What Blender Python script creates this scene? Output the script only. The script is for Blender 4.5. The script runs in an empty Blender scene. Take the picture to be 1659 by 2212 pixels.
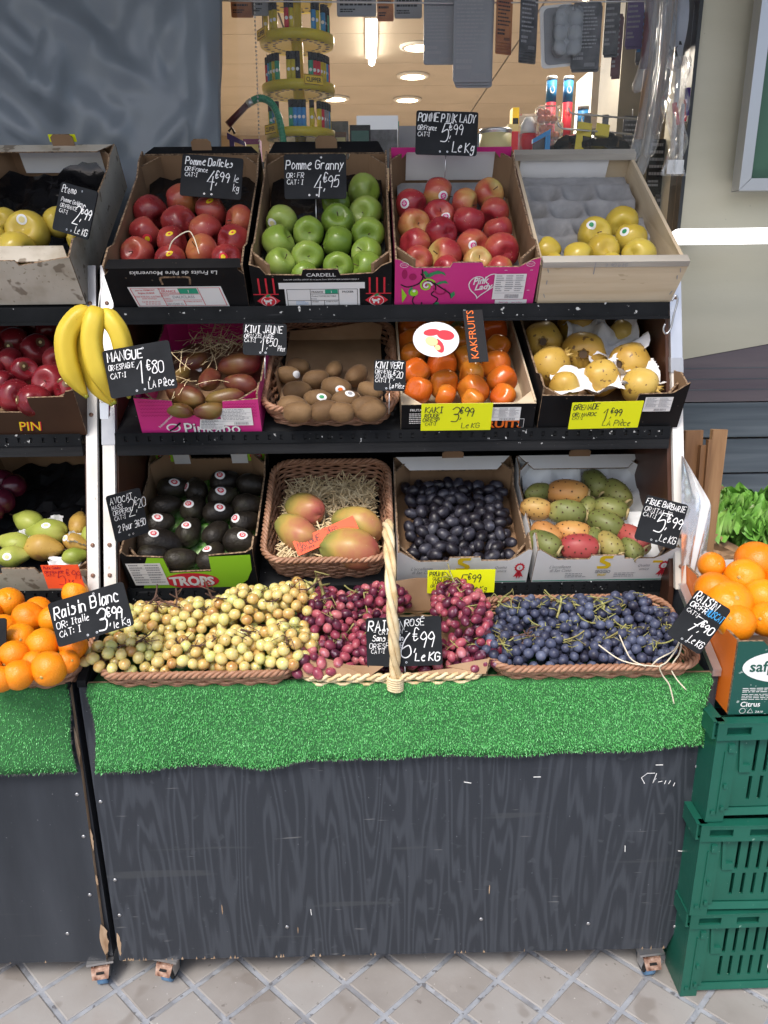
import bpy, math, random
from mathutils import Vector, Matrix, noise as mnoise
R = math.radians
rnd = random.Random(7)
S = bpy.context.scene
COL = S.collection

# ------------------------------------------------------------------ camera
FPX, CX, CY = 1662.0, 829.5, 1106.0            # focal length and centre for a 1659 x 2212 picture
PITCH, YAW, ROLL = R(17.9), R(0.9), R(-0.55)
CAMP = Vector((0.0, 0.0, 1.62))
CR = Matrix.Rotation(-YAW, 3, 'Z') @ Matrix.Rotation(R(90) - PITCH, 3, 'X') @ Matrix.Rotation(ROLL, 3, 'Z')
cd = bpy.data.cameras.new('camera'); cam = bpy.data.objects.new('camera', cd); COL.objects.link(cam)
cam.matrix_world = Matrix.Translation(CAMP) @ CR.to_4x4()
cd.sensor_fit = 'VERTICAL'; cd.sensor_height = 36.0; cd.lens = 36.0 * FPX / 2212.0
cd.clip_start = 0.05; cd.clip_end = 500
S.camera = cam
# ------------------------------------------------------------------ light
SUN_EL, SUN_AZ = R(56), R(205)                 # soft daylight from the street side, high up
w = bpy.data.worlds.new('World'); S.world = w; w.use_nodes = True
wn = w.node_tree; bgn = wn.nodes['Background']
sky = wn.nodes.new('ShaderNodeTexSky'); sky.sky_type = 'NISHITA'; sky.sun_disc = False
sky.sun_elevation = SUN_EL; sky.sun_rotation = SUN_AZ; sky.air_density = 1.0; sky.dust_density = 3.5; sky.ozone_density = 0.6
wn.links.new(sky.outputs[0], bgn.inputs[0]); bgn.inputs[1].default_value = 0.135
sl = bpy.data.lights.new('sun', 'SUN'); sl.energy = 1.5; sl.angle = R(18); sl.color = (1, 0.965, 0.92)
so = bpy.data.objects.new('sun', sl); COL.objects.link(so)
sd = Vector((math.sin(SUN_AZ) * math.cos(SUN_EL), math.cos(SUN_AZ) * math.cos(SUN_EL), math.sin(SUN_EL)))
so.rotation_euler = sd.to_track_quat('Z', 'Y').to_euler(); so.location = (0, -4, 6)
S.view_settings.view_transform = 'Standard'; S.view_settings.look = 'None'
S.view_settings.exposure = 0.74; S.view_settings.gamma = 1.0; S.view_settings.use_curve_mapping = False
S.cycles.max_bounces = 7; S.cycles.diffuse_bounces = 3; S.cycles.glossy_bounces = 3; S.cycles.transparent_max_bounces = 10
S.cycles.caustics_reflective = False; S.cycles.caustics_refractive = False
S.cycles.use_denoising = True; S.cycles.sample_clamp_indirect = 4.0

# ------------------------------------------------------------------ picture measurements to places in the room
ZM = {1: (0, 0, .3638), 2: (493.7, 0, .3638), 3: (1042.4, 0, .3717), 4: (0, 630.9, .3638), 5: (548.6, 630.9, .3638),
      6: (1069.8, 630.9, .3552), 7: (0, 1234.4, .3638), 8: (548.6, 1234.4, .3638), 9: (1069.8, 1234.4, .3552), 0: (0, 0, 1)}
def zp(z, x, y):
    a, b, s = ZM[z]; return a + x * s, b + y * s
def ray(x, y):
    return (CR @ Vector(((x - CX) / FPX, -(y - CY) / FPX, -1.0)))
def atY(x, y, Y):
    d = ray(x, y); return CAMP + d * ((Y - CAMP.y) / d.y)
def atZ(x, y, Z):
    d = ray(x, y); return CAMP + d * ((Z - CAMP.z) / d.z)
def atP(x, y, p, n):
    d = ray(x, y); return CAMP + d * ((p - CAMP).dot(n) / d.dot(n))
def pix(p):
    c = CR.transposed() @ (p - CAMP); return CX + FPX * c.x / -c.z, CY - FPX * c.y / -c.z
def depth(p):
    return -(CR.transposed() @ (p - CAMP)).z

# ------------------------------------------------------------------ mesh helpers
class MB:
    def __init__(s): s.v = []; s.f = []; s.m = []; s.s = []
    def add(s, vs, fs, m=0, sm=False):
        o = len(s.v); s.v += [tuple(q) for q in vs]
        for k, f in enumerate(fs):
            s.f.append([i + o for i in f]); s.m.append(m[k] if isinstance(m, (list, tuple)) else m); s.s.append(sm)
        return s
    def box(s, x0, x1, y0, y1, z0, z1, m=0):
        return s.add([(x0, y0, z0), (x1, y0, z0), (x1, y1, z0), (x0, y1, z0), (x0, y0, z1), (x1, y0, z1), (x1, y1, z1), (x0, y1, z1)],
                     [(3, 2, 1, 0), (4, 5, 6, 7), (0, 1, 5, 4), (1, 2, 6, 5), (2, 3, 7, 6), (3, 0, 4, 7)], m)
    def hexa(s, p, m=0):      # eight corners, bottom ring then top ring
        return s.add(p, [(3, 2, 1, 0), (4, 5, 6, 7), (0, 1, 5, 4), (1, 2, 6, 5), (2, 3, 7, 6), (3, 0, 4, 7)], m)
    def prism(s, poly, a, b, ax='y', m=(0, 0, 0)):
        n = len(poly)
        def P(q, d): return (q[0], d, q[1]) if ax == 'y' else ((d, q[0], q[1]) if ax == 'x' else (q[0], q[1], d))
        vs = [P(q, a) for q in poly] + [P(q, b) for q in poly]
        fs = [list(range(n)), list(range(2 * n - 1, n - 1, -1))] + [(i, i + n, (i + 1) % n + n, (i + 1) % n) for i in range(n)]
        return s.add(vs, fs, [m[0], m[1]] + [m[2]] * n)
    def tube(s, pts, r, n=6, m=0, closed=False, mod=None):
        pts = [Vector(p) for p in pts]; k = len(pts); vs = []; prev = None
        for i, p in enumerate(pts):
            a = pts[(i - 1) % k] if (closed or i > 0) else p; b = pts[(i + 1) % k] if (closed or i < k - 1) else p
            t = (b - a).normalized() if (b - a).length > 1e-9 else Vector((0, 0, 1))
            if prev is None:
                u = t.cross(Vector((0, 0, 1)));
                if u.length < .05: u = t.cross(Vector((0, 1, 0)))
            else: u = prev - t * prev.dot(t)
            u.normalize(); prev = u; q = t.cross(u); rr = r[i] if isinstance(r, (list, tuple)) else r
            for j in range(n):
                c = 2 * math.pi * j / n; vs.append(p + (u * math.cos(c) + q * math.sin(c)) * rr * (mod(c) if mod else 1))
        fs = []
        for i in range(k if closed else k - 1):
            for j in range(n):
                a = i * n + j; b = i * n + (j + 1) % n; c = ((i + 1) % k) * n + (j + 1) % n; d = ((i + 1) % k) * n + j
                fs.append((a, b, c, d))
        if not closed: fs.append(list(range(n - 1, -1, -1))); fs.append(list(range((k - 1) * n, k * n)))
        return s.add(vs, fs, m, True)
    def lathe(s, prof, n=20, m=0, fn=None, c=(0, 0, 0), sm=True):
        vs = []; k = len(prof)
        for (r, z) in prof:
            for j in range(n):
                a = 2 * math.pi * j / n; p = (r * math.cos(a), r * math.sin(a), z)
                if fn: p = fn(p)
                vs.append((p[0] + c[0], p[1] + c[1], p[2] + c[2]))
        fs = [(i * n + j, i * n + (j + 1) % n, (i + 1) * n + (j + 1) % n, (i + 1) * n + j) for i in range(k - 1) for j in range(n)]
        fs.append(list(range(n - 1, -1, -1))); fs.append(list(range((k - 1) * n, k * n)))
        return s.add(vs, fs, m, sm)
    def disc(s, cx, cz, r, y, m=0, n=18, rz=None):
        rz = rz or r
        return s.add([(cx + r * math.cos(2 * math.pi * i / n), y, cz + rz * math.sin(2 * math.pi * i / n)) for i in range(n)], [list(range(n))], m)
    def mesh(s, name, mats):
        me = bpy.data.meshes.new(name); me.from_pydata(s.v, [], s.f)
        for q in (mats if isinstance(mats, (list, tuple)) else [mats]): me.materials.append(MAT(q))
        me.polygons.foreach_set('material_index', s.m); me.polygons.foreach_set('use_smooth', s.s); me.update()
        return me
    def obj(s, name, mats, parent=None, **kw):
        return link(name, s.mesh(name, mats), parent, **kw)
def link(name, data, parent=None, mw=None, label=None, cat=None, group=None, kind=None):
    o = bpy.data.objects.new(name, data); COL.objects.link(o)
    if parent is not None: o.parent = parent
    if mw is not None: o.matrix_world = mw if parent is None else mw
    if parent is not None and mw is not None: o.matrix_basis = mw
    if label: o['label'] = label
    if cat: o['category'] = cat
    if group: o['group'] = group
    if kind: o['kind'] = kind
    return o
def thing(name, label, cat, mw=None, group=None):
    return link(name, None, None, mw or Matrix(), label, cat, group)
def TR(p, rx=0, ry=0, rz=0):
    return Matrix.Translation(Vector(p)) @ Matrix.Rotation(rz, 4, 'Z') @ Matrix.Rotation(rx, 4, 'X') @ Matrix.Rotation(ry, 4, 'Y')
def rrect(w, h, r, n=4, cx=0, cz=0):
    out = []
    for (sx, sz, a0) in ((1, 1, 0), (-1, 1, 90), (-1, -1, 180), (1, -1, 270)):
        for i in range(n + 1):
            a = R(a0 + 90 * i / n); out.append((cx + sx * (w / 2 - r) + r * math.cos(a), cz + sz * (h / 2 - r) + r * math.sin(a)))
    return out
def catmull(p, n=5, closed=False):
    k = len(p); out = []
    for i in range(k if closed else k - 1):
        g = lambda j: p[j % k] if closed else p[max(0, min(k - 1, j))]
        a, b, c, d = g(i - 1), g(i), g(i + 1), g(i + 2)
        for q in range(n):
            t = q / n
            out.append(tuple(.5 * ((2 * b[e]) + (c[e] - a[e]) * t + (2 * a[e] - 5 * b[e] + 4 * c[e] - d[e]) * t * t + (3 * b[e] - a[e] - 3 * c[e] + d[e]) * t ** 3) for e in range(len(b))))
    if not closed: out.append(tuple(p[-1]))
    return out
def grid_plate(mb, xs, zs, hole, y0, y1, m=0, mh=None):
    mh = m if mh is None else mh
    X, Z = sorted(set(xs)), sorted(set(zs))
    nx, nz = len(X) - 1, len(Z) - 1
    sol = [[not hole((X[i] + X[i + 1]) / 2, (Z[j] + Z[j + 1]) / 2) for j in range(nz)] for i in range(nx)]
    def q(a, b, c, d, mm): mb.add([a, b, c, d], [(0, 1, 2, 3)], mm)
    for i in range(nx):
        for j in range(nz):
            if not sol[i][j]: continue
            x0, x1, z0, z1 = X[i], X[i + 1], Z[j], Z[j + 1]
            q((x0, y0, z0), (x1, y0, z0), (x1, y0, z1), (x0, y0, z1), m); q((x0, y1, z1), (x1, y1, z1), (x1, y1, z0), (x0, y1, z0), m)
            if i == 0 or not sol[i - 1][j]: q((x0, y1, z0), (x0, y0, z0), (x0, y0, z1), (x0, y1, z1), mh)
            if i == nx - 1 or not sol[i + 1][j]: q((x1, y0, z0), (x1, y1, z0), (x1, y1, z1), (x1, y0, z1), mh)
            if j == 0 or not sol[i][j - 1]: q((x0, y1, z0), (x1, y1, z0), (x1, y0, z0), (x0, y0, z0), mh)
            if j == nz - 1 or not sol[i][j + 1]: q((x0, y0, z1), (x1, y0, z1), (x1, y1, z1), (x0, y1, z1), mh)
    return mb

# ------------------------------------------------------------------ materials
MATS = {}
def MAT(n): return MATS[n]
def pm(name, col, rough=.6, ramp=None, scale=8, detail=3, stretch=(1, 1, 1), rand=False, vary=0.0, bump=0, bscale=60, bdetail=3,
       spot=None, spec=.5, metal=0, coat=0, sss=0, sssr=(.01, .004, .002), emit=0, trans=0, alpha=1, contour=0, wear=None, ior=1.45, distort=0, bstretch=None, zg=None, rvar=0, sheen=0):
    m = bpy.data.materials.new(name); m.use_nodes = True; MATS[name] = m
    t = m.node_tree; N = t.nodes; L = t.links; b = N['Principled BSDF']
    c4 = lambda c: (c[0], c[1], c[2], 1)
    I = b.inputs
    I['Base Color'].default_value = c4(col); I['Roughness'].default_value = rough; I['Metallic'].default_value = metal; I['IOR'].default_value = ior
    I['Specular IOR Level'].default_value = spec; I['Coat Weight'].default_value = coat; I['Coat Roughness'].default_value = .15
    I['Transmission Weight'].default_value = trans; I['Alpha'].default_value = alpha; I['Sheen Weight'].default_value = sheen
    if sss: I['Subsurface Weight'].default_value = sss; I['Subsurface Radius'].default_value = (1, sssr[1] / sssr[0], sssr[2] / sssr[0]); I['Subsurface Scale'].default_value = sssr[0]
    if emit: I['Emission Color'].default_value = c4(col); I['Emission Strength'].default_value = emit
    def node(ty, **k):
        n = N.new(ty)
        for a, v in k.items(): setattr(n, a, v)
        return n
    tc = node('ShaderNodeTexCoord'); oi = None; co = tc.outputs['Object']
    if rand or vary: oi = node('ShaderNodeObjectInfo')
    def noise(sc, det, st, rough=.5, off=0, dis=0):
        mp = node('ShaderNodeMapping'); L.new(co, mp.inputs[0]); mp.inputs['Scale'].default_value = st; mp.inputs['Location'].default_value = (off, off * .7, off * 1.3)
        n = node('ShaderNodeTexNoise'); n.inputs['Scale'].default_value = sc; n.inputs['Detail'].default_value = det; n.inputs['Roughness'].default_value = rough; n.inputs['Distortion'].default_value = dis
        if rand:
            n.noise_dimensions = '4D'; mu = node('ShaderNodeMath', operation='MULTIPLY'); L.new(oi.outputs['Random'], mu.inputs[0]); mu.inputs[1].default_value = 57; L.new(mu.outputs[0], n.inputs['W'])
        L.new(mp.outputs[0], n.inputs['Vector']); return n.outputs[0]
    def cr(src, stops):
        n = node('ShaderNodeValToRGB'); e = n.color_ramp.elements
        while len(e) < len(stops): e.new(.5)
        for q, (p, c) in zip(e, stops): q.position = p; q.color = c4(c) if len(c) == 3 else c
        L.new(src, n.inputs[0]); return n.outputs[0]
    def mix(f, a, bb, bt='MIX'):
        n = node('ShaderNodeMix', data_type='RGBA', blend_type=bt)
        if isinstance(f, (int, float)): n.inputs[0].default_value = f
        else: L.new(f, n.inputs[0])
        for k, q in ((6, a), (7, bb)):
            if isinstance(q, tuple): n.inputs[k].default_value = c4(q)
            else: L.new(q, n.inputs[k])
        return n.outputs[2]
    cur = None
    if ramp:
        f = noise(scale, detail, stretch, dis=distort)
        if zg:
            sx = node('ShaderNodeSeparateXYZ'); L.new(co, sx.inputs[0]); ml = node('ShaderNodeMath', operation='MULTIPLY_ADD')
            L.new(sx.outputs[zg[2] if len(zg) > 2 else 2], ml.inputs[0]); ml.inputs[1].default_value = zg[0]; ml.inputs[2].default_value = zg[1]
            ad = node('ShaderNodeMath', operation='ADD'); L.new(f, ad.inputs[0]); L.new(ml.outputs[0], ad.inputs[1]); f = ad.outputs[0]
        if rand and vary:
            ad = node('ShaderNodeMath', operation='MULTIPLY_ADD'); L.new(oi.outputs['Random'], ad.inputs[0]); ad.inputs[1].default_value = vary; ad.inputs[2].default_value = -vary / 2
            a2 = node('ShaderNodeMath', operation='ADD'); L.new(f, a2.inputs[0]); L.new(ad.outputs[0], a2.inputs[1]); f = a2.outputs[0]
        if contour:
            ml = node('ShaderNodeMath', operation='MULTIPLY'); L.new(f, ml.inputs[0]); ml.inputs[1].default_value = contour
            sn = node('ShaderNodeMath', operation='SINE'); L.new(ml.outputs[0], sn.inputs[0])
            f2 = noise(190, 2, (1, 1, .06), off=9); a3 = node('ShaderNodeMath', operation='MULTIPLY_ADD'); L.new(sn.outputs[0], a3.inputs[0]); a3.inputs[1].default_value = .5; L.new(f2, a3.inputs[2])
            f = a3.outputs[0]
        cur = cr(f, ramp)
    elif vary and oi:
        hs = node('ShaderNodeHueSaturation'); hs.inputs['Color'].default_value = c4(col); ma = node('ShaderNodeMath', operation='MULTIPLY_ADD'); L.new(oi.outputs['Random'], ma.inputs[0]); ma.inputs[1].default_value = vary; ma.inputs[2].default_value = 1 - vary / 2; L.new(ma.outputs[0], hs.inputs['Value']); cur = hs.outputs[0]
    for sp in ([] if not spot else (spot if isinstance(spot, list) else [spot])):   # (scale, threshold, colour, amount, stretch)
        f = noise(sp[0], 2, sp[4] if len(sp) > 4 else (1, 1, 1), off=3.1 + sp[0] * .01)
        k = cr(f, [(sp[1], (0, 0, 0)), (min(1, sp[1] + .04), (sp[3],) * 3)])
        cur = mix(k, cur if cur is not None else col, sp[2])
    if cur is not None: L.new(cur, I['Base Color'])
    if cur is not None and emit: L.new(cur, I['Emission Color'])
    if bump:
        f = noise(bscale, bdetail, bstretch or stretch, .6, 5); bn = node('ShaderNodeBump'); bn.inputs['Strength'].default_value = bump; bn.inputs['Distance'].default_value = .002
        L.new(f, bn.inputs['Height']); L.new(bn.outputs[0], I['Normal'])
    if rvar:
        f = noise(scale * 1.7, 4, stretch, .6, 2); mr = node('ShaderNodeMapRange'); L.new(f, mr.inputs[0]); mr.inputs[1].default_value = .3; mr.inputs[2].default_value = .7; mr.inputs[3].default_value = rough - rvar; mr.inputs[4].default_value = rough + rvar; L.new(mr.outputs[0], I['Roughness'])
    return m
def film(name, col, op, rough=.1, glossy=.25, bump=0, bscale=8, spot=None):    # thin clear sheet
    m = bpy.data.materials.new(name); m.use_nodes = True; MATS[name] = m; t = m.node_tree; N = t.nodes; L = t.links
    out = N['Material Output']; N.remove(N['Principled BSDF'])
    tr = N.new('ShaderNodeBsdfTransparent'); df = N.new('ShaderNodeBsdfDiffuse'); df.inputs[0].default_value = (*col, 1)
    gl = N.new('ShaderNodeBsdfGlossy'); gl.inputs[0].default_value = (1, 1, 1, 1); gl.inputs['Roughness'].default_value = rough
    a = N.new('ShaderNodeMixShader'); b = N.new('ShaderNodeMixShader'); fr = N.new('ShaderNodeFresnel'); fr.inputs[0].default_value = 1.45
    mu = N.new('ShaderNodeMath'); mu.operation = 'MULTIPLY'; mu.inputs[1].default_value = glossy * 4; mu.use_clamp = True
    L.new(fr.outputs[0], mu.inputs[0]); a.inputs[0].default_value = op
    L.new(tr.outputs[0], a.inputs[1]); L.new(df.outputs[0], a.inputs[2]); L.new(mu.outputs[0], b.inputs[0]); L.new(a.outputs[0], b.inputs[1]); L.new(gl.outputs[0], b.inputs[2]); L.new(b.outputs[0], out.inputs[0])
    tc = N.new('ShaderNodeTexCoord')
    if spot:
        n = N.new('ShaderNodeTexNoise'); n.inputs['Scale'].default_value = spot[0]; n.inputs['Detail'].default_value = 4; L.new(tc.outputs['Object'], n.inputs['Vector'])
        c = N.new('ShaderNodeValToRGB'); c.color_ramp.elements[0].position = spot[1]; c.color_ramp.elements[0].color = (op, op, op, 1); c.color_ramp.elements[1].position = spot[1] + .12; c.color_ramp.elements[1].color = (spot[2],) * 3 + (1,)
        L.new(n.outputs[0], c.inputs[0]); L.new(c.outputs[0], a.inputs[0])
    if bump:
        n = N.new('ShaderNodeTexNoise'); n.inputs['Scale'].default_value = bscale; L.new(tc.outputs['Object'], n.inputs['Vector'])
        bn = N.new('ShaderNodeBump'); bn.inputs['Strength'].default_value = bump; bn.inputs['Distance'].default_value = .01; L.new(n.outputs[0], bn.inputs['Height']); L.new(bn.outputs[0], gl.inputs['Normal'])
    return m
# ---- plain paints and prints
for n, c, r in (('white_print', (.78, .78, .77), .6), ('black_print', (.02, .02, .022), .6), ('grey_print', (.3, .3, .32), .6), ('red_print', (.62, .03, .05), .5), ('green_print', (.03, .33, .2), .5),
                ('lime_print', (.3, .62, .03), .45), ('magenta_print', (.62, .035, .24), .45), ('dark_magenta_print', (.34, .012, .1), .45), ('orange_print', (.8, .16, .02), .5), ('yellow_print', (.8, .56, .02), .5),
                ('brown_print', (.12, .055, .028), .5), ('leaf_print', (.03, .26, .1), .5), ('blue_print', (.05, .28, .62), .5), ('purple_print', (.2, .03, .2), .5), ('cream_print', (.72, .64, .3), .5), ('dark_green_print', (.012, .085, .062), .45)):
    pm(n, c, r, spec=.15 if n == 'black_print' else .35)
pm('chalk', (.82, .82, .82), .8, bump=.4, bscale=300)
pm('chalk_blue', (.05, .33, .68), .8)
pm('marker', (.03, .035, .03), .5)
pm('marker_red', (.36, .01, .05), .5)
pm('slate', (.014, .015, .017), .5, ramp=[(.3, (.011, .012, .014)), (.7, (.021, .023, .026))], scale=14, detail=5, rvar=.08, spec=.12)
pm('fluo_yellow', (.86, .9, .01), .5, vary=.06); MATS['fluo_yellow'].node_tree.nodes['Principled BSDF'].inputs['Emission Strength'].default_value = 0
pm('fluo_orange', (.95, .115, .035), .5)
# ---- board
brown = [(.25, (.2, .115, .06)), (.7, (.33, .205, .115))]
pm('cardboard', (.3, .18, .1), .8, ramp=brown, scale=9, detail=5, stretch=(1, 1, .4), bump=.25, bscale=60)
pm('cardboard_edge', (.2, .13, .08), .9, ramp=[(.35, (.07, .042, .025)), (.65, (.34, .23, .14))], scale=160, detail=2, bump=.5, bscale=200)
pm('board_black', (.008, .008, .009), .55, spec=.14, ramp=[(.3, (.006, .006, .007)), (.75, (.014, .014, .015))], scale=10, detail=5, bump=.12, bscale=25, spot=(70, .72, (.16, .12, .09), .8))
pm('board_magenta', (.6, .03, .22), .42, ramp=[(.3, (.56, .026, .2)), (.7, (.66, .04, .26))], scale=6, bump=.1, bscale=25, spot=(60, .74, (.75, .5, .5), .7))
pm('board_dark_magenta', (.3, .012, .1), .45, bump=.1, bscale=30)
pm('board_white', (.82, .81, .8), .55, ramp=[(.3, (.77, .76, .75)), (.7, (.86, .855, .85))], scale=7, detail=4, bump=.12, bscale=25)
pm('board_grey', (.5, .49, .5), .6, ramp=[(.3, (.44, .43, .44)), (.7, (.55, .54, .55))], scale=6, detail=4)
pm('board_lime', (.3, .62, .02), .42, bump=.1, bscale=25, spot=(70, .73, (.6, .7, .4), .6))
pm('board_darkgreen', (.01, .075, .058), .45, bump=.15, bscale=25, spot=[(75, .66, (.45, .5, .47), .75), (300, .72, (.5, .55, .5), .6)])
pm('board_orange', (.75, .17, .015), .5, bump=.1, bscale=25)
pm('board_choc', (.05, .024, .013), .5, spec=.25, ramp=[(.3, (.035, .016, .01)), (.7, (.06, .03, .017))], scale=5, bump=.1, bscale=25)
pm('board_dirty', (.5, .44, .36), .75, ramp=[(.3, (.3, .25, .18)), (.5, (.5, .45, .37)), (.75, (.58, .53, .45))], scale=9, detail=6, bump=.2, bscale=50, spot=[(28, .62, (.17, .13, .09), .8), (110, .68, (.2, .16, .1), .7)])
pm('pale_wood', (.62, .5, .34), .6, ramp=[(.3, (.54, .42, .27)), (.7, (.68, .57, .41))], scale=5, detail=5, stretch=(.6, 1, 9), bump=.15, bscale=60, spot=(20, .71, (.36, .25, .15), .5, (1, 1, 4)))
pm('grey_wood', (.42, .39, .34), .7, ramp=[(.3, (.33, .3, .26)), (.7, (.5, .47, .41))], scale=7, detail=5, stretch=(.6, 1, 6), bump=.15, bscale=60)
pm('kraft', (.36, .22, .12), .75, ramp=[(.3, (.3, .18, .095)), (.7, (.42, .27, .155))], scale=12, detail=4, bump=.5, bscale=22)
pm('tissue', (.8, .79, .8), .7, ramp=[(.3, (.74, .73, .75)), (.7, (.85, .84, .85))], scale=9, bump=.35, bscale=30, sss=.15, sssr=(.01, .01, .01))
pm('red_tissue', (.55, .01, .02), .4, bump=.35, bscale=30)
pm('pulp', (.27, .27, .28), .92, ramp=[(.3, (.22, .22, .225)), (.7, (.33, .33, .335))], scale=25, detail=6, bump=.6, bscale=180)
pm('black_film', (.005, .005, .006), .16, bump=1.0, bscale=30, spec=.45)
pm('white_tray', (.74, .76, .77), .25, bump=.1, bscale=20, spec=.5)
pm('green_film', (.15, .42, .06), .25, ramp=[(.4, (.08, .3, .03)), (.6, (.4, .62, .25))], scale=40, bump=.6, bscale=25)
# ---- rack
pm('ply_black', (.02, .022, .027), .48, ramp=[(.25, (.027, .0315, .04)), (.5, (.031, .0355, .045)), (.7, (.038, .0435, .054)), (1.0, (.045, .0515, .063))], scale=3.3, detail=2.8, stretch=(2.5, 2.5, .24), contour=135, distort=.1, bump=.2, bscale=170, bstretch=(1, 1, .05),
   spot=[(150, .725, (.22, .23, .25), .7), (30, .69, (.06, .067, .078), .5), (6, .66, (.055, .06, .066), .55, (.35, 1, 5)), (55, .735, (.2, .2, .2), .5, (.2, 1, 2.5))], rvar=.07, spec=.4)
pm('ply_black_plain', (.02, .022, .026), .5, ramp=[(.3, (.022, .026, .033)), (.55, (.032, .037, .046)), (.8, (.044, .05, .061))], scale=4.5, detail=6, stretch=(2.6, 1, .5), bump=.2, bscale=170, bstretch=(1, 1, .05), spot=[(120, .75, (.2, .2, .21), .7), (6, .64, (.05, .053, .058), .6, (.35, 1, 5))], rvar=.07, spec=.4)
pm('raw_wood', (.4, .28, .18), .8, ramp=[(.3, (.26, .16, .09)), (.7, (.5, .37, .25))], scale=40, stretch=(1, 1, .3), bump=.5, bscale=120)
pm('lip_black', (.007, .0075, .0085), .6, spec=.1, ramp=[(.3, (.006, .007, .008)), (.7, (.013, .014, .016))], scale=12, detail=5, spot=[(85, .7, (.45, .46, .46), .9), (22, .7, (.035, .037, .04), .6, (.3, 1, 3))], bump=.15, bscale=40)
pm('lip_wood', (.012, .012, .013), .7, spec=.12, ramp=[(.3, (.009, .0095, .0105)), (.7, (.024, .025, .027))], scale=26, detail=5, stretch=(.08, 1, 2.2), bump=.4, bscale=60, bstretch=(.06, 1, 2.5), spot=(90, .73, (.4, .4, .4), .8))
pm('brown_ply', (.07, .028, .016), .38, ramp=[(.3, (.05, .02, .012)), (.7, (.095, .04, .022))], scale=5, detail=5, stretch=(2, 2, .5), bump=.1, bscale=50, spec=.5)
pm('white_post', (.72, .7, .66), .5, ramp=[(.28, (.58, .54, .47)), (.5, (.74, .72, .68)), (.8, (.8, .79, .77))], scale=12, detail=5, stretch=(1, 1, .3), spot=[(45, .7, (.3, .2, .11), .7, (1, 1, .5)), (150, .73, (.2, .17, .14), .7)])
pm('alu', (.62, .63, .65), .38, metal=.85, ramp=[(.3, (.5, .51, .53)), (.7, (.7, .71, .73))], scale=14, detail=5, stretch=(1, 1, .3), bump=.1, bscale=60)
pm('steel', (.55, .55, .56), .3, metal=.95)
pm('rust_metal', (.25, .13, .09), .55, metal=.5, ramp=[(.3, (.12, .045, .025)), (.6, (.42, .27, .2)), (.8, (.55, .5, .47))], scale=60, detail=5, bump=.3, bscale=120)
pm('rubber_blue', (.12, .27, .48), .55, ramp=[(.3, (.09, .2, .36)), (.7, (.17, .34, .55))], scale=30, detail=4)
pm('rubber_black', (.012, .012, .013), .5)
pm('tape_silver', (.4, .41, .43), .35, metal=.4, bump=.5, bscale=40)
# ---- ground and walls
pm('tile', (.27, .24, .21), .55, ramp=[(.2, (.22, .203, .188)), (.45, (.29, .272, .256)), (.62, (.325, .314, .302)), (.85, (.3, .265, .243))], scale=6, detail=7, rand=True, vary=.34, bump=.2, bscale=90, spot=[(140, .72, (.6, .58, .55), .7), (60, .69, (.13, .11, .1), .6), (9, .6, (.17, .145, .125), .45), (14, .66, (.33, .31, .29), .5)], rvar=.12)
pm('grout', (.29, .31, .34), .8, ramp=[(.3, (.21, .225, .25)), (.5, (.29, .31, .345)), (.75, (.37, .39, .425))], scale=26, detail=6, bump=.5, bscale=110, spot=[(55, .62, (.11, .11, .12), .85), (12, .56, (.19, .19, .2), .6)])
pm('wall_beige', (.6, .56, .43), .7, ramp=[(.3, (.55, .515, .39)), (.7, (.64, .6, .47))], scale=3, detail=6, stretch=(.5, 1, 2), bump=.15, bscale=120, spot=(90, .75, (.3, .28, .22), .5), rvar=.06)
pm('wall_mauve', (.16, .125, .135), .5, ramp=[(.3, (.125, .1, .115)), (.7, (.185, .15, .155))], scale=4, detail=6, stretch=(.3, 1, 5), bump=.15, bscale=80)
pm('wall_slate', (.12, .145, .165), .3, ramp=[(.3, (.07, .088, .105)), (.55, (.13, .155, .175)), (.75, (.19, .22, .24))], scale=4, detail=5, stretch=(.35, 1, 6), distort=.6, bump=.1, bscale=30)
pm('tarp', (.185, .21, .235), .34, ramp=[(.3, (.17, .192, .215)), (.7, (.2, .228, .255))], scale=2.5, detail=3, bump=.3, bscale=14, spec=.6, rvar=.05)
pm('frame_dark', (.03, .032, .034), .4)
pm('frame_silver', (.5, .5, .52), .3, metal=.8)
pm('board_green', (.065, .16, .1), .35, ramp=[(.3, (.055, .14, .085)), (.7, (.08, .18, .115))], scale=2, detail=4)
pm('ceiling_tan', (.5, .45, .39), .7, ramp=[(.3, (.46, .415, .355)), (.7, (.54, .485, .42))], scale=3, detail=5)
pm('wall_tan', (.4, .33, .25), .7, ramp=[(.3, (.36, .295, .22)), (.7, (.44, .36, .28))], scale=2, detail=5)
pm('shop_floor', (.3, .26, .22), .5)
pm('lamp_on', (1, .8, .52), .5, emit=14)
pm('tube_on', (1, .9, .72), .5, emit=11)
pm('led_white', (1, 1, 1), .4, emit=2.2)
film('window_glass', (.62, .6, .55), .008, .03, .05, spot=(34, .66, .1))
film('clear_film', (.7, .74, .78), .22, .22, .09, bump=.5, bscale=22)
film('milky_film', (.8, .81, .82), .86, .2, .2, bump=.7, bscale=14)
film('clear_plastic', (.8, .8, .78), .1, .08, .3, bump=.3, bscale=25)
pm('yellow_plastic', (.62, .5, .012), .38, ramp=[(.3, (.54, .43, .01)), (.7, (.68, .56, .02))], scale=10)
pm('hose_green', (.015, .3, .15), .4)
pm('dark_red', (.09, .012, .02), .4)
pm('violet', (.07, .03, .16), .4)
pm('shade_cover_grey', (.3, .3, .3), .8)  # grey of the unseen cover added overhead for shade
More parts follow.
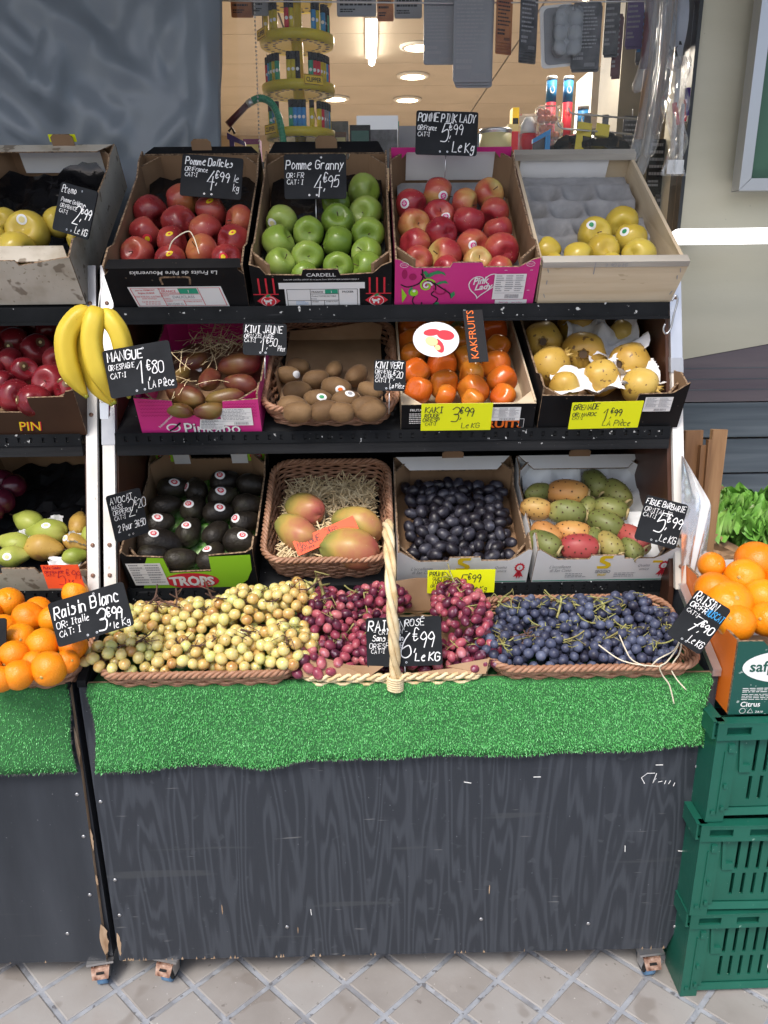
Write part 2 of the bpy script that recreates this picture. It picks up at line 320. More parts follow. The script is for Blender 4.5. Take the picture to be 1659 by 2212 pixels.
# ---- wicker, grass, straw
pm('wicker', (.3, .15, .085), .5, ramp=[(.25, (.21, .1, .056)), (.5, (.36, .185, .11)), (.8, (.48, .28, .18))], scale=45, detail=3, rand=True, vary=.15, bump=.2, bscale=150)
pm('wicker_pale', (.62, .47, .25), .5, ramp=[(.25, (.54, .38, .18)), (.5, (.74, .58, .34)), (.8, (.84, .71, .47))], scale=40, detail=3, rand=True, vary=.2, bump=.3, bscale=120)
pm('straw', (.74, .58, .33), .7, ramp=[(.3, (.58, .42, .21)), (.7, (.84, .7, .44))], scale=40, detail=2)
pm('grass_base', (.035, .15, .045), .9)
pm('grass_blade', (.04, .25, .055), .42, ramp=[(.25, (.07, .36, .085)), (.5, (.115, .5, .13)), (.78, (.21, .64, .24))], scale=120, detail=2, spec=.6)
pm('grass_fringe', (.03, .035, .033), .6, ramp=[(.3, (.012, .013, .013)), (.75, (.12, .13, .12))], scale=160)
# ---- fruit
pm('apple_red', (.3, .02, .025), .24, ramp=[(.2, (.12, .01, .014)), (.42, (.24, .024, .026)), (.58, (.35, .055, .045)), (.74, (.42, .13, .055)), (.9, (.44, .25, .07))], scale=16, detail=4, stretch=(1, 1, .4), rand=True, vary=.22, spot=(230, .68, (.55, .3, .18), .5), spec=.5, zg=(4, .02), rvar=.05)
pm('apple_green', (.24, .4, .035), .24, ramp=[(.25, (.12, .2, .025)), (.5, (.2, .3, .042)), (.75, (.3, .38, .09)), (.92, (.36, .36, .13))], scale=14, detail=4, rand=True, vary=.32, spot=(240, .7, (.5, .6, .25), .6), spec=.5, sss=.06)
pm('apple_pink', (.4, .05, .05), .24, ramp=[(.2, (.19, .01, .02)), (.42, (.33, .03, .038)), (.56, (.43, .09, .055)), (.68, (.5, .23, .08)), (.85, (.52, .4, .13))], scale=17, detail=5, stretch=(1, 1, .35), rand=True, vary=.36, spot=(230, .68, (.6, .38, .2), .45), spec=.5, zg=(3, .02))
pm('apple_yellow', (.62, .45, .05), .24, ramp=[(.25, (.44, .29, .035)), (.5, (.56, .42, .06)), (.75, (.64, .51, .12))], scale=9, detail=4, rand=True, vary=.16, spot=[(210, .7, (.45, .3, .06), .55), (30, .74, (.4, .18, .05), .5)], spec=.45, sss=.05)
pm('apple_dark', (.24, .012, .035), .24, ramp=[(.25, (.08, .005, .01)), (.5, (.18, .012, .018)), (.75, (.31, .04, .045))], scale=12, detail=4, stretch=(1, 1, .4), rand=True, vary=.24, spot=(240, .68, (.55, .2, .22), .5), spec=.5)
pm('plum_round', (.06, .008, .018), .2, ramp=[(.3, (.03, .004, .01)), (.7, (.1, .014, .03))], scale=9, rand=True, vary=.2, spec=.5)
pm('stem_brown', (.09, .055, .03), .8)
pm('banana', (.7, .5, .035), .45, ramp=[(.3, (.58, .42, .03)), (.7, (.76, .57, .06))], scale=9, detail=3, rand=True, spot=[(90, .72, (.3, .17, .05), .7), (14, .68, (.5, .55, .1), .5)], sss=.05)
pm('banana_tip', (.3, .33, .04), .5)
pm('mango_dark', (.2, .09, .035), .36, ramp=[(.2, (.075, .014, .015)), (.4, (.13, .035, .022)), (.55, (.17, .095, .026)), (.75, (.16, .13, .035)), (.9, (.27, .1, .035))], scale=13, detail=3, rand=True, vary=.3, spot=(95, .69, (.05, .03, .02), .8), spec=.45)
pm('mango_light', (.42, .26, .06), .38, ramp=[(.22, (.4, .1, .08)), (.36, (.44, .2, .09)), (.48, (.46, .3, .08)), (.6, (.33, .28, .07)), (.76, (.19, .22, .06))], scale=10, detail=4, rand=True, vary=.15, spot=[(190, .7, (.55, .45, .2), .5), (40, .73, (.12, .08, .03), .6)], spec=.42, zg=(-2.6, .0, 0))
pm('kiwi', (.15, .08, .03), .7, ramp=[(.3, (.1, .05, .018)), (.55, (.16, .088, .034)), (.8, (.23, .135, .058))], scale=18, detail=6, rand=True, vary=.22, bump=.5, bscale=320, sheen=.06)
pm('kiwi_end', (.09, .055, .035), .9, bump=.5, bscale=200)
pm('kaki', (.72, .19, .018), .2, ramp=[(.2, (.5, .055, .01)), (.45, (.62, .13, .014)), (.65, (.6, .21, .022)), (.9, (.42, .27, .04))], scale=9, detail=3, rand=True, vary=.3, spot=(60, .74, (.1, .05, .02), .6), spec=.5)
pm('calyx', (.13, .15, .06), .8)
pm('pomegranate', (.56, .34, .07), .36, ramp=[(.25, (.42, .22, .035)), (.5, (.56, .36, .07)), (.7, (.62, .44, .12)), (.85, (.56, .24, .08))], scale=9, detail=4, rand=True, vary=.2, spot=[(75, .64, (.12, .06, .025), .9), (22, .68, (.3, .14, .05), .6), (260, .68, (.35, .22, .09), .5)], spec=.45)
pm('pear_green', (.3, .34, .06), .4, ramp=[(.3, (.22, .28, .04)), (.55, (.34, .38, .07)), (.8, (.44, .42, .12))], scale=10, detail=4, rand=True, vary=.2, spot=(170, .66, (.2, .15, .05), .6), spec=.4)
pm('pear_gold', (.46, .28, .06), .42, ramp=[(.3, (.35, .19, .04)), (.55, (.48, .31, .07)), (.8, (.54, .38, .12))], scale=10, detail=5, rand=True, vary=.15, spot=[(120, .64, (.24, .12, .04), .7), (18, .68, (.2, .09, .04), .7)], spec=.4)
pm('avocado', (.022, .018, .014), .42, ramp=[(.3, (.012, .0095, .008)), (.6, (.024, .0195, .014)), (.85, (.045, .044, .022))], scale=30, detail=4, rand=True, vary=.25, bump=1.0, bscale=140, bdetail=2, spec=.3)
pm('plum', (.025, .02, .045), .38, ramp=[(.22, (.007, .0055, .008)), (.46, (.014, .012, .018)), (.66, (.045, .044, .06)), (.8, (.085, .086, .105)), (.93, (.07, .018, .026))], scale=42, detail=4, rand=True, vary=.28, spec=.5, spot=(22, .66, (.13, .14, .19), .5))
pm('prickly_orange', (.46, .2, .045), .45, ramp=[(.25, (.36, .15, .05)), (.5, (.5, .24, .07)), (.8, (.46, .32, .1))], scale=12, detail=4, rand=True, vary=.2, bump=.1, bscale=120, spec=.4)
pm('prickly_green', (.2, .22, .05), .45, ramp=[(.25, (.09, .11, .032)), (.5, (.18, .195, .055)), (.72, (.3, .25, .075)), (.9, (.38, .21, .07))], scale=12, detail=4, rand=True, vary=.25, bump=.1, bscale=120, spec=.4)
pm('prickly_red', (.36, .07, .06), .45, ramp=[(.25, (.3, .035, .045)), (.6, (.4, .09, .07)), (.85, (.34, .2, .07))], scale=12, detail=4, rand=True, bump=.1, bscale=120, spec=.4)
pm('prickly_dot', (.06, .03, .012), .8)
pm('prickly_end', (.38, .3, .14), .8, bump=.6, bscale=100)
pm('orange', (.82, .26, .006), .34, ramp=[(.3, (.78, .2, .005)), (.7, (.86, .31, .009))], scale=5, rand=True, vary=.4, bump=.5, bscale=330, bdetail=1, spec=.45, sss=.04)
pm('orange_navel', (.45, .33, .1), .8)
pm('grape_white', (.6, .47, .18), .14, ramp=[(.15, (.44, .23, .07)), (.32, (.58, .4, .14)), (.48, (.66, .53, .21)), (.66, (.68, .61, .25)), (.85, (.6, .62, .23))], scale=34, detail=3, rand=True, vary=.5, spot=(110, .72, (.3, .16, .07), .7), sss=.8, sssr=(.01, .008, .003), spec=.7, coat=.3)
pm('grape_red', (.25, .035, .065), .3, ramp=[(.2, (.06, .012, .03)), (.45, (.18, .03, .06)), (.62, (.33, .06, .09)), (.85, (.5, .16, .17))], scale=40, detail=3, rand=True, vary=.6, spot=(60, .62, (.42, .3, .38), .35), sss=.2, sssr=(.006, .002, .002), spec=.5)
pm('grape_black', (.05, .055, .1), .4, ramp=[(.25, (.016, .015, .028)), (.45, (.05, .056, .1)), (.7, (.1, .118, .19)), (.9, (.15, .17, .25))], scale=45, detail=4, rand=True, vary=.3, spec=.45)
pm('vine', (.34, .33, .1), .6, ramp=[(.3, (.22, .17, .06)), (.7, (.44, .45, .15))], scale=25)
pm('vine_brown', (.1, .05, .035), .7, ramp=[(.3, (.05, .025, .022)), (.7, (.2, .11, .07))], scale=30)
pm('lettuce', (.16, .36, .06), .4, ramp=[(.25, (.08, .24, .03)), (.55, (.2, .44, .08)), (.85, (.42, .62, .22))], scale=16, detail=4, spec=.4, bump=.3, bscale=60, sss=.1, sssr=(.01, .01, .004))
# ---- crates at the right
pm('crate_green', (.012, .11, .075), .36, ramp=[(.3, (.008, .082, .055)), (.7, (.014, .12, .082))], scale=6, detail=5, spot=[(90, .73, (.25, .4, .33), .6), (24, .71, (.07, .22, .17), .5, (.3, 1, 2))], rvar=.08, spec=.5)
pm('slat_wood', (.2, .1, .045), .5, ramp=[(.3, (.11, .05, .02)), (.7, (.28, .15, .07))], scale=14, detail=4, stretch=(3, 3, .25), bump=.2, bscale=80)
pm('slat_wood_pale', (.32, .18, .085), .5, ramp=[(.3, (.2, .1, .042)), (.7, (.4, .24, .12))], scale=14, detail=4, stretch=(3, 3, .25), bump=.2, bscale=80)
# ------------------------------------------------------------------ handwriting (single-stroke letters) and printed lettering
GL = dict(zip("ABCDEFGHIJKLMNOPQRSTUVWXYZ", (
 "00 26 40;12 32", "00 06;~06 36 44 33 03;~03 43 41 30 00", "~45 36 15 03 11 30 41", "00 06;~06 36 43 30 00", "46 06 00 40;03 33", "46 06 00;03 33", "~45 26 05 01 20 41 43;43 23",
 "00 06;40 46;03 43", "20 26;10 30;16 36", "~36 32 20 01", "00 06;46 03 40", "06 00 40", "00 06 22 46 40", "00 06 40 46", "~26 05 01 20 41 45 26", "00 06;~06 36 44 33 03", "~26 05 01 20 41 45 26;32 50",
 "00 06;~06 36 44 33 03;13 40", "~45 36 15 14 33 42 30 10 01", "06 46;26 20", "~06 02 10 30 42 46", "06 20 46", "06 10 24 30 46", "00 46;06 40", "06 23 46;23 20", "06 46 00 40")))
GL.update({"0": "~26 05 01 20 41 45 26", "1": "04 26 20", "2": "~05 26 45 33 00;00 40", "3": "~05 26 45 33 13;~13 33 42 30 00", "4": "36 02 42;34 3a", "5": "46 16 03;~03 34 42 30 00", "6": "~36 14 01 20 41 33 02", "7": "06 46 10;13 33",
 "8": "~24 05 26 45 24 01 20 41 24", "9": "~44 26 04 23 44;44 30", "€": "~45 26 15 11 20 41;03 33;02 32", ":": "11 12;14 15", ".": "10 11", ",": "11 0a", "-": "03 33", "'": "16 15", "|": "20 26", "_": "0a 4a",
 "a": "~33 14 01 10 32;34 30", "b": "06 00;~03 34 31 10 01", "c": "~33 14 02 10 30", "d": "~33 14 01 10 32;36 30", "e": "~02 33 24 02 10 30", "f": "~36 26 15 10;03 23", "g": "~33 14 02 11 32;~34 3a 1b 0a", "h": "06 00;~02 14 33 30",
 "i": "14 10;16 15", "j": "~24 2a 0b", "k": "06 00;34 02 30", "l": "16 10", "m": "04 00;~03 14 22 20;~23 34 42 40", "n": "04 00;~03 14 33 30", "o": "~14 02 10 32 14", "p": "04 0b;~04 34 32 20 01", "r": "04 00;~02 14 34",
 "s": "~33 14 13 32 20 00", "t": "16 11 20;04 34", "u": "~04 01 10 31;34 30", "v": "04 10 34", "w": "04 10 23 30 44", "x": "04 30;34 00", "y": "04 21;34 0b", "z": "04 34 00 30", "é": "~02 33 24 02 10 30;15 37", "è": "~02 33 24 02 10 30;25 07", "ë": "~02 33 24 02 10 30;15 16;35 36", "É": "46 06 00 40;03 33;17 38"})
def _c(ch): return -(ord(ch) - 96) if ch in 'abc' else int(ch)
def ribbon(mb, pts, wd, y, m=0):
    k = len(pts)
    if k < 2: return
    vs = []
    for i, p in enumerate(pts):
        a = pts[max(0, i - 1)]; b = pts[min(k - 1, i + 1)]; dx, dz = b[0] - a[0], b[1] - a[1]; l = math.hypot(dx, dz) or 1e-9
        nx, nz = -dz / l * wd / 2, dx / l * wd / 2; ex, ez = (0, 0)
        if i == 0: ex, ez = -dx / l * wd * .35, -dz / l * wd * .35
        if i == k - 1: ex, ez = dx / l * wd * .35, dz / l * wd * .35
        vs += [(p[0] + nx + ex, y, p[1] + nz + ez), (p[0] - nx + ex, y, p[1] - nz + ez)]
    mb.add(vs, [(2 * i + 1, 2 * i + 3, 2 * i + 2, 2 * i) for i in range(k - 1)], m)
def hand(mb, text, x, z, h, wd=None, y=-.0006, m=0, sl=.12, rot=0, asp=.8, gap=1.5, wmax=None):
    """handwritten line: x, z is the lower left corner, h the capital height"""
    if wmax:
        tot = sum(3 if ch == ' ' else max([0] + [_c(q[0]) for st in GL.get(ch, GL.get(ch.upper(), '')).replace('~', '').split(';') for q in st.split()]) + gap for ch in text) * h / 6
        asp = min(asp, (wmax - h * sl) / max(tot, 1e-6))
    wd = wd or h * .13; u = h / 6; wd = min(wd, max(.0007, asp * u * 1.25)); cx = 0; ca, sa = math.cos(rot), math.sin(rot)
    for ch in text:
        if ch == ' ': cx += 3 * asp * u; continue
        g = GL.get(ch, GL.get(ch.upper(), '')); mx = 0; jx, jz, js = rnd.uniform(-.3, .3), rnd.uniform(-.35, .35), rnd.uniform(.92, 1.08); jr = rnd.uniform(-.06, .06)
        for st in g.split(';'):
            if not st: continue
            cur = st[0] == '~'; p = [(_c(q[0]), _c(q[1])) for q in st.lstrip('~').split()]
            mx = max(mx, max(a for a, b in p)); p = catmull(p, 4) if cur and len(p) > 2 else p
            out = []
            for a, b in p:
                a, b = a * js + jx + b * jr, b * js + jz; px = cx + a * u * asp + b * u * sl; pz = b * u
                out.append((x + px * ca - pz * sa, z + px * sa + pz * ca))
            ribbon(mb, out, wd * rnd.uniform(.85, 1.1), y - rnd.uniform(0, .0002), m)
        cx += (mx + gap) * asp * u
TXT = {}
def txt(s, bold=0.0, shear=0.0, sp=1.0):
    k = (s, bold, shear, sp)
    if k not in TXT:
        cu = bpy.data.curves.new('t', 'FONT'); cu.body = s; cu.size = 1; cu.offset = bold; cu.shear = shear; cu.space_character = sp; cu.resolution_u = 2
        o = bpy.data.objects.new('t', cu); COL.objects.link(o); dg = bpy.context.evaluated_depsgraph_get()
        me = bpy.data.meshes.new_from_object(o.evaluated_get(dg)); v = [tuple(q.co) for q in me.vertices]; f = [list(p.vertices) for p in me.polygons]
        bpy.data.objects.remove(o); bpy.data.curves.remove(cu); bpy.data.meshes.remove(me); TXT[k] = (v, f)
    return TXT[k]
def prt(mb, s, cx, cz, h, y=-.0012, m=0, bold=0.0, shear=0.0, wmax=None, fit=None, left=False, arc=0, rot=0):
    v, f = txt(s, bold, shear); 
    if not v: return
    x0, x1 = min(q[0] for q in v), max(q[0] for q in v); z0, z1 = min(q[1] for q in v), max(q[1] for q in v)
    sz = h / max(.3, (z1 - z0)); sx = sz
    if fit: sx = fit / (x1 - x0)
    elif wmax and (x1 - x0) * sx > wmax: sx = wmax / (x1 - x0)
    ox = 0 if left else (x1 - x0) * sx / 2; ca, sa = math.cos(rot), math.sin(rot)
    vs = []
    for q in v:
        a = (q[0] - x0) * sx - ox; b = (q[1] - (z0 + z1) / 2) * sz
        if arc: b = b * (1 + arc * (1 - (a / (max(ox, 1e-6))) ** 2))
        vs.append((cx + a * ca - b * sa, y, cz + a * sa + b * ca))
    mb.add(vs, f, m)
def rect(mb, x0, x1, z0, z1, y, m): mb.add([(x0, y, z0), (x1, y, z0), (x1, y, z1), (x0, y, z1)], [(0, 1, 2, 3)], m)
def poly(mb, p, y, m): mb.add([(a, y, b) for a, b in p], [list(range(len(p)))], m)
def ell(cx, cz, a, b, n=28, rot=0): return [(cx + a * math.cos(t) * math.cos(rot) - b * math.sin(t) * math.sin(rot), cz + a * math.cos(t) * math.sin(rot) + b * math.sin(t) * math.cos(rot)) for t in [2 * math.pi * i / n for i in range(n)]]
def lines(mb, x0, x1, z0, z1, n, y, m, seed=1, th=.3):      # rows of print too small to read
    q = random.Random(seed); dz = (z1 - z0) / n
    for i in range(n):
        z = z1 - (i + .6) * dz; x = x0; e = x0 + (x1 - x0) * q.uniform(.6, 1)
        while x < e:
            l = q.uniform(.05, .16) * (x1 - x0); rect(mb, x, min(e, x + l), z, z + dz * th, y, m); x += l + .025 * (x1 - x0)
def table_label(name, parent, x0, x1, z0, z1, y=-.0010, seed=1, skew=0.0, cols=2, bar=True, ink='grey_print', paper='white_print'):
    """white stuck-on product label with rules, lines of print and a bar code"""
    mb = MB(); W, H = x1 - x0, z1 - z0
    def sk(p): return [(a + (b - z0) * skew, b) for a, b in p]
    mb.add([(x0, y, z0), (x1, y, z0), (x1 + skew * H, y, z1), (x0 + skew * H, y, z1)], [(0, 1, 2, 3)], 0)
    t = MB(); q = random.Random(seed); th = max(.0006, H * .012)
    rows = 4
    for i in range(1, rows): rect(t, x0 + W * .04, x1 - W * .04, z0 + H * i / rows, z0 + H * i / rows + th, y - .0005, 1)
    for c in range(cols):
        a = x0 + W * (.06 + .92 * c / cols); b = x0 + W * (.06 + .92 * (c + 1) / cols) - W * .05
        lines(t, a, b, z0 + H * (.3 if bar else .08), z0 + H * .96, 8, y - .0005, 1, seed + c, .42)
    if bar:
        x = x0 + W * .4
        while x < x0 + W * .85:
            l = q.uniform(.004, .018) * W; rect(t, x, x + l, z0 + H * .05, z0 + H * .2, y - .0005, 1); x += l + q.uniform(.006, .016) * W
    mb.add([(a + (c - z0) * skew, b, c) for a, b, c in t.v], t.f, t.m)
    return mb.obj(name, [paper, ink], parent)
# ================================================================== the setting
g = MB(); g.add([(-30, -30, 0), (30, -30, 0), (30, 8.3, 0), (-30, 8.3, 0)], [(0, 1, 2, 3)])
ground = g.obj('pavement', ['grout'], kind='structure')
# diamond paving tiles, proud of the grout
DX, DY = .179, .168; tb = MB(); j = .0084
p = [(-DX / 2 + j, 0), (0, -DY / 2 + j), (DX / 2 - j, 0), (0, DY / 2 - j)]
q_ = [(a * .955, b * .955) for a, b in p]
tb.add([(a, b, -.001) for a, b in p] + [(a, b, .0018) for a, b in p] + [(a, b, .0032) for a, b in q_], [(8, 9, 10, 11)] + [(i, (i + 1) % 4, (i + 1) % 4 + 4, i + 4) for i in range(4)] + [(i + 4, (i + 1) % 4 + 4, (i + 1) % 4 + 8, i + 8) for i in range(4)])
tme = tb.mesh('tile', ['tile'])
node0 = atZ(583, 2131, 0)
for b in range(-13, 10):
    for a in range(-8, 9):
        x = node0.x + a * DX + (b % 2) * DX / 2 + DX / 2; y = node0.y + b * DY / 2
        if -1.25 < x < 1.45 and .45 < y < 2.2:
            o = link('tile', tme, ground, Matrix.Translation((x, y, rnd.uniform(-.0006, .0006))) @ Matrix.Rotation(rnd.uniform(-.006, .006), 4, 'Z'))
YW = 2.42                                                       # shop front
# right-hand wall: beige render above, mauve band, slate cladding boards below
xw = atY(1487, 300, YW).x
zt, zb0 = atY(1480, 783, YW).z, atY(1659, 743, YW)
zl = atY(1560, 868, YW).z
wb = MB(); XR = 3.2
sl_ = (zb0.z - zt) / (zb0.x - xw)
zR = zt + sl_ * (XR - xw)
wb.prism([(xw, zt), (XR, zR), (XR, 4.2), (xw, 4.2)], YW, YW + .2, 'y', (0, 0, 0))
wall = wb.obj('beige_wall', ['wall_beige'], label='beige rendered shop wall with mauve band, right of the window', cat='wall')
mb = MB(); mb.prism([(xw, zl), (XR, zl + .002), (XR, zR - .002), (xw, zt - .002)], YW + .003, YW + .2, 'y'); mb.obj('mauve_band', ['wall_mauve'], wall)
for i in range(3):                                               # faint joints of the cladding in the band
    z = zl + (zt - zl) * (.3 + .27 * i); mb = MB(); mb.box(xw + .01, XR, YW + .001, YW + .006, z, z + .0022); mb.obj('joint', ['wall_slate'], wall)
z = zl; k = 0
while z > 0:
    h = .118; mb = MB(); z0 = max(0, z - h + .004)
    mb.hexa([(xw, YW - .004, z0), (XR, YW - .004, z0), (XR, YW + .2, z0), (xw, YW + .2, z0), (xw, YW + .004, z - .004), (XR, YW + .004, z - .004), (XR, YW + .2, z - .004), (xw, YW + .2, z - .004)])
    mb.obj('cladding_board', ['wall_slate'], wall); z -= h
# framed green notice board on that wall
fa = atY(1596, 412, YW - .1); fx1 = fa.x + .9; fz1 = fa.z + 1.1
fr = thing('notice_board', 'silver framed green notice board on the beige wall, upper right corner', 'notice board', Matrix.Translation((fa.x, YW - .1, fa.z)))
FW = .032; w_, h_ = fx1 - fa.x, fz1 - fa.z
mb = MB(); mb.prism([(0, 0), (w_, 0), (w_ - FW, FW), (FW, FW)], 0, .05, 'y'); mb.obj('frame_bar', ['frame_silver'], fr)
mb = MB(); mb.prism([(0, .001), (FW - .001, FW + .001), (FW - .001, h_), (0, h_)], 0, .05, 'y'); mb.obj('frame_bar', ['frame_silver'], fr)
mb = MB(); mb.box(FW, w_, .02, .04, FW, h_); mb.obj('green_sheet', ['board_green'], fr)
mb = MB(); hand(mb, "-", .075, .30, .03, .005, .0194); hand(mb, "C", .078, .11, .045, .005, .0194); mb.obj('lettering', ['white_print'], fr)
mb = MB(); mb.box(.1, w_, .05, .1 - .004, .1, h_); mb.obj('wall_mount', ['frame_dark'], fr)
# bright white tube lamp
a = atY(1447, 512, 2.2); b = atY(1760, 508, 2.2); r_ = .0205
lt = thing('tube_lamp', 'glowing white tube lamp in front of the beige wall', 'lamp', Matrix.Translation(a))
d_ = b - a
mb = MB(); pts = [(.004, 0, 0), (.012, 0, 0)] + [(d_.x * i / 10 + .02, 0, d_.z * i / 10) for i in range(11)]; mb.tube(pts, [r_ * .55, r_ * .88] + [r_] * 11, 12); mb.obj('tube', ['led_white'], lt)
mb = MB(); mb.box(.1, .14, r_, YW - 2.2 + .006, -.012, .012); mb.obj('bracket', ['white_print'], lt)
# shop front: window, frame
xl = atY(420, 300, YW).x; xr = xw
win = thing('shop_window', 'shop window pane with dusty glass above the fruit crates', 'window', Matrix.Translation((0, YW, 0)))
ZS = 1.05
mb = MB(); mb.box(xl, xr - .012, .02, .026, ZS, 3.0); mb.obj('glass_pane', ['window_glass'], win)
mb = MB(); mb.box(xr - .011, xr - .001, -.012, .08, .0, 3.0); mb.obj('frame_upright', ['frame_dark'], win)
mb = MB(); mb.box(xl - .06, xl - .001, -.02, .08, .0, 3.0); mb.obj('frame_upright', ['frame_dark'], win)
mb = MB(); mb.box(xl, xr - .013, -.03, .1, ZS - .06, ZS - .001); mb.obj('sill', ['frame_dark'], win)
mb = MB(); mb.box(xl, xr - .013, -.01, .05, .0, ZS - .062); mb.obj('stall_riser', ['wall_slate'], win)
mb = MB(); mb.box(-3, xw, 0, .2, 3.0, 4.2); mb.obj('lintel', ['wall_beige'], win)
mb = MB(); mb.box(-3, xl - .061, 0, .2, 0, 2.999); mb.obj('pier', ['wall_beige'], win)
# interior
RM = dict(x0=-1.6, x1=2.6, y1=7.6, zc=2.72)
mb = MB(); mb.box(RM['x0'], RM['x1'], RM['y1'], RM['y1'] + .1, 0, RM['zc']); shopback = mb.obj('shop_back_wall', ['wall_tan'], kind='structure')
mb = MB(); mb.box(RM['x0'] - .1, RM['x0'], YW + .2, RM['y1'] + .1, 0, RM['zc']); mb.obj('shop_side_wall', ['wall_tan'], kind='structure')
mb = MB(); mb.box(RM['x1'], RM['x1'] + .1, YW + .2, RM['y1'] + .1, 0, RM['zc']); mb.obj('shop_side_wall', ['wall_tan'], kind='structure')
mb = MB(); mb.box(RM['x0'], RM['x1'], YW + .2, RM['y1'], .002, .006); mb.obj('shop_floor', ['shop_floor'], kind='structure')
mb = MB(); mb.box(RM['x0'] - .1, RM['x1'] + .1, YW + .2, RM['y1'] + .1, RM['zc'] + .012, RM['zc'] + .1); ceil = mb.obj('shop_ceiling', ['frame_dark'], kind='structure')
cb = MB(); cb.box(-.595, .595, -.297, .297, 0, .01); cme = cb.mesh('ceiling_panel', ['ceiling_tan'])
for i in range(9):
    for k in range(4):
        link('ceiling_panel', cme, ceil, Matrix.Translation((-1.0 + k * 1.2, YW + .5 + i * .6, RM['zc'])))
mb = MB()
for z in (.9, 1.35, 1.8): mb.box(RM['x0'], RM['x1'], RM['y1'] - .006, RM['y1'] - .001, z, z + .008)
mb.obj('wall_joint', ['frame_dark'], shopback)
def downlight(px, py, lab, i):
    p = atZ(px, py, RM['zc'] - .004)
    t = thing('ceiling_downlight', lab, 'ceiling light', Matrix.Translation(p), 'round lights in the shop ceiling')
    mb = MB(); n = 20
    mb.lathe([(.1, .002), (.1, -.008), (.075, -.012), (.075, .002)], 20); mb.obj('trim_ring', ['white_print'], t)
    mb = MB(); mb.lathe([(.074, .001), (.072, -.009), (.001, -.011)], 20); mb.obj('bulb', ['lamp_on'], t)
    if i < 9:
        l = bpy.data.lights.new('lamp_light', 'SPOT'); l.energy = 120; l.spot_size = R(150); l.spot_blend = .8; l.color = (1, .87, .7); l.shadow_soft_size = .07
        lo = link('lamp_light', l, t, Matrix.Translation((0, 0, -.05)))
for i, (px, py, lab) in enumerate(((904, 100, 'nearest bright ceiling downlight, right of the glowing tube'), (892, 163, 'middle ceiling downlight below the nearest one'), (880, 214, 'farthest small ceiling downlight'),
                                   (724, 212, 'ceiling downlight right beside the lowest yellow carousel tier'))): downlight(px, py, lab, i)
a = atZ(803, 50, RM['zc'] - .03); b = atZ(803, 135, RM['zc'] - .03)
t = thing('ceiling_tube', 'narrow glowing strip light on the shop ceiling', 'ceiling light', Matrix.Translation(a))
mb = MB(); mb.tube([(0, 0, 0), (b - a)], .018, 8); mb.obj('tube', ['tube_on'], t)
mb = MB(); mb.box(-.03, .03, 0, (b - a).y, .019, .03); mb.obj('housing', ['white_print'], t)
l = bpy.data.lights.new('lamp_light', 'AREA'); l.energy = 85; l.color = (1, .9, .76); l.shape = 'RECTANGLE'; l.size = .06; l.size_y = max(.3, (b - a).y)
link('lamp_light', l, t, Matrix.Translation((0, (b - a).y / 2, -.03)))
# unseen overhead cover, added above the picture to shade the upper shelf and window
mb = MB(); mb.hexa([(-3, 1.15, 2.78), (3.2, 1.15, 2.78), (3.2, YW - .02, 2.95), (-3, YW - .02, 2.95), (-3, 1.15, 2.81), (3.2, 1.15, 2.81), (3.2, YW - .02, 2.98), (-3, YW - .02, 2.98)])
mb.obj('added_shade_canopy', ['shade_cover_grey'], kind='structure')
# small lit lamp at the top of the window, above the crisp tubes
p = atY(1264, 3, 2.85); t = thing('window_lamp', 'small bright lamp at the top of the window above the clear blister', 'lamp', Matrix.Translation(p))
mb = MB(); mb.lathe([(.018, .03), (.022, .0), (.015, -.002)], 14); mb.obj('lamp_body', ['frame_silver'], t)
mb = MB(); mb.lathe([(.014, -.003), (.011, -.012), (.002, -.016)], 12); mb.obj('bulb', ['lamp_on'], t)
mb = MB(); mb.tube([(0, 0, .03), (0, 0, RM['zc'] - p.z)], .004, 6); mb.obj('lamp_rod', ['frame_dark'], t)
l = bpy.data.lights.new('lamp_light', 'SPOT'); l.energy = 6; l.spot_size = R(120); l.spot_blend = .7; l.color = (1, .9, .76); l.shadow_soft_size = .03
link('lamp_light', l, t, Matrix.Translation((0, 0, -.03)))
# grey tarpaulin hanging left of the window
TY = 2.36; n = 200; m_ = 150
def FP(x, y): q_ = atY(x, y, 2.36); return q_.x, q_.z
FOLD = [(*FP(-20, 90), *FP(150, 240), .03, .05), (*FP(0, 230), *FP(110, 330), .03, .05), (*FP(140, 60), *FP(100, 210), .02, .035), (*FP(150, 130), *FP(135, 250), .022, .04), (*FP(200, 20), *FP(290, 130), .035, -.04), (*FP(160, 200), *FP(300, 330), .04, .045),
        (*FP(300, 230), *FP(250, 330), .028, .04), (*FP(320, 60), *FP(400, 210), .04, -.035), (*FP(470, 30), *FP(440, 320), .025, .035), (*FP(420, 250), *FP(360, 330), .022, .035), (*FP(60, 10), *FP(220, 90), .03, .03), (*FP(230, 130), *FP(330, 190), .025, .03), (*FP(380, 20), *FP(350, 150), .03, .025)] + [(*FP(a, b), *FP(c, d), .011, .013) for a, b, c, d in ((120, 60, 105, 190), (150, 110, 142, 200), (30, 60, 90, 120), (240, 200, 300, 240), (60, 200, 130, 215), (330, 90, 360, 180), (445, 60, 470, 200), (200, 250, 190, 320), (20, 270, 70, 300), (400, 230, 440, 300))]
tx0, tx1 = -2.2, atY(498, 150, TY).x; tz1, tz0 = 2.75, .95
vs = []
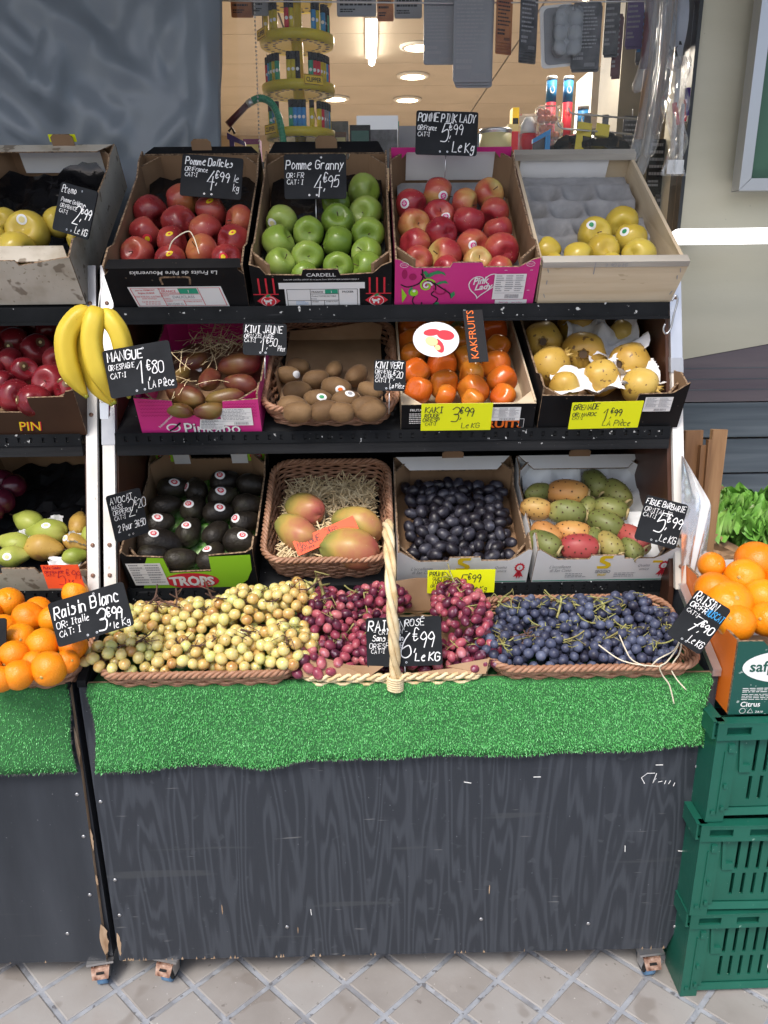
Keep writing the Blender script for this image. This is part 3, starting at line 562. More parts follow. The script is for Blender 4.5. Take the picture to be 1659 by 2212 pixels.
for i in range(m_ + 1):
    for k in range(n + 1):
        u = k / n; v = i / m_; x = tx0 + (tx1 - tx0) * u; z = tz1 + (tz0 - tz1) * v
        # edge leans: the tarp narrows a little towards the bottom
        x += -.045 * u * v + .008 * math.sin(v * 9) * u
        s = .075 * mnoise.noise(Vector((x * 2.1 + z * 1.2, z * .9, 1.3))) + .045 * mnoise.noise(Vector((x * 5.2 + z * 3.5, z * 2.2 - x, 7.7))) + .011 * mnoise.noise(Vector((x * 13 - z * 7, z * 6, 2.2))) + .02 * math.sin(x * 7 + z * 2.0 + 1.2 * math.sin(z * 2.4))
        rid = 1 - abs(mnoise.noise(Vector((x * 3.3 + z * 1.9, z * 2.1 - x * 1.3, 4.4)))) * 2
        s += .016 * max(0, rid) ** 4
        for (ax, az, bx, bz, wd_, am) in FOLD:
            ex, ez = bx - ax, bz - az; tt_ = max(0, min(1, ((x - ax) * ex + (z - az) * ez) / (ex * ex + ez * ez))); d2 = (x - ax - ex * tt_) ** 2 + (z - az - ez * tt_) ** 2; s += am * .48 * math.exp(-d2 / (wd_ * wd_)) * math.sin(math.pi * (.15 + .7 * tt_))
        if u > .95: s += .02 * math.sin((u - .95) / .05 * math.pi)
        vs.append((x, TY - .035 - s, z))
fs = [(i * (n + 1) + k, i * (n + 1) + k + 1, (i + 1) * (n + 1) + k + 1, (i + 1) * (n + 1) + k) for i in range(m_) for k in range(n)]
mb = MB(); mb.add(vs, fs, 0, True); tp = mb.obj('tarpaulin', ['tarp'], label='creased blue-grey tarpaulin hanging behind the left crates', cat='tarpaulin')
sm = tp.modifiers.new('thick', 'SOLIDIFY'); sm.thickness = .003
# ================================================================== the stepped display racks
YF = 1.40; ZTOP = .806; ZBOT = .076
XL = atY(194, 1646, YF).x; XR_ = atY(1529, 1625, YF).x
LIPS = [dict(Y=1.80, px=(240, 1456), py=(664, 652), t=R(34), hole=False), dict(Y=1.715, px=(247, 1455), py=(934, 922), t=R(24), hole=True), dict(Y=1.675, px=(270, 1436), py=(1268, 1256), t=R(27), hole=True)]
for L_ in LIPS:
    a = atY(L_['px'][0], L_['py'][0], L_['Y']); b = atY(L_['px'][1], L_['py'][1], L_['Y']); L_['z'] = (a.z + b.z) / 2
def postline(z): return 1.607 + (z - .905) * (1.85 - 1.607) / (1.63 - .905)
def lip(name, parent, x0, x1, L_, seed):
    mb = MB(); Y, z = L_['Y'], L_['z']; q = random.Random(seed)
    if L_['hole']:
        h = .027; holes = []; x = x0 + .02
        while x < x1 - .02: holes.append((x, x + .0065)); x += .027
        xs = [x0, x1] + [e for a in holes for e in a]; zs = [z - h, z, z - h + .008, z - h + .0195]
        grid_plate(mb, xs, zs, lambda a, b: z - h + .008 < b < z - h + .0195 and any(p < a < r for p, r in holes), Y - .003, Y)
        mb.obj(name, ['lip_black'], parent)
        mb = MB(); mb.box(x0, x1, Y - .001, Y + .02, z - .052, z - h - .0005); mb.obj('shelf_edge', ['lip_wood'], parent)
    else:
        mb.box(x0, x1, Y - .004, Y, z - .034, z); mb.box(x0, x1, Y - .012, Y - .0045, z - .037, z - .031); mb.obj(name, ['lip_black'], parent)
def caster(px, py, parent_name, label, rz, grp):
    p = atZ(px, py, 0)
    t = thing('caster', label, 'caster wheel', TR((p.x, p.y, 0), rz=rz), grp) if parent_name is None else link('caster', None, parent_name, TR((p.x, p.y + .016, 0), rz=rz) @ Matrix.Scale(.86, 4))
    r = .034
    mb = MB(); mb.tube([(-.012, 0, r), (.012, 0, r)], r, 20); wh = mb.obj('wheel', ['rubber_blue'], t)
    mb = MB(); mb.tube([(-.0145, 0, r), (-.0122, 0, r)], r * .8, 16); mb.tube([(.0122, 0, r), (.0145, 0, r)], r * .8, 16)
    mb.obj('hub', ['rubber_black'], t)
    mb = MB()
    for s in (-1, 1): mb.prism([(-.013, r - .012), (.013, r - .012), (.022, .08), (-.028, .08)], s * .016, s * .019, 'x')
    mb.obj('fork', ['steel'], t)
    mb = MB(); mb.box(-.035, .035, -.028, .04, .081, .088); mb.obj('mount_plate', ['steel'], t)
    mb = MB(); mb.hexa([(-.021, -.046, .05), (.021, -.046, .05), (.021, -.042, .05), (-.021, -.042, .05), (-.024, -.03, .074), (.024, -.03, .074), (.024, -.02, .075), (-.024, -.02, .075)]); pe = mb.obj('brake_pedal', ['rust_metal'], t)
    mb = MB(); mb.box(-.01, .01, -.041, -.034, .062, .066); mb.obj('slot', ['rubber_black'], pe)
    return t
def rack(label, x0, x1, main):
    t = thing('display_rack', label, 'display rack', Matrix.Translation((0, 0, 0)))
    # front panel
    mb = MB(); n = 40
    bot = [(x0 + (x1 - x0) * i / n, ZBOT + (rnd.uniform(-.0012, .0012) if 0 < i < n else 0)) for i in range(n + 1)]
    bot[-1] = (x1 - .034, ZBOT) if main else (x1 - .012, ZBOT); 
    if main: bot.append((x1 - .018, ZBOT + .05)); bot.append((x1 - .006, ZBOT + .09)); bot.append((x1, ZBOT + .16))
    mb.prism(bot + [(x1, ZTOP), (x0, ZTOP)], YF, YF + .012, 'y', (0, 0, 1)); fp = mb.obj('front_panel', ['ply_black' if main else 'ply_black_plain', 'raw_wood'], t)
    q = random.Random(5 if main else 6); mb = MB()             # bare wood where the paint has chipped off
    for i in range(46 if main else 12):
        x = q.uniform(x0 + .01, x1 - .04); h = q.uniform(.002, .010); w_ = q.uniform(.0008, .003); 
        if q.random() < .3: x = x0 + .01 + abs(q.gauss(0, .07))
        mb.add([(x - w_, YF - .0006, ZBOT - .001), (x + w_, YF - .0006, ZBOT - .001), (x + w_ * .3, YF - .0006, ZBOT + h)], [(0, 1, 2)])
    for (xx, z, w_, h) in ([(x0 + .004, .125, .008, .07), (x1 - .016, .17, .006, .09), (x0 + .25, .22, .0022, .03), (x0 + .86, .26, .002, .028), (x0 + .42, .155, .0015, .02)] if main else [(x1 - .012, .14, .018, .09), (x1 - .004, .66, .006, .1), (x1 - .003, .42, .004, .06), (x1 - .006, .31, .004, .03)]):
        k = 9; pl = [(xx + w_ * (.5 + .5 * q.random()) * math.sin(math.pi * i / k) ** .6, z - h / 2 + h * i / k) for i in range(k + 1)] + [(xx - w_ * .4 * math.sin(math.pi * i / k), z - h / 2 + h * i / k) for i in range(k - 1, 0, -1)]
        poly(mb, pl, YF - .0007, 0)
    mb.obj('bare_wood_chip', ['raw_wood'], fp, kind='stuff')
    sc = MB(); sc.lathe([(.0045, 0), (.004, .0015), (.001, .0018)], 10); sme = sc.mesh('screw', ['steel'])
    for (fx, z) in ([(.008, .52), (.013, .31), (.30, .165), (.64, .175), (.985, .335), (.985, .14), (.985, .58), (.012, .21), (.83, .155)] if main else [(.985, .54), (.985, .43), (.98, .27), (.93, .16), (.6, .15)]):
        link('screw', sme, fp, TR((x0 + (x1 - x0) * fx, YF, z), rx=R(90)))
    if main:
        st = MB(); st.box(-.008, .008, -.0012, 0, -.0007, .0007); stm = st.mesh('staple', ['white_print'])
        for (px, py, r) in ((1160, 1678, 0), (1424, 1652, 0), (1350, 1833, 1.5), (1472, 1838, .1), (672, 1970, 1.5), (1010, 1690, .2)):
            p = atY(px, py, YF); link('staple', stm, fp, TR((p.x, YF, p.z), ry=r))
        mb = MB(); p = atY(1392, 1692, YF)
        for k, st_ in enumerate(([(0, 0), (-.008, .015), (.004, .026), (.02, .026)], [(.024, .025), (.018, .0), (.024, .012)], [(.03, .003), (.038, .005)], [(.044, -.002), (.046, .006)], [(.053, -.002), (.056, .006)], [(.064, -.008), (.066, 0)])): ribbon(mb, [(p.x + a, p.z + b) for a, b in st_], .0016, YF - .0006)
        mb.obj('chalk_scribble', ['chalk'], fp)
    # cheeks
    for s, (a, b) in enumerate(((x0, x0 + .014), (x1 - .014, x1))):
        mb = MB(); mb.prism([(YF + .0125, ZBOT + .002), (2.28, ZBOT + .002), (2.28, .9), (1.62, .9), (YF + .0125, ZTOP - .003)], a, b, 'x'); mb.obj('base_cheek', ['ply_black_plain'], t)
        ia, ib = (a + .014, b + .013) if s == 0 else (a - .013, b - .014)
        ia, ib = (x0 + .016, x0 + .028) if s == 0 else (x1 - .03, x1 - .018)
        mb = MB(); mb.prism([(1.625, .72), (2.27, .72), (2.27, 1.74), (2.2, 1.745), (1.86, 1.515), (postline(1.51) + .012, 1.51), (1.625, .905)], ia, ib, 'x'); mb.obj('cheek', ['brown_ply'], t)
        # leaning post on the front edge of the cheek
        pa, pb = (x0 - .003, x0 + .024) if s == 0 else (x1 - .022, x1 + .003)
        def seg(z0, z1, mat, o, nm):
            y0, y1 = postline(z0), postline(z1); mb = MB()
            mb.hexa([(pa - o, y0 - o, z0), (pb + o, y0 - o, z0), (pb + o, y0 + .012, z0), (pa - o, y0 + .012, z0), (pa - o, y1 - o, z1), (pb + o, y1 - o, z1), (pb + o, y1 + .012, z1), (pa - o, y1 + .012, z1)])
            return mb.obj(nm, [mat], t)
        zsplit = 1.39
        seg(.905, zsplit, 'white_post', 0, 'post'); up = seg(zsplit, 1.622, 'alu', .0008, 'post_top')
        sm_ = MB(); sm_.lathe([(.005, 0), (.0045, .002), (.001, .0024)], 10); sme2 = sm_.mesh('bolt', ['rust_metal'])
        for z in (1.54, 1.30, 1.02, .955): link('bolt', sme2, t, TR(((pa + pb) / 2, postline(z) - .001, z), rx=R(90 - 18)))
        if s == 0 and main: seg(1.235, 1.315, 'tape_silver', .0016, 'joint_plate')
        if s == 1 and main: seg(1.376, 1.408, 'tape_silver', .002, 'tape_wrap')
        # sloped trim from the post foot to the front edge
        mb = MB(); mb.hexa([(a - .001, YF - .004, ZTOP - .004), (b + .003, YF - .004, ZTOP - .004), (b + .003, 1.612, .902), (a - .001, 1.612, .902), (a - .001, YF - .004, ZTOP + .012), (b + .003, YF - .004, ZTOP + .012), (b + .003, 1.612, .918), (a - .001, 1.612, .918)])
        mb.obj('sloped_trim', ['alu' if (s == 1 and main) else 'lip_wood'], t)
    xi0, xi1 = x0 + .0285, x1 - .0305
    for i, L_ in enumerate(LIPS):
        lip('shelf_lip', t, xi0, xi1, L_, i)
        Y, z, tt = L_['Y'], L_['z'], L_['t']; D_ = .5 if i == 0 else .46; zz = z - .018
        mb = MB(); c, s_ = math.cos(tt), math.sin(tt)
        mb.prism([(Y + .001, zz), (Y + .001 + D_ * c, zz + D_ * s_), (Y + .001 + D_ * c - .012 * s_, zz + D_ * s_ + .012 * c), (Y + .001 + .0, zz + .012)], xi0, xi1, 'x'); mb.obj('shelf_board', ['lip_wood'], t)
    mb = MB(); mb.prism([(YF + .013, .768), (1.85, .848), (1.85, .86), (YF + .013, .784)], x0 + .015, x1 - .015, 'x'); mb.obj('tray_board', ['ply_black_plain'], t)
    mb = MB(); mb.box(xi0, xi1, 2.2, 2.212, .72, 1.6); mb.obj('back_board', ['board_black'], t)
    if main:
        # S-hook at the right end of the top lip
        p = atY(1449, 650, 1.785); pts = catmull([(0, 0, 0), (.008, 0, .012), (.013, 0, 0), (.008, 0, -.03), (.004, 0, -.06), (-.006, 0, -.072), (-.013, 0, -.062), (-.01, 0, -.05)], 5)
        mb = MB(); mb.tube([(p.x + a, p.y + b - .006, p.z + c) for a, b, c in pts], .0022, 6); mb.obj('hook', ['steel'], t)
        p = atY(232, 880, postline(1.2)); mb = MB(); mb.hexa([(p.x - .012, p.y - .02, p.z - .022), (p.x + .006, p.y - .02, p.z - .022), (p.x + .008, p.y - .004, p.z + .0), (p.x - .014, p.y - .004, p.z + .0), (p.x - .012, p.y - .012, p.z + .012), (p.x + .008, p.y - .012, p.z + .012), (p.x + .01, p.y - .002, p.z + .022), (p.x - .014, p.y - .002, p.z + .022)]); mb.obj('latch', ['steel'], t)
    return t
mainrack = rack('wide black plywood fruit rack with three stepped shelves, centre of the picture', XL, XR_, True)
leftrack = rack('black plywood fruit rack cut off by the left picture edge', XL - .018 - 1.3, XL - .018, False)
caster(368, 2122, mainrack, '', R(-14), ''); caster(1398, 2108, mainrack, '', R(6), ''); caster(222, 2128, leftrack, '', R(10), '')
# ------------------------------------------------------------------ artificial grass mats over the front edge
def mat(label, x0, x1, wave, nb, seed):
    q = random.Random(seed)
    prof = [(1.70, .842), (1.56, .816), (1.45, .799), (1.412, .800), (1.397, .8095), (1.386, .804)]
    n = 60; vs = []; fs = []; rows = len(prof) + 8
    def front(x, v):       # v 0..1 down the hanging part
        f = (x - x0) / (x1 - x0); zb = wave(f); z = .804 + (zb - .804) * v
        y = 1.386 + .004 * math.sin(f * 31 + v * 3) * v + .003 * math.sin(f * 11) * v - .004 * v
        xx = x + (.006 * math.sin(v * 5 + x0)) * (1 if f < .5 else -1) * (abs(f - .5) * 2) ** 8
        return (xx, y, z)
    for i in range(n + 1):
        x = x0 + (x1 - x0) * i / n
        for (y, z) in prof: vs.append((x, y, z))
        for k in range(1, 9): vs.append(front(x, k / 8))
    for i in range(n):
        for k in range(rows - 1):
            a = i * rows + k; fs.append((a, a + 1, a + rows + 1, a + rows))
    mb = MB(); mb.add(vs, fs, 0, True); mo = mb.obj('grass_mat', ['grass_base'], label=label, cat='grass mat', group='artificial grass mats')
    so_ = mo.modifiers.new('thick', 'SOLIDIFY'); so_.thickness = .004; so_.offset = 0
    V = []; F = []
    cols = int((x1 - x0) / .0042)
    for i in range(nb):
        x = x0 + (q.randrange(cols) + .5 + q.gauss(0, .2)) / cols * (x1 - x0); v = q.random() * 1.3 - .3
        if v < 0:
            f = -v / .3; k = f * 2.0; j = int(k); a, b = prof[::-1][j], prof[::-1][min(5, 1 + j)]; g_ = k - j; p = Vector((x, a[0] + (b[0] - a[0]) * g_, a[1] + (b[1] - a[1]) * g_)); nn = Vector((q.gauss(0, .4), -.8, q.uniform(-.1, .7)))
        else:
            p = Vector(front(min(max(x, x0), x1), v)); nn = Vector((q.gauss(0, .45), -1, q.gauss(-.25, .45)))
        nn.normalize(); sd_ = nn.cross(Vector((q.gauss(0, 1), q.gauss(0, .4), q.gauss(0, 1)))).normalized() * q.uniform(.0005, .0009); l = q.uniform(.003, .0062); tip = p + nn * l + Vector((0, 0, -l * .25)); mid = p + nn * l * .55
        o = len(V); V += [p - sd_, p + sd_, mid + sd_, mid - sd_, tip + sd_ * .5, tip - sd_ * .5]; F += [(o, o + 1, o + 2, o + 3), (o + 3, o + 2, o + 4, o + 5)]
    mb = MB(); mb.add(V, F, 0, False); mb.obj('grass_blades', ['grass_blade'], mo, kind='stuff')
    mb = MB()
    for i in range(int((x1 - x0) * 420)):
        x = q.uniform(x0, x1); p = Vector(front(x, 1)); l = q.uniform(.003, .008); d = q.gauss(0, .003)
        mb.add([p + Vector((-.0006, -.003, .003)), p + Vector((.0006, -.003, .003)), p + Vector((d, -.004, -l))], [(0, 1, 2)])
    for xe, sg in ((x0, -1), (x1, 1)):
        for i in range(70):
            p = Vector(front(xe, q.random())); l = q.uniform(.002, .007); mb.add([p + Vector((0, -.003, .0008)), p + Vector((0, -.003, -.0008)), p + Vector((sg * l, -.004, q.gauss(0, .002)))], [(0, 1, 2)])
    mb.obj('frayed_edge', ['grass_fringe'], mo, kind='stuff')
    return mo
def zpx(py): return atY(829, py, 1.385).z
wm = [(0, 1660), (.08, 1655), (.2, 1648), (.27, 1655), (.36, 1642), (.45, 1636), (.6, 1637), (.72, 1640), (.85, 1633), (1, 1625)]
def wavem(f):
    for (a, b), (c, d) in zip(wm, wm[1:]):
        if f <= c: k = (f - a) / (c - a); k = k * k * (3 - 2 * k); return zpx(b + (d - b) * k - 4) + .001 * math.sin(f * 60)
    return zpx(wm[-1][1] - 4)
mat('long green artificial grass strip draped over the wide rack front', atY(200, 1560, 1.39).x, atY(1522, 1560, 1.39).x, wavem, 62000, 3)
mat('short green artificial grass strip on the left rack front', XL - .018 - 1.27, atY(156, 1560, 1.39).x, lambda f: zpx(1652) + .002 * math.sin(f * 25), 26000, 4)
# ================================================================== crates and baskets
def shelf_frame(i, px0, px1, dy=.006, dz=-.004, t=None):
    """a frame lying on sloped shelf i: returns matrix (origin front-bottom-centre) and width"""
    L_ = LIPS[i]; Y = L_['Y'] + dy; py = sum(L_['py']) / 2
    a = atY(px0, py, Y); b = atY(px1, py, Y)
    return TR(((a.x + b.x) / 2, Y, L_['z'] + dz), rx=L_['t'] if t is None else t), b.x - a.x
def outline(W, prof): return [(-W / 2, 0), (W / 2, 0)] + [(W * (f - .5), z) for f, z in reversed(prof)]
def crate(name, label, F, W, D, outer, inner, front, back, side, floor='cardboard', th=.004, edge='cardboard_edge', gus=.05, gz=None, backout=None, cat='crate', sideout=None, group=None):
    t = thing(name, label, cat, F, group)
    e = .0006
    mb = MB(); mb.box(-W / 2 + th, W / 2 - th, th, D - th, 0, .004); mb.obj('floor_panel', [floor], t)
    mb = MB(); mb.prism(outline(W, front), 0, th, 'y', (0, 1, 2)); fp = mb.obj('front_panel', [outer, inner, edge], t)
    mb = MB(); mb.prism(outline(W, back), D - th, D, 'y', (0, 1, 2)); bp = mb.obj('back_panel', [inner, backout or outer, edge], t)
    for s in (-1, 1):
        mb = MB(); xa, xb = (-W / 2, -W / 2 + th) if s < 0 else (W / 2 - th, W / 2)
        pr = [(th + e, 0), (D - th - e, 0)] + [(th + e + (D - 2 * th - 2 * e) * f, z) for f, z in reversed(side)]
        mb.prism(pr, xa, xb, 'x', (0, 1, 2) if s < 0 else (1, 0, 2)); mb.obj('side_panel', [sideout or outer, inner, edge], t)
    if gus:
        for sx in (-1, 1):
            for sy in (0, 1):
                gh = (gz or (min(front[0][1], front[-1][1]) - .003, min(back[0][1], back[-1][1]) - .003))[sy]
                x = sx * (W / 2 - th - .0005); y0 = th + .0005 if sy == 0 else D - th - .0005; yy = y0 + gus if sy == 0 else y0 - gus
                mb = MB(); mb.prism([(x, yy), (x - sx * gus * .8, y0), (x - sx * (gus * .8 - .006), y0), (x, yy - (.008 if sy == 0 else -.008))], .005, gh, 'z', (1, 1, 0)); mb.obj('corner_gusset', [inner, edge], t)
    return t, fp, bp
def tab(parent, cx, w_, h, z0, y, col='cardboard', th=.003):
    mb = MB(); mb.prism([(cx - w_ / 2, z0), (cx + w_ / 2, z0), (cx + w_ / 2, z0 + h * .75), (cx + w_ / 2 - .008, z0 + h), (cx - w_ / 2 + .008, z0 + h), (cx - w_ / 2, z0 + h * .75)], y, y + th, 'y', (0, 0, 1)); return mb.obj('handle_tab', [col, 'cardboard_edge'], parent)
def flap(parent, W, z, y0, y1, dz, col, inset=.05, th=.003, name='top_flap'):
    """horizontal flap along a panel's top, from y0 to y1, cut back at its ends"""
    mb = MB(); a = W / 2 - .006; b = a - inset
    mb.add([(-a, y0, z), (a, y0, z), (b, y1, z + dz), (-b, y1, z + dz), (-a, y0, z + th), (a, y0, z + th), (b, y1, z + dz + th), (-b, y1, z + dz + th)], [(3, 2, 1, 0), (4, 5, 6, 7), (0, 1, 5, 4), (1, 2, 6, 5), (2, 3, 7, 6), (3, 0, 4, 7)], [0, 0, 1, 1, 1, 1]); return mb.obj(name, [col, 'cardboard_edge'], parent)
def crumpled(name, mat, parent, x0, x1, y0, y1, z, amp, seed, n=16, m=16, fq=14, edge=0.0, **kw):
    mb = MB(); vs = []
    for i in range(m + 1):
        for k in range(n + 1):
            x = x0 + (x1 - x0) * k / n; y = y0 + (y1 - y0) * i / m
            s = abs(mnoise.noise(Vector((x * fq, y * fq, seed)))) * 1.6 + .5 * mnoise.noise(Vector((x * fq * 2.3, y * fq * 2.3, seed + 5)))
            ed = max(abs(k / n - .5), abs(i / m - .5)) * 2; vs.append((x + rnd.uniform(-.003, .003), y + rnd.uniform(-.003, .003), z + amp * s + edge * max(0, ed - .6) / .4))
    fs = [(i * (n + 1) + k, i * (n + 1) + k + 1, (i + 1) * (n + 1) + k + 1, (i + 1) * (n + 1) + k) for i in range(m) for k in range(n)]
    mb.add(vs, fs, 0, mat in ('black_film', 'tissue')); return mb.obj(name, [mat], parent, **kw)
FR = {}                                     # crate frames for laying fruit
# ---------- top shelf
F, W = shelf_frame(0, 248, 538); FR['dali'] = F
t, fp, bp = crate('apple_crate', 'black cardboard crate with red-ruled white label on the top shelf', F, W, .5, 'board_black', 'cardboard', [(0, .088), (.04, .1), (.04, .106), (.96, .106), (.96, .1), (1, .088)], [(0, .1), (1, .1)], [(0, .11), (.12, .115), (.2, .098), (.8, .096), (.9, .112), (1, .112)], sideout='board_black')
flap(t, W, .101, .497, .525, .004, 'board_black', .02); tab(t, 0, .05, .03, .104, .51)
mb = MB(); mb.add([(-W / 2 + .004, -.0008, .106), (W / 2 - .004, -.0008, .106), (W / 2 - .008, .03, .1085), (-W / 2 + .008, .03, .1085)], [(0, 1, 2, 3)], 0); ff = mb.obj('front_flap', ['board_black'], t)
mb = MB(); prt(mb, "La Fruits de Père Mouveraks", 0, .094, .010, -.0012, 0, .005, .2, fit=.19, rot=math.pi); mb.obj('lettering', ['white_print'], fp)
mb = MB(); ribbon(mb, catmull([(-.03, .066), (-.032, .078), (-.026, .083), (.026, .083), (.032, .078), (.03, .066)], 4), .0045, -.0012); mb.obj('handle_cut', ['cardboard_edge'], fp)
# its label
mb = MB(); x0, x1, z0, z1 = -.097, .108, .006, .059
def PL(x, z): return (x0 + (x1 - x0) * x - .012 * z, z0 + (z1 - z0) * z)
def prect(mb, a, b, c, d, y, m): poly(mb, [PL(a, c), PL(b, c), PL(b, d), PL(a, d)], y, m)
prect(mb, 0, 1, 0, 1, -.0010, 0)
for (a, b, c, d) in ((.02, .98, .05, .065), (.02, .98, .93, .945), (.02, .027, .05, .945), (.973, .98, .05, .945), (.32, .326, .05, .945), (.74, .746, .05, .945), (.32, .74, .62, .63), (.32, .74, .34, .35), (.53, .536, .05, .345)): prect(mb, a, b, c, d, -.0015, 1)
prect(mb, .525, .73, .65, .92, -.0015, 2)
def plt(s, x, z, h, m, **k): q = PL(x, z); prt(mb, s, q[0], q[1], h, -.002, m, **k)
plt("Jean luc FREMONT", .17, .84, .0052, 1, bold=.012); plt("Brigitte DUBOR", .17, .7, .0052, 1, bold=.012); plt("2700 RTE DU COTEAU", .17, .53, .0042, 1); plt("82400 MONTJOI", .17, .42, .0042, 1); plt("Tel 05 63 94 27 41", .17, .27, .0038, 1); plt("06 31 77 21 43", .18, .16, .0038, 1)
plt("FRANCE", .42, .79, .006, 1); plt("TARN et GARONNE", .42, .69, .0036, 1); plt("I", .63, .78, .007, 0, bold=.02); plt("DALICLASS", .55, .5, .007, 3); plt("201/240 G", .42, .15, .006, 3); plt("PRODUIT", .36, .57, .003, 1); plt("VARIETE", .36, .42, .003, 1); plt("CALIBRE", .37, .29, .003, 1); plt("NOMBRE DE FRUITS", .63, .27, .003, 1); plt("ORIGINE", .35, .9, .003, 1)
mb.obj('label', ['white_print', 'red_print', 'green_print', 'grey_print'], fp)
crumpled('plastic_liner', 'black_film', t, -W / 2 + .012, W / 2 - .012, .02, .485, .02, .02, 3, edge=.02)

F, W = shelf_frame(0, 551, 845); FR['granny'] = F
t, fp, bp = crate('apple_crate', 'black cardboard crate with red stripes on the top shelf', F, W, .5, 'board_black', 'cardboard', [(0, .112), (.07, .104), (.11, .086), (.36, .084), (.375, .098), (.62, .098), (.635, .084), (.87, .088), (.93, .106), (1, .116)], [(0, .1), (.3, .1), (.32, .085), (.68, .085), (.7, .1), (1, .1)], [(0, .112), (.14, .112), (.2, .1), (.8, .095), (.9, .11), (1, .11)])
flap(t, W, .101, .497, .535, .01, 'board_black', .015); tab(t, 0, .055, .036, .103, .512)
mb = MB(); S_ = W / .285
for x in (-.128, -.113, -.098, .098, .113, .128): rect(mb, x * S_ - .002, x * S_ + .002, .036, .078, -.0010, 1)
for sx in (-1, 1): rect(mb, min(sx * .142 * S_, sx * .09 * S_), max(sx * .142 * S_, sx * .09 * S_), .035, .0375, -.0011, 1)
for sx in (-1, 1):
    c = sx * .112 * S_; poly(mb, [(c - .026, .019), (c, .040), (c + .026, .019), (c, -.001)], -.0015, 1); poly(mb, ell(c, .018, .0165, .0135), -.002, 0); poly(mb, ell(c, .018, .015, .012), -.0025, 1); poly(mb, ell(c, .034, .006, .003, 12, .5), -.003, 2)
    for (a, b, r1, r2) in ((-.003, .019, .007, .003), (.005, .022, .0035, .003), (-.006, .0145, .0022, .004), (.004, .0145, .002, .004), (-.009, .022, .002, .003)): poly(mb, ell(c + a, b, r1, r2, 10), -.003, 0)
rect(mb, -.088 * S_, .088 * S_, .050, .066, -.0010, 0); rect(mb, -.077 * S_, .077 * S_, .004, .0505, -.0011, 0)
for (a, b, c, d) in ((-.073, .073, .0485, .0495), (-.073, .073, .0055, .0065), (-.073, -.072, .006, .0495), (.072, .073, .006, .0495), (-.025, -.024, .006, .0495), (.033, .034, .006, .0495), (-.025, .033, .036, .037), (-.073, .033, .019, .02), (.003, .004, .006, .02)): rect(mb, a * S_, b * S_, c, d, -.0016, 3)
rect(mb, .006 * S_, .032 * S_, .0375, .048, -.0017, 4)
prt(mb, "CARDELL", 0, .0855, .0085, -.0012, 0, .01, fit=.064); prt(mb, "EARL DEP CARDELL EXPORT 82 rue Jeanne David  BP90729 84000 AVIGNON CEDEX 9", 0, .0735, .004, -.0012, 0, fit=.165)
prt(mb, "FRANCE", -.01 * S_, .042, .005, -.002, 3, .01); prt(mb, "I", .019 * S_, .042, .006, -.0022, 0, .02); prt(mb, "PACKER", .053 * S_, .042, .005, -.002, 3, .01); prt(mb, "Produit POMMES DE TABLE", .003 * S_, .031, .0036, -.002, 3, wmax=.054); prt(mb, "Variété", -.018 * S_, .024, .003, -.002, 3); prt(mb, "CALIBRE", -.016 * S_, .016, .003, -.002, 3); prt(mb, "NOMBRE DE FRUITS", .019 * S_, .016, .003, -.002, 3, wmax=.026)
lines(mb, -.06, -.03, .008, .018, 3, -.002, 5, 4)
mb.obj('print', ['white_print', 'red_print', 'leaf_print', 'black_print', 'green_print', 'blue_print'], fp)
crumpled('plastic_liner', 'black_film', t, -W / 2 + .012, W / 2 - .012, .02, .485, .02, .02, 8, edge=.02)

F, W = shelf_frame(0, 852, 1150); FR['pink'] = F
t, fp, bp = crate('apple_crate', 'bright magenta cardboard apple crate with heart emblem on the top shelf', F, W, .5, 'board_magenta', 'cardboard', [(0, .122), (.03, .12), (.13, .1), (.38, .1), (.4, .112), (.6, .112), (.615, .1), (.86, .1), (.95, .118), (1, .122)], [(0, .112), (1, .112)], [(0, .12), (.14, .12), (.2, .105), (.8, .1), (.88, .112), (1, .112)], sideout='board_dark_magenta')
mb = MB(); a = W / 2 - .012; mb.prism([(-a, .03), (a, .03), (a, .075), (a - .03, .106), (-a + .03, .106), (-a, .075)], .4935, .4955, 'y'); mb.obj('white_lining', ['board_white'], t)
mb = MB(); mb.prism([(-W / 2 + .004, .113), (W / 2 - .004, .113), (W / 2 - .004, .124), (-W / 2 + .004, .124)], .478, .481, 'y'); 
for sx in (-1, 1): mb.prism([(sx * (W / 2 - .004), .062), (sx * (W / 2 - .004), .113), (sx * (W / 2 - .045), .113)], .4785, .4815, 'y')
mb.prism([(-.06, .106), (.06, .106), (.066, .1135), (-.066, .1135)], .4785, .4815, 'y'); mb.obj('back_flap', ['board_magenta'], t)
mb = MB()
for cx, cz, s in ((.035, .055, 1),):      # heart emblem
    H_ = []
    for i in range(40):
        u = 2 * math.pi * i / 40; H_.append((16 * math.sin(u) ** 3, 13 * math.cos(u) - 5 * math.cos(2 * u) - 2 * math.cos(3 * u) - math.cos(4 * u)))
    H_ = [(cx + a * .0021 - .0022 * max(0, -b) * .35 + .012, cz + b * .0021 + a * .0004) for a, b in H_]; H_ = [(a - W * 0.02, b) for a, b in H_]
    ribbon(mb, H_ + H_[:2], .0024, -.0012, 0)
    prt(mb, "Pink", cx - .002, cz + .012, .018, -.0014, 0, .03, .35, fit=.036, rot=.12); prt(mb, "Lady", cx + .006, cz - .006, .02, -.0014, 0, .03, .35, fit=.042, rot=.12)
def swirl(cx, cz, r0, turns, a0, wd, m, y=-.0012): ribbon(mb, [(cx + r0 * (1 - .8 * i / 24) * math.cos(a0 + turns * 6.283 * i / 24), cz + r0 * (1 - .8 * i / 24) * math.sin(a0 + turns * 6.283 * i / 24)) for i in range(25)], wd, y, m)
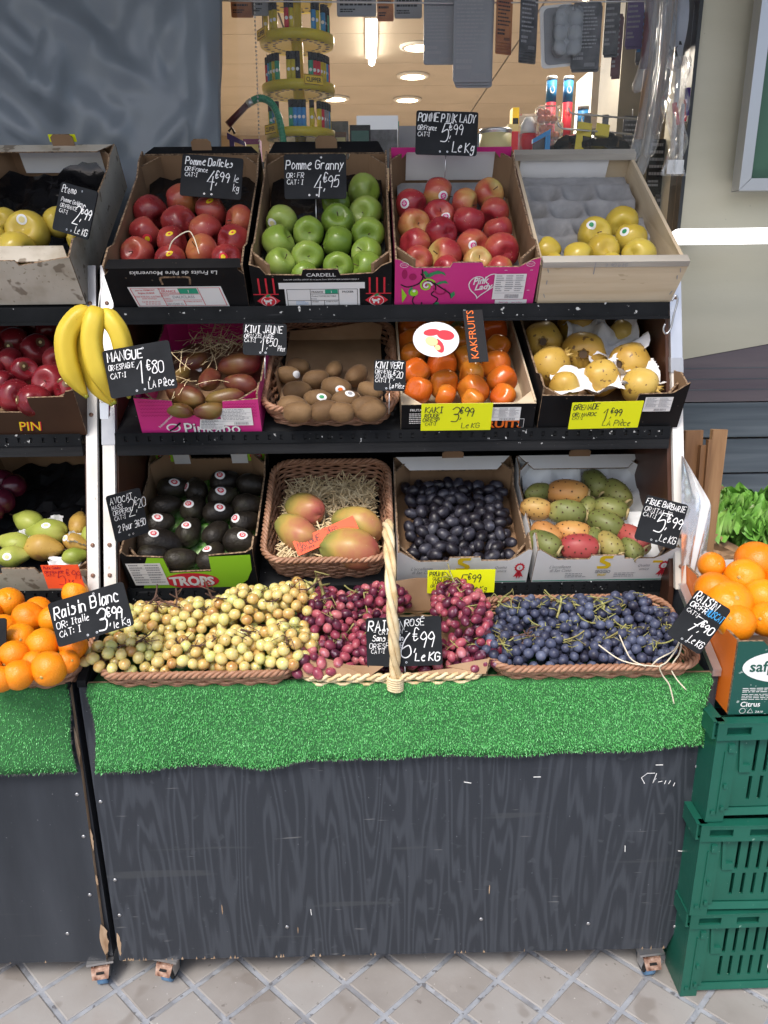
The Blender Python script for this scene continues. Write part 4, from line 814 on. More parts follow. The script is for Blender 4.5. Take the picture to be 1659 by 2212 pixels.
poly(mb, ell(-.118, .078, .0085, .0085), -.001, 3); poly(mb, ell(-.136, .085, .006, .012), -.001, 3)
ribbon(mb, catmull([(-.098, .096), (-.096, .075), (-.105, .06), (-.128, .052), (-.143, .058)], 5), .003, -.0011, 4); ribbon(mb, catmull([(-.1, .085), (-.085, .068), (-.07, .06), (-.066, .045), (-.075, .032), (-.06, .02), (-.068, .006)], 5), .003, -.0011, 4)
ribbon(mb, catmull([(-.07, .062), (-.055, .05), (-.035, .035), (-.03, .022)], 5), .003, -.0013, 4); swirl(-.086, .055, .019, 1.1, .5, .004, 2); swirl(-.114, .038, .012, 1.0, 2.0, .005, 1); swirl(-.086, .055, .011, .9, .2, .004, 0, -.0016)
poly(mb, ell(-.114, .037, .009, .009), -.0014, 2); poly(mb, ell(-.114, .042, .0035, .0035, 10), -.002, 0); swirl(-.05, .045, .02, .55, 3.0, .004, 3); swirl(-.1, .012, .02, .6, 2.2, .0026, 4)
for (pp, m) in (([(-.092, .078), (-.08, .088), (-.064, .094), (-.05, .089), (-.045, .08), (-.055, .086), (-.07, .084), (-.082, .076)], 1), ([(-.08, .08), (-.09, .094), (-.096, .09), (-.09, .08)], 1), ([(-.066, .06), (-.058, .066), (-.045, .068), (-.038, .06), (-.05, .062), (-.06, .058)], 1), ([(-.03, .02), (-.022, .03), (-.024, .04), (-.032, .034)], 1), ([(-.068, .0), (-.056, .006), (-.058, .012), (-.066, .01)], 1), ([(-.14, .01), (-.13, .03), (-.142, .05)], 2)): poly(mb, pp, -.0018, m)
for sx in (-1, 1):
    c = sx * (W / 2 - .02); ribbon(mb, ell(c, .108, .009, .006, 18) , .001, -.0012, 0); prt(mb, "Pink Lady", c, .108, .004, -.0012, 0, fit=.012)
rect(mb, .07, .142, .003, .016, -.001, 0); prt(mb, "pour la filière", .12, .0085, .004, -.0016, 5, wmax=.04); prt(mb, "Pink Lady", .09, .0085, .005, -.0016, 5, wmax=.03)
for (a, b) in ((.082, .092), (.138, .092), (.138, .04)): rect(mb, a, a + .006, b, b + .0012, -.001, 0)
mb.obj('print', ['white_print', 'leaf_print', 'lime_print', 'dark_magenta_print', 'black_print', 'magenta_print'], fp)
table_label('label', fp, .062, .132, .018, .084, -.0022, 4, cols=3)
mb = MB(); mb.box(-W / 2 + .02, W / 2 - .02, .02, .48, .006, .03); mb.obj('tray', ['pulp'], t)

F, W = shelf_frame(0, 1160, 1446); FR['wood'] = F
t = thing('apple_crate', 'pale bare wood apple crate at the right end of the top shelf', 'crate', F); th = .008; fl = .012
mb = MB(); mb.box(-W / 2 + .01, W / 2 - .01, th, .492, 0, .006); mb.obj('floor_panel', ['pale_wood'], t)
mb = MB(); mb.prism([(-W / 2, 0), (W / 2, 0), (W / 2 + fl, .098), (-W / 2 - fl * .3, .098)], 0, th, 'y'); fp = mb.obj('front_panel', ['pale_wood'], t)
mb = MB(); mb.hexa([(-W / 2 - .004, -.002, .0985), (W / 2 + fl, -.002, .0985), (W / 2 + fl, .022, .0985), (-W / 2 - .004, .022, .0985), (-W / 2 - .004, -.002, .112), (W / 2 + fl, -.002, .112), (W / 2 + fl, .022, .112), (-W / 2 - .004, .022, .112)]); tr_ = mb.obj('top_rail', ['grey_wood'], t)
mb = MB(); hand(mb, "3  90 le KG", -.02, .100, .008, .0009, -.0026, 0); ribbon(mb, [(-.042, .110), (-.041, .082)], .002, -.0026, 0); mb.obj('pencil_mark', ['grey_print'], tr_)
for s in (-1, 1):
    mb = MB(); x = s * (W / 2 - .001); mb.hexa([(x - .004, th + .001, .0), (x + .004, th + .001, .0), (x + .004, .49, .0), (x - .004, .49, .0), (x - .004 + s * fl * (1 if s > 0 else .3), th + .001, .097), (x + .004 + s * fl * (1 if s > 0 else .3), th + .001, .097), (x + .004, .49,  .088), (x - .004, .49, .088)]); mb.obj('side_panel', ['pale_wood'], t)
mb = MB(); mb.prism([(-W / 2 - .002, 0), (W / 2 + .002, 0), (W / 2 + .002, .088), (-W / 2 - .002, .088)], .492, .5, 'y'); mb.obj('back_panel', ['pale_wood'], t)
mb = MB(); mb.box(-W / 2 - .004, W / 2 + .004, .478, .503, .0885, .105); mb.obj('top_rail', ['grey_wood'], t)
mb = MB(); mb.box(-W / 2 + .014, W / 2 - .06, .486, .4915, .03, .086); mb.obj('back_lining', ['board_white'], t)
stp = MB(); stp.box(-.0008, .0008, -.0012, 0, -.005, .005); spm = stp.mesh('staple', ['grey_print'])
for (x, z) in ((-W / 2 + .012, .06), (-W / 2 + .012, .025), (W / 2 - .006, .03), (W / 2 - .004, .07), (W / 2 - .002, .088), (-W / 2 + .01, .09)): link('staple', spm, fp, TR((x, 0, z), ry=rnd.uniform(-.4, .4)))
# grey moulded pulp tray with cups
mb = MB(); nx, ny = 44, 66; vs = []; w2 = W - .03
for i in range(ny + 1):
    for k in range(nx + 1):
        x = -w2 / 2 + w2 * k / nx; y = .03 + .44 * i / ny; cup = math.cos(2 * math.pi * (x / .088 + (.5 if int((y - .03) / .079) % 2 else 0))) * .5 + .5; row = .5 - .5 * math.cos(2 * math.pi * (y - .03) / .079)
        z = .054 - .05 * (cup * row) ** .7
        if y > .425: z = .047
        vs.append((x, y, z + .0012 * mnoise.noise(Vector((x * 60, y * 60, 1)))))
mb.add(vs, [(i * (nx + 1) + k, i * (nx + 1) + k + 1, (i + 1) * (nx + 1) + k + 1, (i + 1) * (nx + 1) + k) for i in range(ny) for k in range(nx)], 0, True); mb.obj('pulp_tray', ['pulp'], t)

# left rack, top shelf: worn crate
F, W = shelf_frame(0, -118, 186, dz=.008); FR['golden'] = F
t, fp, bp = crate('apple_crate', 'worn cream cardboard crate at the left picture edge, top shelf', F, W, .5, 'board_dirty', 'cardboard', [(0, .1), (.42, .1), (.44, .112), (.62, .112), (.64, .1), (1, .12)], [(0, .112), (1, .112)], [(0, .12), (.1, .13), (.2, .108), (.8, .105), (.88, .118), (1, .118)])
flap(t, W, .105, .004, .05, .008, 'board_dirty', .02); flap(t, W, .113, .497, .455, .004, 'board_dirty', .03); tab(t, .03, .055, .03, .115, .49)
mb = MB(); mb.box(-.005, .062, .4995, .502, .122, .14); mb.obj('yellow_card', ['fluo_yellow'], t)
mb = MB(); mb.prism([(-.09, .045), (W / 2 - .03, .045), (W / 2 - .03, .1), (-.09, .104)], .492, .4945, 'y'); mb.obj('white_lining', ['board_white'], t)
crumpled('plastic_liner', 'black_film', t, -W / 2 + .02, W / 2 - .012, .02, .46, .02, .045, 13, edge=.03)

# ---------- middle shelf
F, W = shelf_frame(1, 307, 566, t=R(24)); FR['mango'] = F
t, fp, bp = crate('mango_crate', 'magenta cardboard mango crate with straw on the middle shelf', F, W, .4, 'board_magenta', 'board_magenta', [(0, .096), (.3, .088), (.305, .05), (.7, .048), (.71, .085), (1, .09)], [(0, .13), (1, .13)], [(0, .1), (.12, .1), (.2, .085), (.8, .09), (.9, .12), (1, .12)])
mb = MB(); prt(mb, "fruitesauservei.com", -.075, .036, .006, -.0012, 0, .01, rot=.75, wmax=.05); prt(mb, "Pinkabo", .0265, .0135, .03, -.0012, 1, .01, fit=.125); prt(mb, "Pinkabo", .025, .015, .03, -.0018, 0, .01, fit=.125); poly(mb, ell(-.062, .017, .016, .011), -.0012, 0); poly(mb, ell(-.062, .017, .012, .008), -.0018, 2); ribbon(mb, [(-.07, .01), (-.06, .016), (-.045, .03)], .004, -.0022, 1)
for r in range(5):
    for x in range(22):
        for (xa, xb, z) in ((-W / 2 + .008, -W / 2 + .078, .05 + r * .009), (W / 2 - .075, W / 2 - .006, .046 + r * .008)):
            xx = xa + (xb - xa) * (x + .5) / 22; d = .0016 * (1 if x % 2 else -1); ribbon(mb, [(xx - .0016, z - d), (xx + .0016, z + d)], .0007, -.0010, 3)
mb.obj('print', ['white_print', 'black_print', 'magenta_print', 'dark_magenta_print'], fp)
table_label('label', fp, .048, .118, .022, .068, -.0022, 9, cols=1); table_label('torn_label', fp, -.004, .05, .012, .04, -.0026, 11, .2, cols=1, bar=False)
# kakis
F, W = shelf_frame(1, 866, 1150, t=R(24)); FR['kaki'] = F
t, fp, bp = crate('persimmon_crate', 'black fronted wooden persimmon crate on the middle shelf', F, W, .42, 'board_black', 'pale_wood', [(0, .07), (1, .07)], [(0, .08), (1, .08)], [(0, .075), (1, .075)], floor='pale_wood', edge='pale_wood', gus=.03, sideout='pale_wood')
mb = MB()
for sx in (-1, 1): mb.add([(sx * (W / 2 - .003), .002, .0705), (sx * (W / 2 - .045), .002, .0705), (sx * (W / 2 - .003), .05, .0712)], [(0, 1, 2)])
mb.obj('corner_board', ['pale_wood'], t)
mb = MB(); prt(mb, "FRUTAS", -W / 2 + .035, .056, .0065, -.0012, 0, .02); lines(mb, -W / 2 + .018, -W / 2 + .055, .018, .048, 6, -.0012, 0, 5, .45); prt(mb, "KAKFRUITS", .045, .016, .021, -.0012, 1, .03, fit=.165); rect(mb, W / 2 - .034, W / 2 - .022, .006, .03, -.0011, 0); rect(mb, W / 2 - .033, W / 2 - .023, .007, .029, -.0014, 2)
mb.obj('print', ['white_print', 'orange_print', 'black_print'], fp); table_label('label', fp, .04, .117, .026, .062, -.0022, 14, cols=3)
# pomegranates
F, W = shelf_frame(1, 1160, 1462, t=R(24)); FR['pome'] = F
t, fp, bp = crate('pomegranate_crate', 'black cardboard pomegranate crate at the right end of the middle shelf', F, W, .42, 'board_black', 'cardboard', [(0, .09), (.36, .088), (.365, .07), (.66, .07), (.67, .09), (.9, .092), (1, .118)], [(0, .12), (1, .12)], [(0, .11), (.12, .112), (.2, .095), (.8, .1), (.9, .13), (1, .13)])
table_label('label', fp, .07, .132, .045, .083, -.0012, 17, cols=2)
# left rack: dark crate of red apples
F, W = shelf_frame(1, -150, 186, t=R(24)); FR['darkapple'] = F
t, fp, bp = crate('apple_crate', 'dark brown cardboard crate of crimson apples at the left edge', F, W, .42, 'board_choc', 'cardboard', [(0, .1), (.2, .1), (.24, .065), (.7, .062), (.7, .1), (.93, .102), (.95, .115), (1, .118)], [(0, .12), (1, .12)], [(0, .118), (.1, .118), (.2, .1), (1, .1)])
mb = MB(); prt(mb, "PIN", .056, .026, .024, -.0012, 0, .02, .2, fit=.052); prt(mb, "PIN", .0545, .0265, .024, -.0018, 1, 0, .2, fit=.05); mb.obj('lettering', ['red_print', 'yellow_print'], fp)
# ---------- lower shelf
F, W = shelf_frame(2, 283, 558, t=R(27)); FR['avo'] = F
t, fp, bp = crate('avocado_crate', 'black and lime green avocado crate on the lower shelf', F, W, .37, 'board_black', 'cardboard', [(0, .094), (.02, .1), (.05, .09), (.32, .085), (.34, .045), (.66, .048), (.665, .088), (.95, .095), (1, .104)], [(0, .112), (.32, .112), (.33, .085), (.7, .085), (.71, .112), (1, .112)], [(0, .125), (.12, .125), (.2, .095), (.8, .09), (.88, .112), (1, .112)])
mb = MB(); poly(mb, [(-W / 2 + .03, .001), (W / 2 - .05, .001), (W / 2 - .022, .022), (W / 2 - .008, .05), (W / 2 - .006, .09), (W * .165, .086), (W * .16, .047), (-W * .16, .044), (-W * .18, .084), (-W * .3, .086), (-W * .33, .07)], -.0010, 0)
poly(mb, ell(-.002, .022, .063, .0215), -.0016, 1); prt(mb, "TROPS", -.002, .022, .022, -.0022, 2, .045, fit=.104, arc=.28); mb.obj('print', ['lime_print', 'red_print', 'white_print'], fp)
fp.scale[2] = 1.28
table_label('label', fp, -W / 2 + .014, -W * .19, .012, .072, -.0022, 21, -.12, cols=2, bar=False)
for sx in (-1, 1):
    mb = MB(); x = sx * (W / 2 - .03); rect(mb, x - .022, x + .022, .078, .111, .365, 0); poly(mb, ell(x, .095, .0165, .0105), .3644, 1); prt(mb, "TROPS", x, .095, .01, .3638, 2, .03, fit=.024); mb.obj('printed_ear', ['lime_print', 'red_print', 'white_print'], bp)
    mb = MB(); x = sx * (W / 2 - .074); rect(mb, x - .021, x + .021, .07, .1115, .3645, 0); mb.obj('printed_ear', ['white_print'], bp)
crumpled('plastic_liner', 'green_film', t, -W / 2 + .015, W / 2 - .012, .01, .355, .012, .02, 23)
def seggio(px0, px1, key, label, name, tray):
    F, W = shelf_frame(2, px0, px1, t=R(27)); FR[key] = F
    t, fp, bp = crate(name, label, F, W, .34, 'board_white', 'cardboard' if not tray else 'board_white', [(0, .086), (.02, .088), (.11, .07), (.16, .062), (.38, .062), (.39, .071), (.62, .071), (.63, .062), (.84, .062), (.89, .07), (.97, .09), (1, .088)], [(0, .104), (1, .104)], [(0, .112), (.1, .12), (.14, .12), (.18, .085), (.8, .072), (.86, .104), (1, .104)], th=.004)
    flap(t, W, .105, .336, .3, -.014, 'board_white', .035); tab(t, 0, .055, .024, .1045, .332)
    mb = MB(); k = W / .30
    rect(mb, -W / 2 + .002, W / 2 - .002, .0045, .0068, -.0011, 2); 
    prt(mb, "L'eccellenza", -.095 * k, .044, .0085, -.0012, 0, 0, .4, wmax=.05); prt(mb, "di San Cono", -.092 * k, .034, .0085, -.0012, 0, 0, .4, wmax=.05); prt(mb, "Qualità", .085 * k, .044, .008, -.0012, 0, 0, .4); prt(mb, "unica", .088 * k, .035, .007, -.0012, 0, 0, .4)
    prt(mb, "SEGGIO", 0, .029, .0085, -.0012, 0, .03, fit=.036); prt(mb, "FRUIT", 0, .02, .006, -.0012, 3, .03, fit=.02)
    q = [(-.015, .066), (-.009, .071), (.016, .071), (.014, .064), (-.002, .064), (-.004, .059), (.012, .052), (.015, .045), (.008, .037), (-.015, .037), (-.018, .044), (.002, .044), (.003, .047), (-.014, .055)]
    poly(mb, q, -.0012, 3)
    lines(mb, -.08 * k, -.028, .013, .026, 3, -.0012, 0, 3, .4); lines(mb, .028, .08 * k, .013, .026, 3, -.0012, 0, 5, .4)
    c = .128 * k; 
    for s in (-1, 1): poly(mb, [(c + s * .001, .038), (c + s * .012, .018), (c + s * .005, .02), (c + s * .003, .013), (c - s * .003, .03)], -.0012, 1)
    poly(mb, [(c + (.0105 if i % 2 else .0125) * math.cos(i * math.pi / 12), .044 + (.0105 if i % 2 else .0125) * math.sin(i * math.pi / 12)) for i in range(24)], -.0016, 1); poly(mb, ell(c, .044, .007, .007, 16), -.002, 4); prt(mb, "1", c, .044, .006, -.0026, 1, .02)
    mb.obj('print', ['grey_print', 'red_print', 'green_print', 'yellow_print', 'white_print'], fp)
    fp.scale[2] = 1.3
    if not tray:
        mb = MB(); mb.box(-.036, .036, .3352, .3358, .058, .073); mb.obj('handle_hole', ['black_print'], bp)
    return t, W
for_third = []
seggio(858, 1136, 'plum', 'white crate of dark plums with red rosette print on the lower shelf', 'plum_crate', False)
t, W = seggio(1147, 1441, 'prickly', 'white crate of prickly pears with red rosette print on the lower shelf', 'prickly_pear_crate', True)
mb = MB(); nx, ny = 30, 34; vs = []
for i in range(ny + 1):
    for k in range(nx + 1):
        x = -W / 2 + .012 + (W - .024) * k / nx; y = .012 + .318 * i / ny; cx_ = abs(math.sin(math.pi * (k / nx) * 4)); cy_ = abs(math.sin(math.pi * (i / ny) * 4)); vs.append((x, y, .062 - .038 * (cx_ * cy_) ** .6 + (.03 * max(0, i / ny - .8) / .2)))
mb.add(vs, [(i * (nx + 1) + k, i * (nx + 1) + k + 1, (i + 1) * (nx + 1) + k + 1, (i + 1) * (nx + 1) + k) for i in range(ny) for k in range(nx)], 0, True); mb.obj('moulded_tray', ['white_tray'], t)
mb = MB(); mb.box(W / 2 - .052, W / 2 - .03, -.001, -.0004, .0665, .0735); mb.obj('yellow_sticker', ['yellow_print'], t)
# left rack: pears, plums
F, W = shelf_frame(2, -95, 208, t=R(27), dz=-.018); FR['pear'] = F
t, fp, bp = crate('pear_crate', 'stained pale cardboard pear crate on the left rack lower shelf', F, W, .44, 'board_dirty', 'cardboard', [(0, .08), (.4, .08), (.41, .098), (.64, .098), (.66, .08), (1, .09)], [(0, .13), (1, .13)], [(0, .09), (.12, .105), (.2, .09), (.8, .1), (.9, .14), (1, .14)])
flap(t, W, .131, .437, .39, .004, 'board_dirty', .04); table_label('label', fp, W / 2 - .055, W / 2 - .008, .01, .07, -.0012, 31, -.1, cols=1); 
crumpled('paper_liner', 'board_black', t, -W / 2 + .015, W / 2 - .012, .1, .43, .012, .03, 33, edge=.02)
mb = MB(); p = Vector((-.03, -.0008, .004)); poly(mb, [(-.01 + .02, .001), (.05, .001), (.045, .006), (.025, .008)], -.001, 0); mb.obj('red_scrap', ['red_print'], fp)
F, W = shelf_frame(2, -350, -104, t=R(27), dz=-.018); FR['plum2'] = F
t, fp, bp = crate('plum_crate', 'pale cardboard crate of round dark plums cut by left picture edge', F, W, .44, 'board_dirty', 'cardboard', [(0, .08), (1, .08)], [(0, .13), (1, .13)], [(0, .09), (.6, .12), (.8, .13), (.9, .15), (1, .15)])
crumpled('plastic_liner', 'black_film', t, -W / 2 + .015, W / 2 + .0, .3, .42, .10, .03, 35)

# ------------------------------------------------------------------ wicker baskets
def rr_path(W, D, r, n=8):
    return [(x, z) for x, z in rrect(W, D, r, n)]
def resample(p, step):
    out = []; k = len(p); carry = 0
    L_ = [math.dist(p[i], p[(i + 1) % k]) for i in range(k)]; tot = sum(L_); n = int(round(tot / step)); n -= n % 4; s = tot / n; i = 0; acc = 0
    for j in range(n):
        d = j * s
        while acc + L_[i] < d: acc += L_[i]; i += 1
        f = (d - acc) / L_[i] if L_[i] else 0; a, b = p[i], p[(i + 1) % k]; out.append((a[0] + (b[0] - a[0]) * f, a[1] + (b[1] - a[1]) * f))
    return out
def basket(name, label, F, W, D, H, fl, mat, cat='basket', sr=.0034, pitch=.0056, stake=.024, floor=None, rim_r=.0042, group=None, rimn=3):
    t = thing(name, label, cat, F, group)
    n = int(H / pitch)
    for k in range(n):
        f = (k + .5) / n; o = fl * f; base = rr_path(W - 2 * fl + 2 * o, D - 2 * fl + 2 * o, .045)
        pts = resample(base, stake / 3); m = len(pts); out = []
        for i, (x, y) in enumerate(pts):
            a, b = pts[i - 1], pts[(i + 1) % m]; tx, ty = b[0] - a[0], b[1] - a[1]; l = math.hypot(tx, ty) or 1; nx, ny = ty / l, -tx / l
            ph = math.pi * i / 3 + math.pi * (k % 2); d = .0034 * math.sin(ph); out.append((x + nx * d, y + ny * d + D / 2, .003 + H * f + .0008 * math.sin(i * .37 + k)))
        mb = MB(); mb.tube(out, sr, 5, 0, True); mb.obj('strand', [mat], t)
    pts = resample(rr_path(W, D, .05), .006); m = len(pts)
    for s in range(rimn):
        out = []
        for i, (x, y) in enumerate(pts):
            a, b = pts[i - 1], pts[(i + 1) % m]; tx, ty = b[0] - a[0], b[1] - a[1]; l = math.hypot(tx, ty) or 1; nx, ny = ty / l, -tx / l
            ph = 2 * math.pi * (round(m * .006 / .04) * i / m + s / rimn); c, s_ = math.cos(ph) * rim_r * 1.15, math.sin(ph) * rim_r * 1.15
            out.append((x + nx * c, y + ny * c + D / 2, H + .005 + s_))
        mb = MB(); mb.tube(out, rim_r, 6, 0, True); mb.obj('rim_strand', [mat], t)
    pb = [(x, y) for x, y in rrect(W - 2 * fl - .008, D - 2 * fl - .008, .04, 5, 0, D / 2)]
    mb = MB(); mb.prism(pb, .0, .006, 'z'); mb.obj('basket_floor', [floor or mat], t)
    return t
F, W = shelf_frame(1, 570, 857, dy=.012, t=R(22)); FR['kiwi'] = F
tk = basket('kiwi_basket', 'brown wicker basket of kiwis on the middle shelf', F, W, .42, .055, .02, 'wicker', floor='kraft')
mb = MB(); pts = [(-W / 2 + .03, .385, .03), (W / 2 - .03, .385, .03), (W / 2 - .025, .395, .065), (W / 2 - .06, .397, .076), (-.02, .395, .058), (-W / 2 + .035, .395, .052)]
mb.add(pts, [(0, 1, 2, 3, 4, 5)]); mb.obj('paper_lining', ['kraft'], tk); mb = MB(); mb.add([(-W / 2 + .03, .02, .025), (W / 2 - .03, .02, .025), (W / 2 - .03, .384, .03), (-W / 2 + .03, .384, .03)], [(0, 1, 2, 3)]); mb.obj('paper_lining', ['kraft'], tk); mb = MB(); mb.add([(-W / 2 + .03, .1, .026), (-W / 2 + .03, .22, .026), (-W / 2 + .025, .2, .07), (-W / 2 + .024, .13, .085), (-W / 2 + .025, .11, .06)], [(0, 1, 2, 3, 4)]); mb.obj('paper_lining', ['kraft'], tk)
F, W = shelf_frame(2, 573, 845, dy=.012, t=R(26)); FR['mangob'] = F; WMB = W
tb_ = basket('mango_basket', 'brown wicker basket of large mangoes in straw on the lower shelf', F, W, .35, .082, .022, 'wicker', floor='straw')
def tray_frame(px0, px1, py, Y=1.43, t=R(10)):
    a = atY(px0, py, Y); b = atY(px1, py, Y); return TR(((a.x + b.x) / 2, Y, .779), rx=t), b.x - a.x
F, W = tray_frame(206, 641, 1452, 1.384); FR['gw'] = F; WGW = W
tgw = basket('grape_basket', 'brown wicker basket of white grapes on the front tray', F, W, .25, .056, .02, 'wicker', floor='wicker')
F, W = tray_frame(1062, 1513, 1452, 1.384); FR['gb'] = F; WGB = W
tgb = basket('grape_basket', 'brown wicker basket of black grapes on the front tray', F, W, .25, .056, .024, 'wicker', floor='wicker')
F, W = tray_frame(642, 1058, 1470, 1.39); F = Matrix.Translation((0, 0, .008)) @ F; FR['gr'] = F; WGR = W
tgr = basket('handled_basket', 'pale wicker basket with tall hoop handle, red grapes inside', F, W, .25, .03, .004, 'wicker_pale', sr=.004, pitch=.008, floor='kraft', rim_r=.004, rimn=2)
# hoop handle: two twisted canes, and bindings
hp = [Vector((.004, -.003, .012)), Vector((.003, .0, .06)), Vector((.0, .004, .14)), Vector((-.004, .02, .22)), Vector((-.006, .065, .285)), Vector((-.008, .125, .305)), Vector((-.006, .185, .285)), Vector((-.002, .232, .22)), Vector((.0, .25, .14)), Vector((.002, .252, .03))]
ctr = [Vector(p) for p in catmull([tuple(p) for p in hp], 9)]
for s in range(3):
    out = []
    for i, p in enumerate(ctr):
        d = (ctr[min(len(ctr) - 1, i + 1)] - ctr[max(0, i - 1)]).normalized(); u = d.cross(Vector((1, 0, 0))).normalized(); v = Vector((1, 0, 0)); ph = i * .30 + s * 2.094; out.append(p + u * math.cos(ph) * .0055 + v * math.sin(ph) * .0062)
    mb = MB(); mb.tube(out, .0062, 6); mb.obj('handle_cane', ['wicker_pale'], tgr)
for yb in (-.003, .252):
    mb = MB()
    for k in range(6):
        z = .008 + k * .0058; mb.tube([(.003 + .0155 * math.cos(a * .5236), yb + .013 * math.sin(a * .5236), z + .0012 * math.sin(a)) for a in range(12)], .003, 5, 0, True)
    mb.obj('handle_binding', ['wicker_pale'], tgr)
# paper lining of the handled basket
W = WGR
for pl_ in ([(-W / 2 + .004, .0, .037), (-.05, -.001, .036), (-.02, .0, .062), (-.09, .02, .05), (-W / 2 + .02, .03, .075)], [(.02, .0, .041), (W / 2 - .01, -.002, .04), (W / 2 - .002, .01, .07), (W / 2 - .09, .012, .05), (.12, .01, .046)], [(-.04, .235, .03), (W / 2 - .02, .235, .03), (W / 2 - .02, .245, .108), (.06, .247, .112), (-.02, .246, .1)]):
    mb = MB(); mb.add(pl_, [(0, 1, 2, 3, 4)]); so_ = mb.obj('paper_lining', ['kraft'], tgr).modifiers.new('thick', 'SOLIDIFY'); so_.thickness = .0012
F, W = tray_frame(-150, 165, 1478, 1.384); FR['orl'] = F
basket('orange_basket', 'brown wicker basket of oranges on the left rack tray', F, W, .25, .054, .022, 'wicker', floor='wicker')
# ================================================================== fruit
from mathutils.bvhtree import BVHTree
def rev(fn, n=22, k=14, seed=0, wob=.03, bend=0.0):
    """closed surface from a profile fn(phi)->(radius, axial); axis along Z"""
    mb = MB(); vs = []
    for i in range(k + 1):
        ph = math.pi * (.015 + .97 * i / k); r, z = fn(ph)
        for j in range(n):
            a = 2 * math.pi * j / n; w_ = 1 + wob * mnoise.noise(Vector((math.cos(a) * 1.1 + seed * 3.7, math.sin(a) * 1.1, math.cos(ph) * 1.2))) * 1.6
            vs.append((r * math.cos(a) * w_ + bend * (1 - (z / (abs(z) + 1e-6)) * 0) * 0, r * math.sin(a) * w_, z * w_))
    fs = [(i * n + (j + 1) % n, i * n + j, (i + 1) * n + j, (i + 1) * n + (j + 1) % n) for i in range(k) for j in range(n)]
    fs.append(list(range(n))); fs.append(list(range((k + 1) * n - 1, k * n - 1, -1)))
    mb.add(vs, fs, 0, True); return mb
def remap(mb, f): mb.v = [f(*p) for p in mb.v]; return mb
def apple_fn(R_, h=.9, dt=.42, db=.3):
    def fn(ph):
        s, c = math.sin(ph), math.cos(ph); d = dt if c > 0 else db; r = R_ * s ** .86 * (1.0 + .06 * c); z = R_ * h * c * (1 - d * math.exp(-(s / .36) ** 2)); return r, z
    return fn
KIND = {}
def kind(name, mats, make, nvar=3, a=.04, b=.04, extra=None):
    KIND[name] = dict(me=[make(i).mesh(name, mats) for i in range(nvar)], a=a, b=b, extra=extra)
def toX(mb): return remap(mb, lambda x, y, z: (z, y, -x))
def stem_mesh(l, r, mat, c):
    mb = MB(); mb.tube(catmull([(0, 0, c), (.001, 0, c + l * .5), (.004, .001, c + l)], 3), [r * .8] * 6 + [r * 1.3], 5); return mb.mesh('stem', [mat])
AST = None
for nm, mt, R_ in (('red_apple', 'apple_red', .039), ('green_apple', 'apple_green', .039), ('pink_apple', 'apple_pink', .038), ('yellow_apple', 'apple_yellow', .038), ('crimson_apple', 'apple_dark', .04)):
    kind(nm, [mt], lambda i, R_=R_: rev(apple_fn(R_, .88 + .05 * i), seed=i + 1, wob=.05), 3, R_, R_)
    KIND[nm]['stem'] = (stem_mesh(.017, .0013, 'stem_brown', .016), TR((0, 0, 0)))
kind('dark_plum', ['plum_round'], lambda i: rev(lambda ph: (.03 * math.sin(ph), .028 * math.cos(ph)), seed=i), 2, .03, .03)
def mango_mk(i, L_=.062, W_=.041):
    mb = rev(lambda ph: (W_ * math.sin(ph) ** .9 * (1 + .14 * math.cos(ph)), L_ * math.cos(ph)), 24, 16, seed=i + 4, wob=.05)
    return remap(mb, lambda x, y, z: (z, y * .96 + .18 * (z / L_) ** 2 * W_ * (1 if z > 0 else .3), x * .88))
kind('small_mango', ['mango_dark'], lambda i: mango_mk(i, .058, .036), 3, .058, .036); kind('mango', ['mango_light'], lambda i: mango_mk(i, .078, .057), 3, .078, .057)
kind('kiwi', ['kiwi', 'kiwi_end'], lambda i: toX(rev(lambda ph: (.0245 * math.sin(ph) ** .8, .034 * math.cos(ph)), seed=i, wob=.05)), 3, .034, .0245)
mb = MB(); mb.lathe([(.006, 0), (.005, .0022), (.002, .003)], 9); mb.lathe([(.001, 0), (.001, .005)], 5); KIND['kiwi']['stem'] = (mb.mesh('blossom_end', ['kiwi_end']), TR((.0325, 0, 0), ry=R(90)))
kind('persimmon', ['kaki'], lambda i: remap(rev(lambda ph: (.037 * math.sin(ph) ** .75, .031 * math.cos(ph) * (1 - .18 * math.exp(-(math.sin(ph) / .4) ** 2))), seed=i, wob=.04), lambda x, y, z: (x * (1 + .05 * math.cos(4 * math.atan2(y, x))), y * (1 + .05 * math.cos(4 * math.atan2(y, x))), z)), 3, .037, .033)
mb = MB()
for k in range(4):
    c, s = math.cos(k * 1.571), math.sin(k * 1.571)
    mb.add([(0, 0, .027), (c * .012 - s * .011, s * .012 + c * .011, .031), (c * .026, s * .026, .0285), (c * .012 + s * .011, s * .012 - c * .011, .031)], [(0, 3, 2, 1)])
mb.tube([(0, 0, .026), (0, 0, .037)], .003, 6); KIND['persimmon']['stem'] = (mb.mesh('calyx', ['calyx']), TR((0, 0, 0)))
kind('pomegranate', ['pomegranate'], lambda i: remap(rev(lambda ph: (.047 * math.sin(ph) ** .8, .043 * math.cos(ph)), 24, 16, seed=i + 2, wob=.05), lambda x, y, z: (x * (1 + .025 * math.cos(5 * math.atan2(y, x) + i)), y * (1 + .025 * math.cos(5 * math.atan2(y, x) + i)), z)), 3, .047, .045)
mb = MB(); n = 12
vs = [(.011 * math.cos(6.283 * j / n), .011 * math.sin(6.283 * j / n), .038) for j in range(n)] + [((.013 if j % 2 else .009) * math.cos(6.283 * j / n), (.013 if j % 2 else .009) * math.sin(6.283 * j / n), .056 if j % 2 else .047) for j in range(n)]
